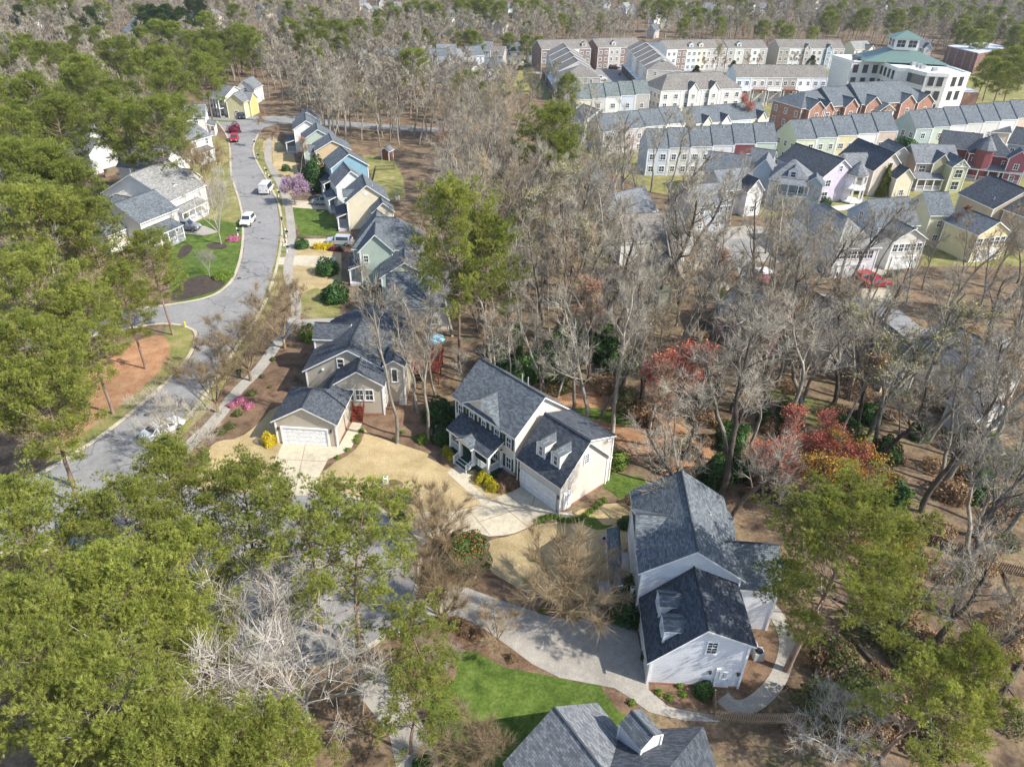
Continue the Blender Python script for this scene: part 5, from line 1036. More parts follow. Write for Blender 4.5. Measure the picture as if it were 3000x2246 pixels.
def pine_meshes(seed, h, r, crown0=.45, wid=.27, nl=34, mat_=None, tl=.34, tufts=7, bl=8, sparse=1.0, bw=.018, cone=.0, kb=None):
    rd = random.Random(seed); rs = np.random.RandomState(seed); segs = []; cl = []
    p = Vector((0, 0, -.1)); d = Vector((rd.gauss(0, .03), rd.gauss(0, .03), 1)).normalized(); n = 12; tr = [p]
    for i in range(n):
        q = p+d*h*.97/n; segs.append((*p, *q, r*(1-.8*i/n), r*(1-.8*(i+1)/n))); p = q; tr.append(p); d = (d+Vector((rd.gauss(0, .04), rd.gauss(0, .04), .05))).normalized()
    for i in range(nl):
        f = crown0+(1-crown0)*(i/nl)**.9; z = f*n; i0 = min(int(z), n-1); base = tr[i0].lerp(tr[i0+1], min(z-i0, 1))
        g = (f-crown0)/(1-crown0); prof = (math.sin(math.pi*min(1, .22+g*.78))**.6) if not cone else (1-g)**.8+.08
        ln = h*wid*prof*rd.uniform(.65, 1.15)+.5; az = i*2.4+rd.uniform(-.4, .4); el = -.1+.75*g+rd.uniform(-.15, .2)
        dd = Vector((math.cos(az)*math.cos(el), math.sin(az)*math.cos(el), math.sin(el))); pp = base; ns = 5; rr_ = max(.03, r*.28*(1-g*.6))
        for s_ in range(ns):
            dd = (dd+Vector((rd.gauss(0, .1), rd.gauss(0, .1), .09))).normalized(); qq = pp+dd*ln/ns; segs.append((*pp, *qq, rr_*(1-s_/ns*.75), rr_*(1-(s_+1)/ns*.75))); 
            if s_ >= 1:
                for _ in range(1 if s_ < 3 else 2):
                    if rd.random() > sparse: continue
                    a2 = rd.uniform(0, 6.28); sd_ = (dd+Vector((math.cos(a2), math.sin(a2), rd.uniform(-.1, .6)))*.85).normalized(); l2 = ln*rd.uniform(.12, .3)+.35; e = qq+sd_*l2
                    segs.append((*qq, *e, rr_*.3, .012)); cl.append((e, sd_)); 
                    if l2 > .8: cl.append((qq+sd_*l2*.55, sd_))
            pp = qq
        cl.append((pp, dd))
    cl.append((tr[-1], Vector((0, 0, 1))))
    V_, Q = tubes(np.array(segs), 6)
    me_t = np_mesh('pine_trunk', V_, Q, BARK_P)
    C_ = np.array([tuple(c) for c, _ in cl]); N_ = np.array([tuple(d) for _, d in cl])
    cs = rs.uniform(.75, 1.3, (len(C_), 1)); off = unit(rs.normal(size=(len(C_)*tufts, 3))+[0, 0, .55]+np.repeat(N_, tufts, 0)*.5); C2 = np.repeat(C_, tufts, 0)+off*[1, 1, .62]*np.repeat(cs, tufts, 0)*rs.uniform(.5, 1, (len(off), 1))*(kb or 1.0)*.62; Dd = unit(off+[0, 0, .35])
    C3 = np.repeat(C2, bl, 0); D3 = unit(np.repeat(Dd, bl, 0)+rs.normal(0, .42, C3.shape)); ln = rs.uniform(.7, 1.15, (len(C3), 1))*tl
    V2, T2 = blades(C3, D3, ln, bw, np.repeat(off, bl, 0)*.6+[0, 0, .8]); v = np.repeat(np.clip(np.repeat(rs.rand(len(C_)), tufts)*.6+rs.rand(len(C2))*.4, 0, 1), bl*3)
    me_c = np_mesh('pine_crown', V2, T2, mat_ or NEED, None, v); return me_t, me_c
def bush_mesh(name, seed, rx, ry, rz, n, sz, mat_, shape='round', mats2=None, frac=0., core=True):
    rs = np.random.RandomState(seed); u_ = unit(rs.normal(size=(n, 3))); u_[:, 2] = np.abs(u_[:, 2])*1.0-.12*(rs.rand(n)); u_ = unit(u_)
    lump = 1+.13*np.sin(u_[:, 0]*5+seed)+.12*np.sin(u_[:, 1]*6+seed*2)+.1*np.sin(u_[:, 2]*7+seed*3+u_[:, 0]*4); rad = (lump*(1-.22*rs.rand(n)**2))[:, None]
    if shape == 'cone': zz = 1-rs.rand(n)**.6; a = rs.uniform(0, 6.283, n); w_ = (1-zz)**.8+.06; lump = 1+.18*np.sin(a*3+zz*9+seed); c = np.stack([np.cos(a)*w_*lump*rx, np.sin(a)*w_*lump*ry, zz*rz*1.0+.1], 1)*np.array([1, 1, 1.]); nr = unit(np.stack([np.cos(a), np.sin(a), np.full(n, .4)], 1))
    else: c = u_*rad*[rx, ry, rz]; c[:, 2] = np.maximum(c[:, 2]+rz*.12, .03); nr = u_
    nr = unit(nr+rs.normal(0, .55, nr.shape)); V_, Q = quads(c, nr, rs.uniform(.6, 1.3, (n, 1))*sz, rs, .55); v = np.repeat(rs.rand(n), 4); mi = (rs.rand(n) < frac).astype(int)
    if frac: mi = ((c[:, 2] > rz*.55) & (rs.rand(n) < frac*1.6)).astype(int)
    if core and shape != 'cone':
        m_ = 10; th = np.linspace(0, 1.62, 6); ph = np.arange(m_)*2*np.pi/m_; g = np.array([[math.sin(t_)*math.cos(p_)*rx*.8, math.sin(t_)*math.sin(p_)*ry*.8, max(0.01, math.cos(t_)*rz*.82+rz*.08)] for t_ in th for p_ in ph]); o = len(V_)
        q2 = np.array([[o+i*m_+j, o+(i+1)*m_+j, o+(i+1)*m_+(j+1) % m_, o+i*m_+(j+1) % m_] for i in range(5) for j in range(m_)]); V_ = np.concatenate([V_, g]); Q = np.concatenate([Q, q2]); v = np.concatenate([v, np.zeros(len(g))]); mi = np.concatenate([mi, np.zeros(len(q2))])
    return np_mesh(name, V_, Q, [mat_, mats2] if mats2 else [mat_], mi if mats2 else None, v)

PROTO = {}
def proto(k, f):
    if k not in PROTO: PROTO[k] = f()
    return PROTO[k]
# name -> list of (trunk mesh, crown mesh, height)
def mk_bare(kind, seeds, h, r, mb, mt, **kw): return [(*bare_meshes('tree', s_, h, r, kind, mb, mt, **kw), h) for s_ in seeds]
BARE = mk_bare('wood', (1, 2, 3, 4, 5), 17, .26, BARK_G, TWIG, tw=.021, extra=2)+mk_bare('slim', (6, 7, 8), 18, .2, BARK_G, TWIG, tw=.021, extra=2)
BROWN = mk_bare('wood', (11, 12, 13), 15, .2, BARK_G, TWIG_B, tw=.021, extra=2)
DARK = mk_bare('wood', (14, 15), 18, .32, BARK_D, TWIG, tw=.02, extra=2)
REDT = mk_bare('wood', (21, 22), 13, .16, BARK_G, TWIG, tw=.02, extra=3, bud=L_RED, nb=2, bsz=.12)
RUSS = mk_bare('wood', (23, 24), 11, .14, BARK_G, TWIG_B, tw=.028, extra=3, bud=L_PINKB, nb=1, bsz=.08)
YGT = mk_bare('wood', (25, 26), 15, .2, BARK_G, TWIG, tw=.028, extra=3, bud=L_YG, nb=1, bsz=.09)
ORGT = mk_bare('wood', (27,), 10, .14, BARK_G, TWIG_B, tw=.026, extra=3, bud=L_ORG, nb=3, bsz=.14)
GOLDT = mk_bare('wood', (28,), 9, .12, BARK_G, TWIG_T, tw=.026, extra=3, bud=L_GOLD, nb=2, bsz=.11)
PALE = mk_bare('spread', (31, 32), 11, .15, BARK_W, TWIG_W, tw=.015, extra=2)
SPREAD = mk_bare('spread', (33, 34), 9, .17, bark('bark_tan', (.2, .14, .08), (.36, .27, .17)), TWIG_T, tw=.015, extra=3)
SYC = mk_bare('spread', (35,), 9, .12, BARK_G, TWIG, tw=.014, extra=2)
MYRT = mk_bare('vase', (41, 42), 6, .06, bark('bark_myrtle', (.3, .22, .12), (.46, .36, .2)), TWIG_T, tw=.010, extra=3)
PURPT = mk_bare('spread', (43,), 6.5, .13, BARK_G, TWIG_B, tw=.02, extra=3, bud=L_PURP, nb=3, bsz=.11)
def mkp(seeds, h, r, mat_=None, **kw): return [(*pine_meshes(s_, h, r, mat_=mat_, **kw), h) for s_ in seeds]
PINE = mkp((51, 52, 53), 20, .3, NEED, crown0=.42, wid=.25, nl=44, tufts=13, bl=8, tl=.42, bw=.032, kb=1.25, sparse=.95)
PINEN = mkp((54, 55, 56), 20, .3, NEED_L, crown0=.4, wid=.27, nl=54, tufts=15, bl=13, tl=.34, bw=.02, kb=1.1, sparse=1.0)   # near camera
PINES = mkp((57,), 17, .26, NEED_L, crown0=.3, wid=.3, nl=40, tufts=12, bl=14, tl=.32, bw=.018, sparse=.8, kb=.7)   # sparse
PINEL = mkp((58, 59), 20, .28, NEED, crown0=.4, wid=.2, nl=32, tufts=9, bl=5, tl=.6, bw=.06, kb=1.6)    # far, light
EVER = mkp((61, 62), 12, .2, NEED_D, crown0=.08, wid=.3, nl=50, tufts=9, bl=6, tl=.5, bw=.06, cone=1, kb=1.3)
CONIF = [(None, bush_mesh('foliage', 71, 1.3, 1.3, 7, 3800, .16, L_GOLDG, 'cone', core=False), 7.), (None, bush_mesh('foliage', 72, 1.2, 1.2, 6.5, 3800, .16, L_GOLDG, 'cone', core=False), 6.5)]

LM = [(1540, 1200, 'white colonial house'), (2000, 1700, 'grey-white house'), (980, 1150, 'beige house'), (1130, 820, 'sage green house'), (1080, 620, 'cream gabled house'), (980, 470, 'light blue house'), (880, 340, 'far end of the house row'), (690, 280, 'yellow and white house'), (400, 560, 'broad white house'), (330, 680, 'bay-windowed house'), (1335, 650, 'tall bright pine'), (1600, 400, 'woods-edge pine'), (1205, 200, 'round dense pine'), (1920, 780, 'tallest dark bare tree'), (1950, 1100, 'bright red budding maple'), (2380, 1300, 'red thicket'), (2450, 1600, 'bright pine by the path'), (1950, 860, 'pale green woodland house'), (2180, 940, 'charcoal-roofed woodland house'), (1900, 680, 'pinkish-brown-roofed house'), (2520, 800, 'white hipped-roof house'), (2700, 800, 'yellow garage wing'), (2500, 1040, 'taupe-roofed woodland house'), (2930, 1100, 'pale house at the right edge'), (2850, 1500, 'brown clearing'), (1650, 120, 'brown brick terrace'), (2200, 100, 'rear terraces'), (2700, 100, 'office block'), (1400, 180, 'beige distant houses'), (300, 250, 'pine stand on the slope'), (100, 600, 'large pine at the left edge'), (2050, 640, 'cottages'), (640, 130, 'skyline pines at upper left'), (1000, 150, 'pines above the street end')]
def wlabel(px, py):
    d, lx, ly, nm = min(((px-a)**2+((py-b_)*1.6)**2, a, b_, nm_) for a, b_, nm_ in LM)
    dx, dy = px-lx, (py-ly)*1.5; fr = math.sqrt(d); q = 'close ' if fr < 130 else '' if fr < 260 else 'well '
    if abs(dx) > abs(dy): rel = 'to the right of' if dx > 0 else 'to the left of'
    else: rel = 'below' if dy > 0 else 'above'
    return '%s%s the %s' % (q if len(nm.split()) < 6 else '', rel, nm)
NT = 0
def plant(name, lst, x, y, h, label, cat, group=None, idx=None, sx=1.0, rz=None, kids=('trunk', 'crown')):
    global NT; NT += 1; rd = random.Random(NT*7+3)
    t_, c_, h0 = lst[(idx if idx is not None else rd.randrange(len(lst))) % len(lst)]; s_ = h/h0
    o = empty(name, (x, y, 0), label, cat, group, rd.uniform(0, 6.28) if rz is None else rz); o.scale = (s_*sx, s_*sx, s_)
    if t_ is not None: link(kids[0], t_, o)
    if c_ is not None: link(kids[1], c_, o)
    return o
def by_top(px, py, h): q = P(px, py, h); return q.x, q.y
def by_base(px, py): q = P(px, py, 0); return q.x, q.y
near_taken = []
def T(name, lst, px, py, h, label, cat='tree', group=None, top=True, **kw):
    x, y = by_top(px, py, h) if top else by_base(px, py); near_taken.append((x, y, h*.2)); return plant(name, lst, x, y, h, label, cat, group, **kw)
# --- big pines, left side and foreground (pixel of the crown top, height)
g1 = 'big pines left of the street and in the foreground'
pn = [(90, 570, 20, 'round-topped large pine at the far left edge, above the corner garden'), (235, 600, 18, 'broad pine whose crown hides part of the pale bay-windowed house'), (432, 695, 14, 'pine whose crown overlaps the dark corner flower bed'), (345, 800, 13, 'wide low pine over the pine straw by the road corner'), (95, 760, 19, 'bushy pine against the left edge above the brown pine straw'), (30, 950, 18, 'pine at the left edge beside the road kerb'), (215, 860, 15, 'pine casting shadow on the orange pine straw'), (80, 1090, 15, 'pine at the left edge, level with the white parked car')]
for i, (x, y, h_, l) in enumerate(pn): T('pine_tree', PINE if h_ > 99 else PINEN, x, y, h_, l, 'pine tree', g1, idx=i, sx=(1.0, 1.0, .84, .84, .95, .84, .9, .9)[i])
pn = [(480, 1330, 13, 'pine top poking up in front of the bare street tree by the car'), (690, 1400, 14, 'dense pine left of the sparse forked pine in the foreground'), (320, 1440, 15, 'tall pine over the left part of the cul-de-sac'), (50, 1470, 16, 'pine at the left edge crossing the lower road'), (540, 1590, 14, 'dark-centred pine in the middle of the foreground clump'), (270, 1690, 16, 'large pine with long bright needles at lower left'), (60, 1800, 17, 'pine filling the left edge near the bottom'), (470, 1790, 13, 'pine behind the bare white-barked tree'), (200, 2000, 16, 'closest pine at the bottom left corner'), (430, 2120, 15, 'pine crown at the bottom edge, second from the left corner'), (640, 2150, 13, 'pine crown at the bottom edge below the white-barked tree'), (810, 2130, 12, 'small pine at the bottom edge right of the white-barked tree')]
for i, (x, y, h_, l) in enumerate(pn): T('pine_tree', PINEN, x, y, h_, l, 'pine tree', g1, idx=i, sx=.86)
T('pine_tree', PINES, 860, 1425, 15, 'sparse forked pine with branches spread over the cul-de-sac', 'pine tree', g1, sx=1.1); T('pine_tree', PINES, 1000, 1500, 14, 'open-branched pine at the right side of the cul-de-sac clump', 'pine tree', g1, sx=1.1)
T('pine_tree', PINES, 1230, 1790, 9, 'small pine between the cul-de-sac kerb and the green lawn', 'pine tree', g1, sx=1.0)
T('pine_tree', PINES, 1180, 1960, 9, 'low pine branches over the bottom pavement', 'pine tree', g1, sx=1.0)
T('pine_tree', PINEN, 2480, 1470, 17, 'bright pine with pale trunk beside the curved path', 'pine tree', idx=1, sx=1.05)
T('pine_tree', PINEN, 2900, 1900, 12, 'pine in the bottom right corner among bare branches', 'pine tree', idx=2, sx=.7); T('pine_tree', PINES, 2740, 1920, 11, 'thin dull green pine left of the bottom right corner', 'pine tree', sx=1.15)
T('pine_tree', PINEN, 1335, 565, 23, 'tall bright pine standing alone behind the white colonial house', 'pine tree', idx=0, sx=.7)
T('pine_tree', PINE, 1420, 660, 19, 'shorter pine leaning against the tall bright pine', 'pine tree', sx=.8)
T('pine_tree', PINE, 1600, 325, 21, 'dark green pine at the edge of the woods left of the townhouses', 'pine tree', idx=1, sx=1.); T('pine_tree', PINE, 1650, 400, 17, 'shorter pine just below the dark green woods-edge pine', 'pine tree', sx=.9)
T('pine_tree', PINE, 1205, 150, 17, 'round dense pine in the middle woods below the distant houses', 'pine tree', sx=1.2); T('pine_tree', PINE, 1370, 220, 17, 'flat-topped pine between the middle woods and the beige houses', 'pine tree', sx=1.1); T('pine_tree', PINE, 1665, 225, 16, 'pine in front of the hipped end of the brown roofed terrace', 'pine tree', sx=.8)
T('cedar_tree', EVER, 1600, 640, 7, 'small green pine sapling below the dark woods-edge pine', 'tree')
# mid-left pines in the upper left quarter
g2 = 'pines on the wooded slope at upper left'
for i, (x, y, h_) in enumerate([q_ for i_, q_ in enumerate(((370, 115, 19), (430, 125, 19), (480, 140, 20), (540, 100, 18), (590, 95, 18), (640, 100, 17), (680, 90, 18), (720, 105, 18), (410, 160, 19), (470, 190, 20), (530, 170, 19), (585, 165, 19), (620, 130, 19), (660, 150, 18), (250, 170, 20), (210, 200, 19), (280, 215, 18), (120, 130, 18), (170, 135, 17), (30, 180, 20), (0, 240, 20), (60, 230, 21), (100, 270, 21), (130, 300, 20), (20, 330, 21), (90, 360, 20), (300, 280, 19), (340, 310, 19), (380, 290, 20), (430, 300, 20), (500, 290, 17), (260, 330, 19), (30, 420, 20), (100, 440, 19), (160, 420, 18), (200, 480, 17), (130, 500, 16), (60, 110, 17), (20, 100, 17), (220, 80, 16), (270, 85, 16), (830, 60, 17), (860, 65, 17), (900, 60, 17), (950, 65, 17), (980, 62, 17), (1010, 75, 17), (1040, 60, 17), (930, 90, 16), (880, 95, 16))) if not (i_ % 3 == 1 and q_[1] > 120)]):
    T('pine_tree', PINE, x, y, h_, '%s pine of the stand, %s' % (('broad', 'rounded', 'tall', 'full-crowned')[i % 4], wlabel(x, y)), 'pine tree', g2, sx=.95)
g3 = 'pines in the woods at upper right and skyline'
for i, (x, y, h_) in enumerate(((2440, 35, 18), (2530, 25, 19), (2635, 30, 20), (2680, 22, 20), (2740, 8, 17), (2770, 8, 17), (2850, 20, 18), (2890, 18, 18), (2950, 22, 18), (2830, 45, 16), (2880, 90, 16), (2830, 80, 15), (2860, 88, 15), (2240, 60, 14), (2310, 75, 13), (2390, 80, 12), (2110, 30, 15), (2150, 30, 14), (2930, 150, 17), (2970, 140, 18), (2990, 170, 17), (2900, 170, 16), (2955, 185, 16), (1335, 85, 12), (1370, 90, 13), (1395, 92, 13), (1495, 100, 12), (1545, 105, 12), (1585, 108, 11), (1190, 10, 16), (1220, 5, 17), (1250, 5, 17), (1280, 8, 16), (1350, 0, 18), (1380, 0, 18), (1410, 0, 18), (1440, 0, 18), (1460, 5, 18), (1510, 0, 17), (1540, 5, 17), (1560, 0, 17), (1900, 0, 18), (1930, 0, 18), (1960, 0, 18), (2000, 5, 16), (1200, 95, 13), (1250, 85, 13))):
    T('pine_tree', PINEL, x, y, h_, '%s pine %s' % (('dark green', 'slender', 'dense')[i % 3], 'near the right end of the skyline woods' if x > 2400 and y < 100 else 'beside the office block at the right' if x > 2800 else 'among the woods behind the terraces' if x > 1800 else 'in the skyline woods above the centre'), 'pine tree', g3, sx=1.25 if x < 2700 else 1.1)
for x, y, h_ in ((415, 25, 17), (440, 20, 18), (465, 30, 17), (490, 20, 18), (520, 30, 17), (535, 55, 14), (480, 50, 16), (430, 45, 15), (560, 0, 16), (590, 0, 16), (60, 20, 14), (190, 30, 15), (250, 25, 15)): T('evergreen_tree', EVER, x, y, h_, 'dark evergreen in the clump among the distant white houses at upper left', 'evergreen tree', 'dark evergreens at upper left')
for i, (x, y) in enumerate(((2583, 466), (2610, 480), (2645, 478))): T('golden_conifer', CONIF, x, y, 7.2, '%s of three golden green conifers in front of the peach cottage' % ('leftmost', 'middle', 'rightmost')[i], 'conifer', 'three golden conifers', kids=('trunk', 'foliage'))
T('magnolia_tree', [(None, bush_mesh('foliage', 73, 3, 3, 6, 2600, .26, L_HOLLY), 6.)], 930, 555, 6, 'glossy dark green magnolia beside the purple redbud', 'tree', top=False, kids=('trunk', 'foliage'))
T('magnolia_tree', [(None, bush_mesh('foliage', 74, 2.6, 2.6, 5, 2200, .24, L_HOLLY), 5.)], 2655, 410, 6.5, 'round dark evergreen between the teal and peach terrace ends', 'tree', kids=('trunk', 'foliage'))
# --- singled out bare and coloured trees
T('street_tree', SPREAD, 693, 1228, 7.5, 'spreading bare street tree on the grass verge, third from the cul-de-sac kerb', 'tree', 'bare street trees', top=False, idx=0, sx=1.25) if 0 else None
for i, (x, y, h_, l) in enumerate(((640, 1208, 8.5, 'bare tan street tree whose trunk meets the pavement beside pink azaleas'), (735, 1115, 9, 'widest bare tan street tree, its crown covering the road bend'), (835, 1020, 9, 'bare tan street tree beside the clipped green shrub'), (552, 1352, 8.5, 'thin grey bare tree leaning over the white parked car'))): T('street_tree', SYC if i == 3 else SPREAD, x, y, h_, l, 'tree', 'bare street trees', top=False, idx=i, sx=1.15)
T('crape_myrtle', MYRT, 1660, 1785, 7.2, 'large vase-shaped bare crape myrtle in front of the grey-white house', 'crape myrtle', 'crape myrtles', top=False, idx=0, sx=1.35); T('crape_myrtle', MYRT, 1292, 1808, 7.4, 'narrow bare crape myrtle at the mouth of the lower driveway', 'crape myrtle', 'crape myrtles', top=False, idx=1); T('crape_myrtle', MYRT, 1280, 1592, 6.5, 'bare crape myrtle beside the round holly at the middle driveway', 'crape myrtle', 'crape myrtles', top=False, idx=0, sx=1.1)
T('garden_shrub', MYRT, 1390, 2246, 4.2, 'bare tan multi-stemmed shrub at the bottom edge beside the slate roof', 'shrub', top=False, idx=1, sx=1.5)
T('white_barked_tree', PALE, 690, 2170, 15, 'pale white-barked bare tree in the foreground pines', 'tree', top=False, idx=0, sx=1.3); T('white_barked_tree', PALE, 905, 2110, 12, 'second pale bare tree right of the white-barked one', 'tree', top=False, idx=1, sx=1.0)
T('bare_tree', PALE, 1300, 1975, 3.6, 'small gnarled grey tree in the mulch ring on the green lawn', 'tree', top=False, idx=1)
T('bare_tree', SPREAD, 1455, 1890, 3.4, 'low purple-brown shrub tree on the bed beside the lower driveway', 'tree', top=False, sx=1.4); T('bare_tree', PALE, 2440, 2230, 6.5, 'low spreading bare tree in the bottom right woods below the picket fence', 'tree', top=False, idx=0, sx=1.3)
T('birch_tree', PALE, 648, 715, 13, 'three-stemmed white-barked tree on the corner garden', 'tree', top=False, idx=1, sx=.7); T('birch_tree', PALE, 615, 810, 5, 'little white-barked sapling on the bright green corner lawn', 'tree', top=False, idx=0, sx=.8); T('bare_tree', SPREAD, 620, 600, 13, 'large bare brown tree overhanging the left side of the street', 'tree', top=False, sx=.9)
T('redbud_tree', PURPT, 865, 600, 5.4, 'purple flowering redbud beside the street driveway', 'tree', top=False, sx=1.0)
for i, (x, y, h_, l) in enumerate(((880, 525, 9, 'bare reddish-brown tree right of the street behind the redbud'), (800, 480, 8, 'bare russet tree beside the upper pavement of the street'), (760, 440, 9, 'bare russet tree at the far right side of the street'), (870, 890, 4.0, 'small bare shrub tree on the straw garden'))): T('bare_tree', RUSS if i < 3 else SPREAD, x, y, h_, l, 'tree', top=False)
for i, (x, y, h_, l) in enumerate(((1163, 1298, 19, 'tallest bare trunk standing in the straw lawn right of the beige house'), (1255, 1292, 17, 'second bare trunk standing in mulch by the shrubs of the colonial house'), (1225, 1210, 16, 'slim bare tree close behind the straw lawn'), (1210, 1200, 14, 'slim bare twin-stemmed tree near the red timber deck'))): T('tall_bare_tree', BARE, x, y, h_, l, 'tree', top=False, idx=(5, 6, 7, 6)[i])
T('pine_tree', PINEL, 1355, 1100, 16, 'pine trunk behind the left end of the colonial roof', 'tree', top=False, sx=.5) if 0 else None
for i, (x, y, h_, l) in enumerate(((1680, 1200, 14, 'forked bare tree directly behind the ridge of the colonial house'), (1635, 1165, 14, 'slim bare tree left of the forked one behind the colonial house'), (1795, 1265, 17, 'straight bare tree behind the colonial garage wing'), (1760, 1225, 14, 'thin bare tree next to the straight one behind the garage wing'), (2140, 1530, 14, 'dark bare tree leaning beside the roof of the grey-white house'), (1920, 900, 22, 'tallest dark bare tree of the central woods'), (1985, 920, 19, 'dark bare tree just right of the tallest one'), (2300, 960, 18, 'dark wide bare tree left of the red cars'), (2200, 900, 17, 'dark bare tree over the charcoal-roofed woodland house'), (2700, 1500, 17, 'dark leaning bare tree near the right edge'), (2560, 1380, 16, 'dark bare tree behind the golden catkins'), (2830, 1620, 15, 'grey bare tree at the right edge of the brown clearing'), (2620, 1850, 12, 'pale bare tree in the lower right woods'), (2950, 1560, 16, 'pale bare tree against the right edge'))):
    T('tall_bare_tree', (BARE, BARE, BARE, BARE, DARK, DARK, DARK, DARK, DARK, DARK, DARK, BARE, BARE, BARE)[i], x, y, h_, l, 'tree', top=False)
for i, (x, y, h_) in enumerate(((2700, 850, 11), (2800, 870, 12), (2900, 840, 11), (2960, 900, 13), (2650, 900, 10), (2590, 960, 12), (2760, 940, 12), (2860, 950, 13), (2980, 830, 10))): T('tall_bare_tree', (BARE, BROWN, DARK)[i % 3], x, y, h_, '%s bare tree on the sandy ground below the yellow garage wing, %s' % (('grey', 'brown', 'dark')[i % 3], ('left end', 'middle', 'right side', 'far right edge', 'near the sandy driveway', 'lowest left', 'lower middle', 'lower right', 'topmost right')[i]), 'tree', top=False)
T('red_budding_tree', REDT, 1950, 960, 13, 'bright red budding maple in the middle of the bare woods', 'maple tree', idx=0, sx=1.15); T('red_budding_tree', REDT, 2010, 1080, 9, 'smaller red budding maple just below the brightest one', 'maple tree', idx=1)
for i, (x, y) in enumerate(((2290, 1250), (2345, 1225), (2400, 1260), (2455, 1230), (2500, 1265), (2330, 1310), (2430, 1330), (2520, 1330))): T('red_budding_tree', REDT, x, y, 8.5-.3*i, '%s red budding tree in the thicket behind the grey-white house' % ('leftmost', 'second', 'third', 'fourth', 'rightmost upper', 'lower left', 'lower middle', 'lower right')[i], 'maple tree', 'red thicket', idx=i, sx=1.35)
for i, (x, y) in enumerate(((2500, 1310), (2570, 1350), (2620, 1540), (2430, 1320))): T('golden_catkin_tree', GOLDT, x, y, 8, 'golden yellow catkin shrub tree %s' % ('right of the red thicket', 'behind the bright pine', 'right of the bright pine near its base', 'between red thicket and bright pine')[i], 'tree', 'golden catkin trees', sx=1.1)
for i, (x, y) in enumerate(((1560, 615), (1620, 640), (1530, 660))): T('copper_beech', ORGT, x, y, 10, 'copper-leaved tree in the central woods, %s' % ('left', 'right', 'lowest')[i], 'tree', 'copper-leaved trees', sx=1.25)
T('red_budding_tree', REDT, 2195, 285, 11, 'big salmon-red budding tree in front of the dark-roofed terrace', 'maple tree', idx=1, sx=1.2); T('red_budding_tree', REDT, 2010, 350, 6, 'small dark red budding tree by the dark-roofed terrace', 'maple tree', idx=0, sx=1.3)
for i, (x, y) in enumerate(((2060, 168), (2095, 172), (2130, 172), (2190, 165), (2230, 165), (2300, 140), (2330, 160), (2360, 165), (1585, 130))): T('red_budding_tree', RUSS, x, y, 7.5, 'reddish budding street tree in front of the rear terraces' if i < 8 else 'reddish tree beside the white garage with black roof', 'tree', 'budding street trees before the rear terraces', sx=1.1)
for i, (x, y, h_) in enumerate(((1480, 180, 15), (1520, 200, 14), (1100, 250, 15), (1000, 210, 14), (2110, 110, 14), (1440, 215, 13), (1600, 170, 12))): T('budding_tree', YGT, x, y, h_, 'yellow-green budding tree %s' % ('before the brown brick terrace', 'before the brown brick terrace', 'in the middle woods', 'in the middle woods', 'in front of the rear terrace', 'before the brown brick terrace', 'before the brown brick terrace')[i], 'tree', 'yellow-green budding trees')
T('bare_tree', RUSS, 2630, 255, 9, 'thin tan bare tree rising before the brick manor', 'tree', sx=.7); T('bare_tree', RUSS, 2840, 620, 8, 'dense pinkish-brown bare tree before the yellow garage wing', 'tree', sx=1.2)
T('evergreen_tree', EVER, 2040, 195, 6, 'dark shrub-like evergreen behind the beige terrace', 'evergreen tree'); T('evergreen_tree', EVER, 2380, 165, 6, 'dark evergreen beside the end of the back row', 'evergreen tree'); T('evergreen_tree', EVER, 2150, 180, 5, 'dark evergreen between red street trees', 'evergreen tree')
# --- shrubs
def S(mesh, px, py, label, cat='shrub', group=None, name='shrub', sc=1.0):
    x, y = by_base(px, py); o = link(name, mesh, None, Vector((x, y, 0)), random.Random(int(px*7+py)).uniform(0, 6)); o.scale = (sc, sc, sc); tag(o, label, cat, group); return o
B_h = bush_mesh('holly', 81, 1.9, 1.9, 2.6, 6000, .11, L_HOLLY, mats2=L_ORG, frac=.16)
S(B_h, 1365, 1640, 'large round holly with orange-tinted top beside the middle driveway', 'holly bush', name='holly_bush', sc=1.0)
B_y = bush_mesh('forsythia', 82, .85, .85, 1.3, 1700, .07, L_YEL); S(B_y, 790, 1300, 'bright golden yellow shrub at the left corner of the beige garage', name='yellow_shrub', sc=1.0)
B_y2 = bush_mesh('yellow_shrub', 83, .75, .75, 1.0, 1300, .065, leaf('gold_green', ((.3, .27, .01), (.5, .43, .015)), .2, 2, .1))
for i, (x, y, s_) in enumerate(((1412, 1408, 1), (1430, 1418, .9), (1443, 1432, .95), (1312, 1330, .8), (1322, 1345, .75), (1306, 1320, .6))): S(B_y2, x, y, 'gold and green rounded shrub %s' % ('by the porch rail of the colonial house' if i < 3 else 'left of the colonial porch steps'), group='golden shrubs at the porch', name='yellow_shrub', sc=s_)
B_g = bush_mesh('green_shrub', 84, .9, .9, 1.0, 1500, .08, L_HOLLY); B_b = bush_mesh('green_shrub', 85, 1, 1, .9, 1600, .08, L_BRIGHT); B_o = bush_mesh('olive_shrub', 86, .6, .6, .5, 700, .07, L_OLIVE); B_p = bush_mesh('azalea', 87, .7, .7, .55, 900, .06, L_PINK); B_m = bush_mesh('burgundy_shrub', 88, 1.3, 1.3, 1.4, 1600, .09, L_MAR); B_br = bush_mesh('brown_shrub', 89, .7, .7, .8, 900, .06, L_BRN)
for i, (x, y, s_) in enumerate(((706, 1176, 1), (728, 1192, .9), (680, 1190, .85))): S(B_p, x, y, 'pink flowering azalea in the brown bed left of the beige house', 'azalea', 'pink azaleas', 'azalea', s_)
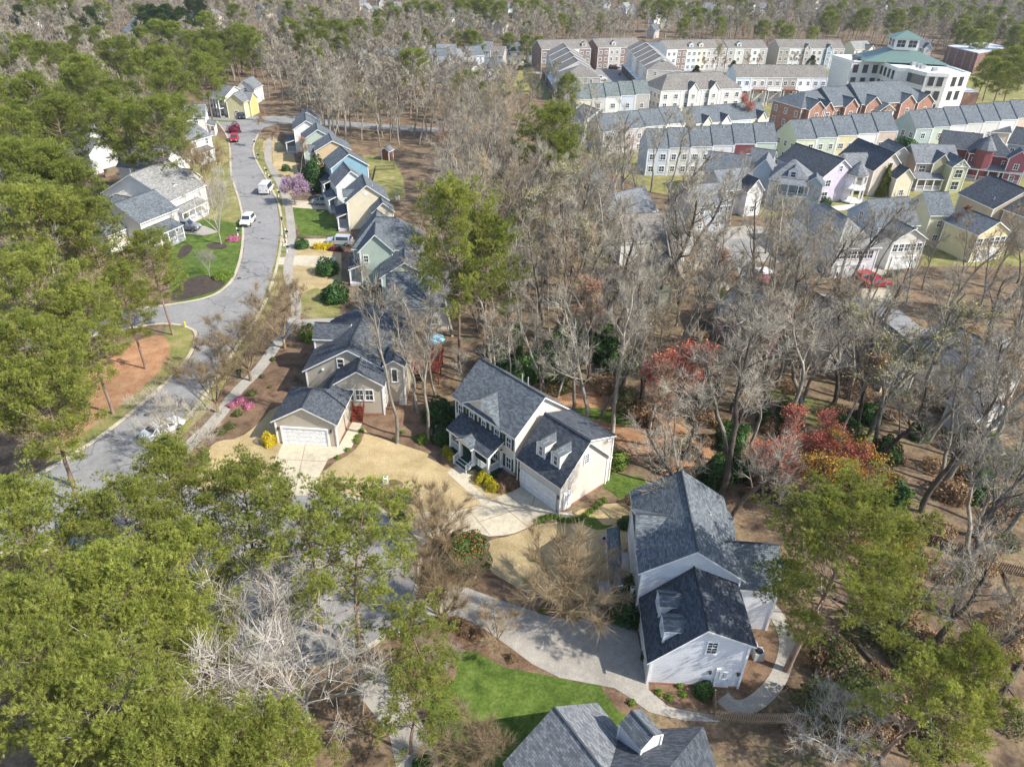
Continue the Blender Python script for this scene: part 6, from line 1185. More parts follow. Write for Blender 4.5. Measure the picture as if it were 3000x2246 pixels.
for i, (x, y, s_) in enumerate(((695, 1215, 1), (675, 1252, 1), (648, 1268, 1), (597, 1334, 1), (602, 1350, .9), (735, 1155, 1), (700, 1090, .8), (800, 1055, .7), (768, 1105, .6), (790, 1135, .5))): S(B_o, x, y, 'small dull green mound in the brown beds left of the beige house', group='green mounds in the brown beds', name='garden_mound', sc=s_)
B_hedge = bush_mesh('green_hedge', 90, 1.9, 1.2, 1.7, 3000, .09, L_BRIGHT); S(B_hedge, 905, 990, 'wide clipped bright green shrub beside the grey driveway')
for x, y, s_, l in ((1290, 1230, 2.3, 'tall dark green shrub against the left end of the colonial house'), (1300, 1290, 1.6, 'dark green shrub below the tall one at the left end of the colonial house'), (1185, 1468, 1.0, 'blue-green shrub beside the white utility box'), (1440, 1400, .7, 'low dark shrub under the colonial porch rail'), (1840, 1800, 1.9, 'dark camellia with white flowers beside the side porch'), (1835, 1745, 1.7, 'dark shrub in deep shade between path and side porch'), (1830, 1540, .9, 'small dark shrub at the back corner of the side porch'), (1900, 1930, .7, 'potted green plants at the garage corner of the grey-white house'), (2060, 2030, .9, 'leafy green plant by the picket fence'), (1240, 2246, .8, 'dark shrub in the shaded bed by the slate roof house'),
                 (885, 725, 1.5, 'round dark green shrub beside the yellow and burgundy hedge'), (960, 800, 2.2, 'dark evergreen shrub at the sage house corner'), (985, 880, 2.4, 'tall dark evergreen shrub left of the sage house'), (838, 500, 1.2, 'clipped dark shrub on the upper straw garden'), (730, 545, .9, 'dark shrub on the verge near the redbud') if 0 else (845, 530, 1.0, 'clipped dark shrub beside the upper pavement'), (2420, 600, 1.3, 'green shrub in the lavender cottage garden')): S(B_g, x, y, l, sc=s_)
for x, y, s_, l in ((1240, 1290, .9, 'bright green shrub beside the tallest bare trunk'), (1180, 1512, 1.0, 'bright green shrub at the mailbox by the middle driveway'), (1160, 1480, .7, 'light green shrub beside the blue-green one'), (1800, 1360, 1.5, 'yellow-green shrub behind the colonial garage'), (525, 640, 2.1, 'tall clipped green hedge shrub beside the grey pickup'), (648, 815, 1.1, 'low round green shrub on the corner lawn'), (668, 812, 1.0, 'second low round shrub at the corner lawn kerb'), (2110, 870, 1.2, 'yellow-green shrub in the woodland house yard')): S(B_b, x, y, l, sc=s_)
for i in range(6): S(B_y, 925+i*9, 728+(i % 2), 'yellow flowering shrub in the low hedge by the silver car', group='yellow hedge', name='yellow_shrub', sc=.7)
for i in range(4): S(B_m, 975+i*8, 734, 'burgundy shrub at the end of the yellow hedge', group='burgundy hedge', name='burgundy_shrub', sc=.5)
S(B_m, 688, 388, 'round magenta-burgundy shrub at the far bend of the street', sc=1.5); S(B_p, 683, 705, 'pink azalea at the foot of the three-stemmed tree', 'azalea', sc=1.6); S(B_p, 850, 535, 'magenta azalea beside the upper pavement', 'azalea', sc=1.2)
for i, (x, y, s_) in enumerate(((1470, 1435, 1), (1490, 1425, 1.2), (1510, 1415, 1.2), (1455, 1425, .9))): S(B_br, x, y, 'reddish brown shrub below the shuttered corner windows', group='brown shrubs at the house corner', name='brown_shrub', sc=s_)
for i, (x, y, s_) in enumerate(((1340, 1830, .9), (1360, 1850, .9), (1400, 1865, .9), (1500, 1930, .7))): S(B_br, x, y, 'dry brown shrub beside the lower driveway', group='dry shrubs beside the lower driveway', name='brown_shrub', sc=s_)
hg = bush_mesh('border', 91, .35, .35, .35, 260, .06, L_BRIGHT)
for i in range(16): x = 1575+i*13; S(hg, x, 1528-(4*math.sin(i*.5)*3)-max(0, i-6)*5.5, 'low green border grass tuft edging the middle driveway', 'border grass', 'border grass along the driveway', 'border_grass')
for i, (x, y) in enumerate(((1018, 1320), (1042, 1290), (1048, 1280), (1045, 1296), (1060, 1262), (990, 1342), (1180, 1268), (1160, 1285), (1560, 1640), (1545, 1700), (1410, 1670), (1590, 1790), (1660, 1800), (1690, 1808), (1930, 2030), (1960, 2045), (2000, 2035), (1990, 2010), (1850, 2060))): S(hg, x, y, 'small green perennial clump in a mulch bed', 'perennial', 'perennials in the mulch beds', 'perennial', .9)
def inside_(p, poly):
    c = False; n = len(poly); x, y = p
    for i in range(n):
        x1, y1 = poly[i][0], poly[i][1]; x2, y2 = poly[(i+1) % n][0], poly[(i+1) % n][1]
        if (y1 > y) != (y2 > y) and x < (x2-x1)*(y-y1)/(y2-y1)+x1: c = not c
    return c
# evergreen understorey behind the colonial house
B_u = bush_mesh('understorey', 92, 1.6, 1.6, 2.4, 2600, .15, L_HOLLY)
rr = random.Random(12)
for i in range(26): S(B_u, rr.uniform(1450, 1800), rr.uniform(1000, 1130), 'dark glossy evergreen shrub in the woods behind the colonial house', 'evergreen shrub', 'evergreen understorey behind the colonial house', 'evergreen_shrub', rr.uniform(.8, 1.4))
for i in range(30): S(B_u if i % 2 else B_br, rr.uniform(1900, 2900), rr.uniform(1150, 1500), ('dark green' if i % 2 else 'dry brown')+' low shrub on the floor of the right hand woods', 'shrub', 'woodland shrubs', 'woodland_shrub', rr.uniform(.6, 1.1) if i % 2 else rr.uniform(1, 2))

B_dry = bush_mesh('dry_brush', 93, 1.2, 1.2, 1.3, 900, .11, L_BRN, core=False); B_olv = bush_mesh('olive_brush', 94, 1.3, 1.3, 1.6, 1100, .11, L_OLIVE, core=False)
for i in range(110):
    x, y = (rr.uniform(1500, 2990), rr.uniform(980, 1500)) if i % 2 else (rr.uniform(2360, 2990), rr.uniform(1500, 2200))
    q = by_base(x, y)
    if any(inside_(q, z_) for z_ in clear): continue
    S((B_dry, B_olv, B_dry)[i % 3], x, y, ('tan dry', 'olive green', 'brown leafy')[i % 3]+' brush patch on the woodland floor at the right', 'brush', 'brush on the woodland floor', 'brush', rr.uniform(.6, 1.5))
lm_ = MB(); lm_.tube((-2.6, 0, .16), (2.6, .2, .14), .17, .1, 8, cap=True); lm_.tube((.4, .05, .2), (1.3, .9, .5), .06, .03, 6); LOG = lm_.mesh('fallen_log', BARK_D)
for i in range(24):
    x, y = rr.uniform(2250, 2980), rr.uniform(1300, 2100); q = by_base(x, y)
    if any(inside_(q, z_) for z_ in clear): continue
    S(LOG, x, y, 'fallen log lying in the leaf litter of the right hand woods', 'log', 'fallen logs', 'fallen_log', rr.uniform(.6, 1.4))
# ------------------------------------------------------------------ scattered woods
def inside(p, poly):
    c = False; n = len(poly); x, y = p
    for i in range(n):
        x1, y1 = poly[i][0], poly[i][1]; x2, y2 = poly[(i+1) % n][0], poly[(i+1) % n][1]
        if (y1 > y) != (y2 > y) and x < (x2-x1)*(y-y1)/(y2-y1)+x1: c = not c
    return c
boxes = [(min(p[0] for p in q), max(p[0] for p in q), min(p[1] for p in q), max(p[1] for p in q), q) for q in clear]
clr_road = [tuple(P(x, y)[:2]) for x, y in road]; boxes.append((min(p[0] for p in clr_road), max(p[0] for p in clr_road), min(p[1] for p in clr_road), max(p[1] for p in clr_road), clr_road))
def free(x, y, m_=1.0):
    for a, b_, c, d, q in boxes:
        if a-1 < x < b_+1 and c-1 < y < d+1 and inside((x, y), q): return False
    for a, b_, r in near_taken:
        if (x-a)**2+(y-b_)**2 < (r*m_)**2: return False
    return True
def pix(x, y, z=0):
    v = Vector((x, y, z-H)); k = v.dot(FW); return 1500+F*v.dot(CR)/k, 1123-F*v.dot(CU)/k, k
street_zone = [tuple(P(*q)[:2]) for q in ((440, 275), (760, 268), (1000, 560), (1110, 900), (1200, 1200), (1400, 1330), (1560, 1420), (1690, 1480), (1830, 1430), (1900, 1470), (1900, 1700), (2330, 1800), (2330, 2110), (2250, 2250), (1000, 2250), (1000, 1500), (400, 1500), (100, 1450), (100, 1300), (400, 1000), (500, 880), (440, 560))]
town_zone = [tuple(P(*q)[:2]) for q in ((1540, 235), (1560, 160), (2480, 140), (2860, 165), (3100, 300), (3100, 800), (2850, 760), (2720, 790), (2600, 830), (2350, 800), (2230, 640), (2050, 600), (1750, 470), (1700, 400), (1640, 330))]
rd = random.Random(77); cand = []
y = 32.0
while y < 820:
    st = 3.9+max(0, y-90)*.014; st = min(st, 11)
    x = -.8*y-25
    while x < .85*y+25:
        xx = x+rd.uniform(-.45, .45)*st; yy = y+rd.uniform(-.45, .45)*st; x += st
        px, py, k = pix(xx, yy, 0); tx, ty, _ = pix(xx, yy, 15)
        if tx < -120 or tx > 3120 or ty > 2300 or py < -10: continue
        if inside((xx, yy), street_zone) or not free(xx, yy): continue
        if yy < 62 and xx < -8: continue
        if rd.random() < (.06 if px > 1500 and py > 500 else .5 if px < 900 and py > 130 else .12): continue
        if inside((xx, yy), town_zone): continue
        if (230 < px < 660 and 520 < py < 900) or (330 < px < 600 and 380 < py <= 520 and rd.random() < .6): continue
        cand.append((k, xx, yy, px, py, tx, ty))
    y += st
ind = {}; stuffp = []
cand.sort()
def zone_kind(px, py, ty, r):
    if py > 560: return 'B'
    if px < 420: return 'P' if r < .16 else 'B'
    if px < 780 and py < 330 and py > 170: return 'P' if r < .2 else 'B'
    if py < 60: return 'P' if r < .2 else 'B'
    if px > 2750 and 150 < py < 330: return 'P' if r < .5 else 'B'
    return 'P' if r < (.1 if py < 150 else .02 if py < 300 else 0) else 'B'
nb = npn = 0
gB = 'bare trees of the woods'; 
for k, x, y, px, py, tx, ty in cand:
    r = rd.random(); z = zone_kind(px, py, ty, r)
    # thin out in the lower right clearing
    if (2440 < tx < 3050 and 540 < ty < 760 and r < .85) or (1850 < tx < 3050 and 290 < ty <= 600 and r < .8) or (1500 < tx < 2700 and 120 < ty <= 330 and r < .95) or (960 < tx < 1290 and 250 < ty < 720 and px < 1330): continue
    if (2150 < px < 2700 and 1330 < py < 1780) or (1900 < px < 2080 and 1130 < py < 1330): continue
    if px > 2300 and py > 1640 and r < .35: continue
    if z == 'P':
        if npn < 150: npn += 1; plant('pine_tree', PINE if k < 220 else PINEL, x, y, rd.uniform(13, 19), ('tall' if k % .9 < .45 else 'shorter')+' pine in the woods '+wlabel(tx, ty), 'pine tree', 'pines scattered through the woods', sx=1.15)
        else: stuffp.append((x, y, 1, rd.random()))
    else:
        q = rd.random(); lst = BARE; h_ = rd.uniform(11, 20); lab = ('tall' if h_ > 15.5 else 'shorter')+' bare grey woodland tree '
        if px > 1500 and py > 600: lst = BARE if q < .5 else BROWN if q < .66 else DARK; h_ = rd.uniform(12, 18)
        elif q < .2: lst = BROWN; lab = 'bare brown woodland tree '
        if q > .96: lst = RUSS; lab = 'reddish budding woodland tree '; h_ *= .8
        elif q > .92: lst = YGT; lab = 'yellow-green budding woodland tree '
        if px < 400: h_ *= .85
        if 1150 < px < 1650 and py > 1000: h_ *= .7
        if nb < 290: nb += 1; plant('bare_tree', lst, x, y, h_, lab+wlabel(tx, ty), 'tree', gB, sx=rd.uniform(.95, 1.3))
        else: stuffp.append((x, y, 0 if q < .9 else 2, rd.random()))
print('individual bare', nb, 'pines', npn, 'stuff', len(stuffp))
# the far-off woods: one object, instances on points
def joined(name, t_, c_):
    bm = bmesh.new(); bm.from_mesh(t_); bm.from_mesh(c_); me = bpy.data.meshes.new(name)
    bm.to_mesh(me); bm.free(); nt_ = len(t_.polygons)
    for m_ in list(t_.materials)+list(c_.materials): me.materials.append(m_)
    mi = [0]*nt_+[1+p.material_index for p in c_.polygons]; me.polygons.foreach_set('material_index', mi); me.update(); return me
def stuff(name, label, pts, protos, h0, h1, cat='woodland'):
    if not pts: return
    pc = bpy.data.collections.new(name+'_kinds')
    for i, (a, b_, hh) in enumerate(protos): o = bpy.data.objects.new('tree_kind', joined('tree_kind', a, b_)); pc.objects.link(o)
    me = bpy.data.meshes.new(name); me.from_pydata([(x, y, 0) for x, y, _, _ in pts], [], []); hh = protos[0][2]
    a = me.attributes.new('sc', 'FLOAT', 'POINT'); a.data.foreach_set('value', [(h0+(h1-h0)*r)/hh for *_, r in pts]); a = me.attributes.new('ro', 'FLOAT', 'POINT'); a.data.foreach_set('value', [r*97 % 6.28 for *_, r in pts])
    a = me.attributes.new('ix', 'INT', 'POINT'); a.data.foreach_set('value', [int(r*1000) % len(protos) for *_, r in pts])
    ob = link(name, me); tag(ob, label, cat, kind='stuff')
    ng = bpy.data.node_groups.new(name, 'GeometryNodeTree'); ng.interface.new_socket('Geometry', in_out='INPUT', socket_type='NodeSocketGeometry'); ng.interface.new_socket('Geometry', in_out='OUTPUT', socket_type='NodeSocketGeometry')
    nn = ng.nodes; gi = nn.new('NodeGroupInput'); go = nn.new('NodeGroupOutput'); ip = nn.new('GeometryNodeInstanceOnPoints'); ci = nn.new('GeometryNodeCollectionInfo')
    ci.inputs['Collection'].default_value = pc; ci.inputs['Separate Children'].default_value = True; ip.inputs['Pick Instance'].default_value = True
    def attr(n_, t_): q = nn.new('GeometryNodeInputNamedAttribute'); q.data_type = t_; q.inputs['Name'].default_value = n_; return q.outputs['Attribute']
    cx = nn.new('ShaderNodeCombineXYZ'); L = ng.links
    L.new(gi.outputs[0], ip.inputs['Points']); L.new(ci.outputs[0], ip.inputs['Instance']); L.new(attr('ix', 'INT'), ip.inputs['Instance Index']); L.new(attr('sc', 'FLOAT'), ip.inputs['Scale']); L.new(attr('ro', 'FLOAT'), cx.inputs[2])
    er = nn.new('FunctionNodeEulerToRotation'); L.new(cx.outputs[0], er.inputs[0]); L.new(er.outputs[0], ip.inputs['Rotation']); L.new(ip.outputs[0], go.inputs[0])
    mod = ob.modifiers.new('woods', 'NODES'); mod.node_group = ng
FARB = mk_bare('wood', (101, 102, 103), 17, .26, BARK_G, TWIG, tw=.07, extra=1, far=True)
stuff('far_woods', 'grey bare woods covering the far slopes up to the skyline', [p for p in stuffp if p[2] == 0], FARB, 13, 18)
stuff('far_pines', 'green pines mixed into the far bare woods', [p for p in stuffp if p[2] == 1], PINEL, 13, 18)
stuff('far_budding_woods', 'reddish and yellow-green budding trees mixed into the far woods', [p for p in stuffp if p[2] == 2], [RUSS[0], YGT[0]], 9, 12)
# ------------------------------------------------------------------ vehicles and small things
def car(name, label, px, py, heading, kind='suv', col=(.75, .75, .75), cat='car', group=None, loc=None):
    x, y = loc or by_base(px, py); root = empty(name, (x, y, .03), label, cat, group, R_(heading))
    paint = plain('car_paint', col, .25, .3, .6)
    # stations: x, z bottom, z belt, z roof, half width belt, half width roof
    if kind == 'pickup': st = [(-2.9, .55, 1.05, 1.05, .9, .88), (-2.75, .4, 1.12, 1.12, .97, .95), (-.75, .4, 1.12, 1.12, .98, .96), (-.7, .4, 1.12, 1.85, .98, .8), (.9, .4, 1.12, 1.88, .98, .8), (1.55, .4, 1.12, 1.15, .98, .9), (2.6, .4, 1.05, 1.07, .96, .9), (2.9, .5, .85, .87, .85, .8)]; cab = (3, 4)
    elif kind == 'suv': st = [(-2.35, .5, .95, 1.0, .82, .8), (-2.25, .35, 1.02, 1.15, .93, .85), (-1.95, .35, 1.02, 1.66, .95, .74), (.55, .35, 1.02, 1.7, .95, .76), (1.15, .35, 1.0, 1.08, .95, .86), (2.15, .35, .9, .95, .9, .8), (2.38, .45, .75, .78, .78, .7)]; cab = (2, 3)
    elif kind == 'van': st = [(-2.6, .45, 1.1, 2.1, .95, .85), (-2.55, .35, 1.1, 2.2, .98, .88), (1.2, .35, 1.1, 2.2, .98, .88), (1.9, .35, 1.1, 1.2, .98, .9), (2.5, .35, .95, 1.0, .92, .85), (2.65, .45, .8, .82, .8, .75)]; cab = (1, 2)
    else: st = [(-2.3, .45, .85, .9, .8, .75), (-2.2, .3, .92, .98, .88, .8), (-1.5, .3, .92, 1.02, .91, .82), (-.85, .3, .92, 1.42, .92, .7), (.35, .3, .92, 1.45, .92, .72), (1.1, .3, .88, .96, .92, .82), (2.1, .3, .78, .82, .88, .76), (2.35, .4, .65, .68, .75, .7)]; cab = (3, 4)
    b = MB(); g = MB()
    for i in range(len(st)-1):
        a, c = st[i], st[i+1]
        for s in (-1, 1):
            q = [(a[0], s*a[4], a[1]), (c[0], s*c[4], c[1]), (c[0], s*c[4], c[2]), (a[0], s*a[4], a[2])]; b.poly(q if s < 0 else q[::-1])
            q = [(a[0], s*a[4], a[2]), (c[0], s*c[4], c[2]), (c[0], s*c[5], c[3]), (a[0], s*a[5], a[3])]; b.poly(q if s < 0 else q[::-1])
            if cab[0] <= i < cab[1] or (i in (cab[0]-1, cab[1]) and kind != 'pickup'):
                m_ = [tuple(Vector(p)*.0+sum((Vector(w) for w in q), Vector())/4+(Vector(p)-sum((Vector(w) for w in q), Vector())/4)*.86+Vector((0, s*.012, .0))) for p in q]; g.poly(m_ if s < 0 else m_[::-1])
        q = [(a[0], -a[5], a[3]), (c[0], -c[5], c[3]), (c[0], c[5], c[3]), (a[0], a[5], a[3])]; b.poly(q)
        if i == cab[0]-1 or i == cab[1]:
            ce = sum((Vector(w) for w in q), Vector())/4; nn = (Vector(q[1])-Vector(q[0])).cross(Vector(q[3])-Vector(q[0])).normalized(); g.poly([tuple(ce+(Vector(p)-ce)*.88+nn*.015) for p in q])
    for e, s in ((0, 1), (-1, -1)): a = st[e]; q = [(a[0], -a[4], a[1]), (a[0], -a[4], a[2]), (a[0], -a[5], a[3]), (a[0], a[5], a[3]), (a[0], a[4], a[2]), (a[0], a[4], a[1])]; b.poly(q if s < 0 else q[::-1])
    b.poly([(st[0][0], -.8, .4), (st[-1][0], -.8, .4), (st[-1][0], .8, .4), (st[0][0], .8, .4)][::-1])
    b.build('body', paint, root); g.build('windows', M_glass, root)
    wx = (st[0][0]+.95, st[-1][0]-.9); rw = .38 if kind in ('pickup', 'van') else .34
    for x_ in wx:
        for s in (-1, 1):
            o = empty('wheel', (x_, s*.88, rw)); o.parent = root
            t_ = MB(); t_.tube((0, -.12, 0), (0, .12, 0), rw, rw, 16, cap=True); t_.build('tyre', plain('rubber', (.02, .02, .02), .8), o)
            t_ = MB(); t_.tube((0, -.13, 0), (0, .13, 0), rw*.62, rw*.62, 12, cap=True); t_.build('rim', plain('rim_grey', (.35, .35, .36), .35, .6), o)
    f = st[-1]; r = st[0]
    for s in (-1, 1):
        t_ = MB(); t_.box((f[0]-.02, s*.58, f[2]-.1), (.12, .34, .16)); t_.build('headlight', plain('lamp_glass', (.7, .72, .72), .15), root)
        t_ = MB(); t_.box((r[0]+.03, s*.68, r[2]-.08), (.12, .2, .2)); t_.build('tail_light', plain('lamp_red', (.3, .01, .01), .3), root)
        t_ = MB(); t_.box((st[cab[1]+1][0]-.15, s*1.03, 1.08), (.12, .16, .13)); t_.build('mirror', paint, root)
    t_ = MB(); t_.box((f[0]+.01, 0, f[1]+.12), (.08, 1.3, .14)); t_.build('grille', M_dark, root)
    if kind == 'pickup': t_ = MB(); t_.box((-1.75, 0, 1.135), (1.9, 1.6, .03)); t_.build('bed_cover', M_dark, root)
    return root
car('parked_car', 'white sedan parked at the kerb under the thin bare tree', 478, 1268, 58, 'sedan', (.75, .76, .78))
car('parked_car', 'white sport utility car parked at the left kerb of the street', 727, 655, -88, 'suv', (.78, .78, .78))
car('parked_van', 'small white van parked by the right kerb opposite the redbud', 783, 562, 92, 'van', (.75, .76, .78), 'van')
car('parked_car', 'red car parked at the far left kerb near the burgundy bush', 688, 413, -75, 'suv', (.45, .015, .03))
car('parked_car', 'silver sport utility car on the driveway beside the green lawn', 948, 598, 180, 'suv', (.3, .34, .38)); car('parked_car', 'silver sport utility car on the driveway beside the yellow hedge', 995, 716, 180, 'suv', (.5, .52, .54))
car('pickup_truck', 'grey pickup truck parked before the bay-windowed house', 542, 673, -4, 'pickup', (.3, .31, .33), 'truck')
car('parked_car', 'dark car in the driveway of the yellow and white house', 709, 346, -70, 'suv', (.03, .035, .04))
car('pickup_truck', 'white pickup truck in the lane beside the end-on terrace', 1757, 236, 0, 'pickup', (.75, .75, .75), 'truck'); car('parked_car', 'dark blue car beside the brick terraces', 1737, 197, 0, 'sedan', (.02, .03, .06)); car('parked_car', 'dark maroon car at the head of the shaded lane', 1798, 203, 0, 'suv', (.08, .01, .02))
car('parked_car', 'red car in front of the white hipped-roof house', 2535, 822, 20, 'suv', (.4, .015, .02)); car('parked_car', 'second red car, half hidden by branches near the sandy driveway', 2566, 838, 10, 'sedan', (.4, .015, .02)); car('parked_car', 'silver car in the lane between dark-roofed terraces', 2274, 369, 80, 'sedan', (.5, .5, .52))
car('parked_car', 'white car in the parking area left of the brick terraces', 1518, 187, 0, 'suv', (.7, .7, .7)); car('parked_car', 'grey car in the parking area left of the brick terraces', 1550, 196, 0, 'sedan', (.2, .2, .22))
for i, (x, y, l) in enumerate(((1178, 1478, 'white post mailbox by the middle driveway'), (912, 1180, 'x'), (1264, 1668, 'white post mailbox beside the vase-shaped crape myrtle at the kerb'), (838, 695, 'white post mailbox below the street lamp'), (841, 740, 'white post mailbox beside the kerb near the yellow hedge'), (816, 578, 'white post mailbox by the white van'), (790, 533, 'white post mailbox second up from the van'), (778, 512, 'white post mailbox third up from the van'), (755, 467, 'white post mailbox near the upper azalea'), (744, 427, 'white post mailbox farthest up the street'), (697, 692, 'white post mailbox on the left side of the street'), (1168, 1862, 'white post mailbox behind the small pine by the lawn'))):
    if l == 'x': continue
    gx, gy = by_base(x, y); o = empty('mailbox', (gx, gy, 0), l, 'mailbox', 'white post mailboxes', R_(-20)); b = MB(); b.box((0, 0, .75), (.16, .16, 1.5)); b.box((0, 0, 1.55), (.22, .22, .1)); b.box((.22, 0, .95), (.5, .1, .1)); b.build('post', M_white, o)
    b = MB(); b.box((.32, 0, 1.12), (.5, .22, .22)); b.tube((.07, 0, 1.22), (.57, 0, 1.22), .11, .11, 10, cap=True); b.build('box', M_dark, o)
gx, gy = by_base(836, 712); o = empty('street_lamp', (gx, gy, 0), 'black street lamp post on the verge by the mailbox', 'street lamp'); b = MB(); b.tube((0, 0, 0), (0, 0, 4.2), .07, .05, 8); b.tube((0, 0, 0), (0, 0, .5), .13, .1, 8); b.build('post', M_dark, o); b = MB(); b.tube((0, 0, 4.2), (0, 0, 4.65), .12, .2, 8, cap=True); b.tube((0, 0, 4.65), (0, 0, 4.9), .24, .04, 8, cap=True); b.build('lantern', M_dark, o)
gx, gy = by_base(1130, 1415); o = empty('utility_box', (gx, gy, 0), 'white utility box on the mulch bed in the straw lawn', 'utility box'); b = MB(); b.box((0, 0, .35), (.5, .45, .7)); b.build('cabinet', plain('box_white', (.6, .6, .58)), o); b = MB(); b.box((0, 0, .73), (.54, .5, .07)); b.build('lid', M_white, o)
gx, gy = by_base(543, 957); o = empty('fire_hydrant', (gx, gy, 0), 'small yellow hydrant at the corner kerb', 'hydrant'); b = MB(); my = plain('hydrant_yellow', (.6, .5, .02)); b.tube((0, 0, 0), (0, 0, .7), .14, .12, 8, cap=True); b.tube((0, 0, .7), (0, 0, .85), .16, .03, 8, cap=True); b.tube((-.22, 0, .5), (.22, 0, .5), .07, .07, 8, cap=True); b.build('hydrant_body', my, o)
# urn, flag
gx, gy = by_base(1391, 1690); o = empty('garden_urn', (gx, gy, 0), 'stone garden urn by the bed below the round holly', 'urn'); b = MB(); b.tube((0, 0, 0), (0, 0, .35), .16, .1, 10); b.tube((0, 0, .35), (0, 0, .75), .12, .34, 12, cap=True); b.build('bowl', plain('stone', (.5, .47, .42)), o)
fx, fy = P(1777, 1575, 3.2)[:2]; o = empty('flag', (fx, fy, 2.4), 'small American flag on the side porch of the grey-white house', 'flag'); b = MB(); b.tube((.5, 0, 0), (-.25, 0, 1.1), .02, .02, 6); b.build('pole', M_white, o)
b = MB(); c0 = Vector((-.2, .02, 1.0)); ex_ = Vector((-.5, -.1, -.55)); ey_ = Vector((.38, 0, -.5))
for i in range(13):
    p = c0+ey_*(i/13); q = c0+ey_*((i+1)/13); x0 = .4 if i < 7 else 0; b.poly([tuple(p+ex_*x0), tuple(p+ex_), tuple(q+ex_), tuple(q+ex_*x0)], i % 2)
b.poly([tuple(c0), tuple(c0+ex_*.4), tuple(c0+ex_*.4+ey_*7/13), tuple(c0+ey_*7/13)], 2)
nb_ = Vector(ex_).cross(ey_).normalized()*.006
for r_ in range(4):
    for c_i in range(5): a = c0+ex_*.4*((c_i+.5)/5)+ey_*(7/13)*((r_+.5)/4)-nb_; b.poly([tuple(a+Vector((0, 0, .015))), tuple(a+ex_*.018), tuple(a-Vector((0, 0, .015))), tuple(a-ex_*.018)], 1)
b.build('cloth', [plain('flag_red', (.4, .02, .03)), M_white, plain('flag_blue', (.02, .03, .15))], o)
# fences
def fence(name, label, pts, h_, m_, gap=.16, wd=.09, cat='fence', solid=False, group=None):
    q = [P(*p) for p in pts]; o = empty(name, (q[0].x, q[0].y, 0), label, cat, group); b = MB(); r = MB(); o0 = Vector((q[0].x, q[0].y, 0))
    for i in range(len(q)-1):
        a, c = q[i]-o0, q[i+1]-o0; L_ = (c-a).length; rz = math.atan2((c-a).y, (c-a).x); n = max(1, int(L_/gap))
        for j in range(n+1): p = a.lerp(c, j/n); b.box((p.x, p.y, h_/2), (wd, .03, h_), rz)
        for z in (.3, h_-.25): mm = (a+c)/2; r.box((mm.x, mm.y, z), (L_, .06, .08), rz)
        m2 = max(1, int(L_/2.4))
        for j in range(m2+1): p = a.lerp(c, j/m2); r.box((p.x, p.y, (h_+.1)/2), (.1, .1, h_+.1), rz)
    b.build('pickets', m_, o); r.build('frame', m_, o)
M_fw = plain('weathered_wood', (.2, .15, .1), .85)
fence('picket_fence', 'weathered brown picket fence between the slate roof house and the curved path', [(2088, 2052), (2092, 2108), (2200, 2118), (2320, 2118), (2420, 2150), (2560, 2160)], 1.2, M_fw)
fence('picket_fence', 'dark timber fence crossing the woods right of the bright pine', [(2600, 1560), (2750, 1600), (2900, 1670), (3050, 1700)], 1.2, plain('dark_wood', (.09, .06, .04)), .18)
fence('garden_fence', 'thin black fence at the back of the street gardens', [(1085, 560), (1100, 500), (1155, 498)], 1.2, M_dark, .3, .03); fence('white_fence', 'white garden fence in front of the lavender cottage', [(2380, 600), (2412, 622), (2500, 612)], 1.1, M_white, .2, .16)
fence('timber_fence', 'weathered board fence behind the broad white house', [(310, 520), (360, 505), (355, 470), (325, 468)], 1.8, M_fw, .15, .14)

gx, gy = by_base(2287, 1655); o = empty('toy', (gx, gy, 0), 'small blue and yellow plastic toy in the shade behind the grey-white house', 'toy'); b = MB(); b.box((0, 0, .15), (.9, .6, .3)); b.build('base', plain('toy_blue', (.03, .2, .6)), o); b = MB(); b.tube((.2, 0, .3), (.2, 0, .9), .12, .05, 8, cap=True); b.build('post', plain('toy_yellow', (.8, .4, .02)), o)

# small yard and street things
dm = MB(); dm.tube((0, 0, 0), (0, 0, .012), .36, .36, 18, cap=True); DM = dm.mesh('manhole_cover', plain('cast_iron', (.05, .05, .05), .7))
for i, (x, y, l) in enumerate(((760, 652, 'dark round manhole cover in the street right of the white sport utility car'), (742, 520, 'dark round manhole cover in the street above the white van'), (700, 815, 'dark round manhole cover near the road bend'), (1120, 1560, 'dark round manhole cover in the cul-de-sac'), (430, 1215, 'dark round manhole cover in the road above the white sedan'))):
    gx, gy = by_base(x, y); o = link('manhole_cover', DM, None, Vector((gx, gy, .013))); tag(o, l, 'manhole cover', 'manhole covers')
ac = MB(); ac.box((0, 0, .4), (.75, .75, .8)); ACB = ac.mesh('casing', plain('ac_grey', (.42, .42, .4), .6)); ac = MB(); ac.tube((0, 0, .8), (0, 0, .84), .3, .3, 14, cap=True); ACF = ac.mesh('fan_grille', M_dark)
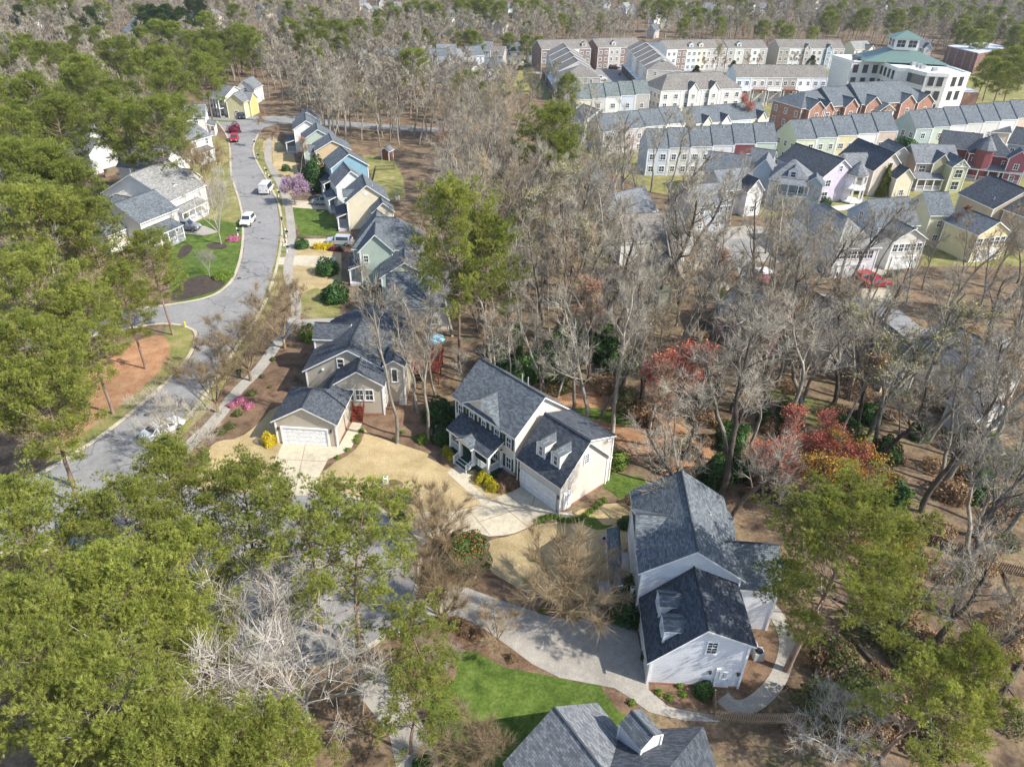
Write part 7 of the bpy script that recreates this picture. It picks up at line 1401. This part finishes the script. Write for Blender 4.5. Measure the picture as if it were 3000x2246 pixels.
for i, (x, y, l) in enumerate(((1285, 1268, 'left end of the colonial house'), (1180, 1180, 'right side of the beige house'), (1165, 585, 'back of the cream gabled house'), (1145, 690, 'back of the sage green house'), (2200, 1905, 'right side of the grey-white house'), (2218, 1925, 'right rear of the grey-white house'), (2440, 735, 'corner of the white hipped-roof house'), (2735, 715, 'gap beside the yellow house'), (2520, 590, 'lavender cottage'), (2660, 600, 'peach and cream cottage'))):
    gx, gy = by_base(x, y); o = empty('air_conditioner', (gx, gy, 0), 'grey outdoor air conditioner unit by the '+l, 'air conditioner', 'outdoor air conditioner units'); link('casing', ACB, o); link('fan_grille', ACF, o)
bn = MB(); bn.box((0, 0, .5), (.55, .6, 1.0)); BNB = bn.mesh('bin_body', plain('bin_green', (.02, .07, .04), .5)); bn = MB(); bn.box((0, .02, 1.03), (.6, .68, .07)); BNL = bn.mesh('lid', plain('bin_green', (.02, .07, .04), .5)); bn = MB(); bn.tube((-.28, .3, .12), (.28, .3, .12), .12, .12, 10, cap=True); BNW = bn.mesh('wheels', M_dark)
for i, (x, y, l) in enumerate(((2608, 812, 'red cars'), (2622, 808, 'garage of the blue-grey and white house'), (1000, 735, 'sage green house driveway'), (1010, 612, 'silver car on the upper driveway'), (1815, 222, 'shaded lane by the end-on terrace'), (1840, 228, 'end of the shaded lane'), (585, 470, 'large white house'))):
    gx, gy = by_base(x, y); o = empty('wheelie_bin', (gx, gy, 0), 'dark green wheelie bin beside the '+l, 'bin', 'wheelie bins', i*.4); link('bin_body', BNB, o); link('lid', BNL, o); link('wheels', BNW, o)
# ------------------------------------------------------------------ air
bpy.ops.mesh.primitive_cube_add(size=1); hz = bpy.context.object; hz.name = 'haze'; hz.data.name = 'haze'
hz.location = (0, 1150, 24.5); hz.scale = (2400, 2500, 51)
hm = bpy.data.materials.new('haze'); hm.use_nodes = True; ht = hm.node_tree; ht.nodes.remove(ht.nodes['Principled BSDF'])
pv = ht.nodes.new('ShaderNodeVolumePrincipled'); pv.inputs['Color'].default_value = (.9, .94, 1, 1); pv.inputs['Density'].default_value = .00009; pv.inputs['Anisotropy'].default_value = .2
ht.links.new(pv.outputs[0], ht.nodes['Material Output'].inputs['Volume']); hz.data.materials.append(hm); tag(hz, 'thin pale haze over the whole neighbourhood', 'haze', kind='stuff')
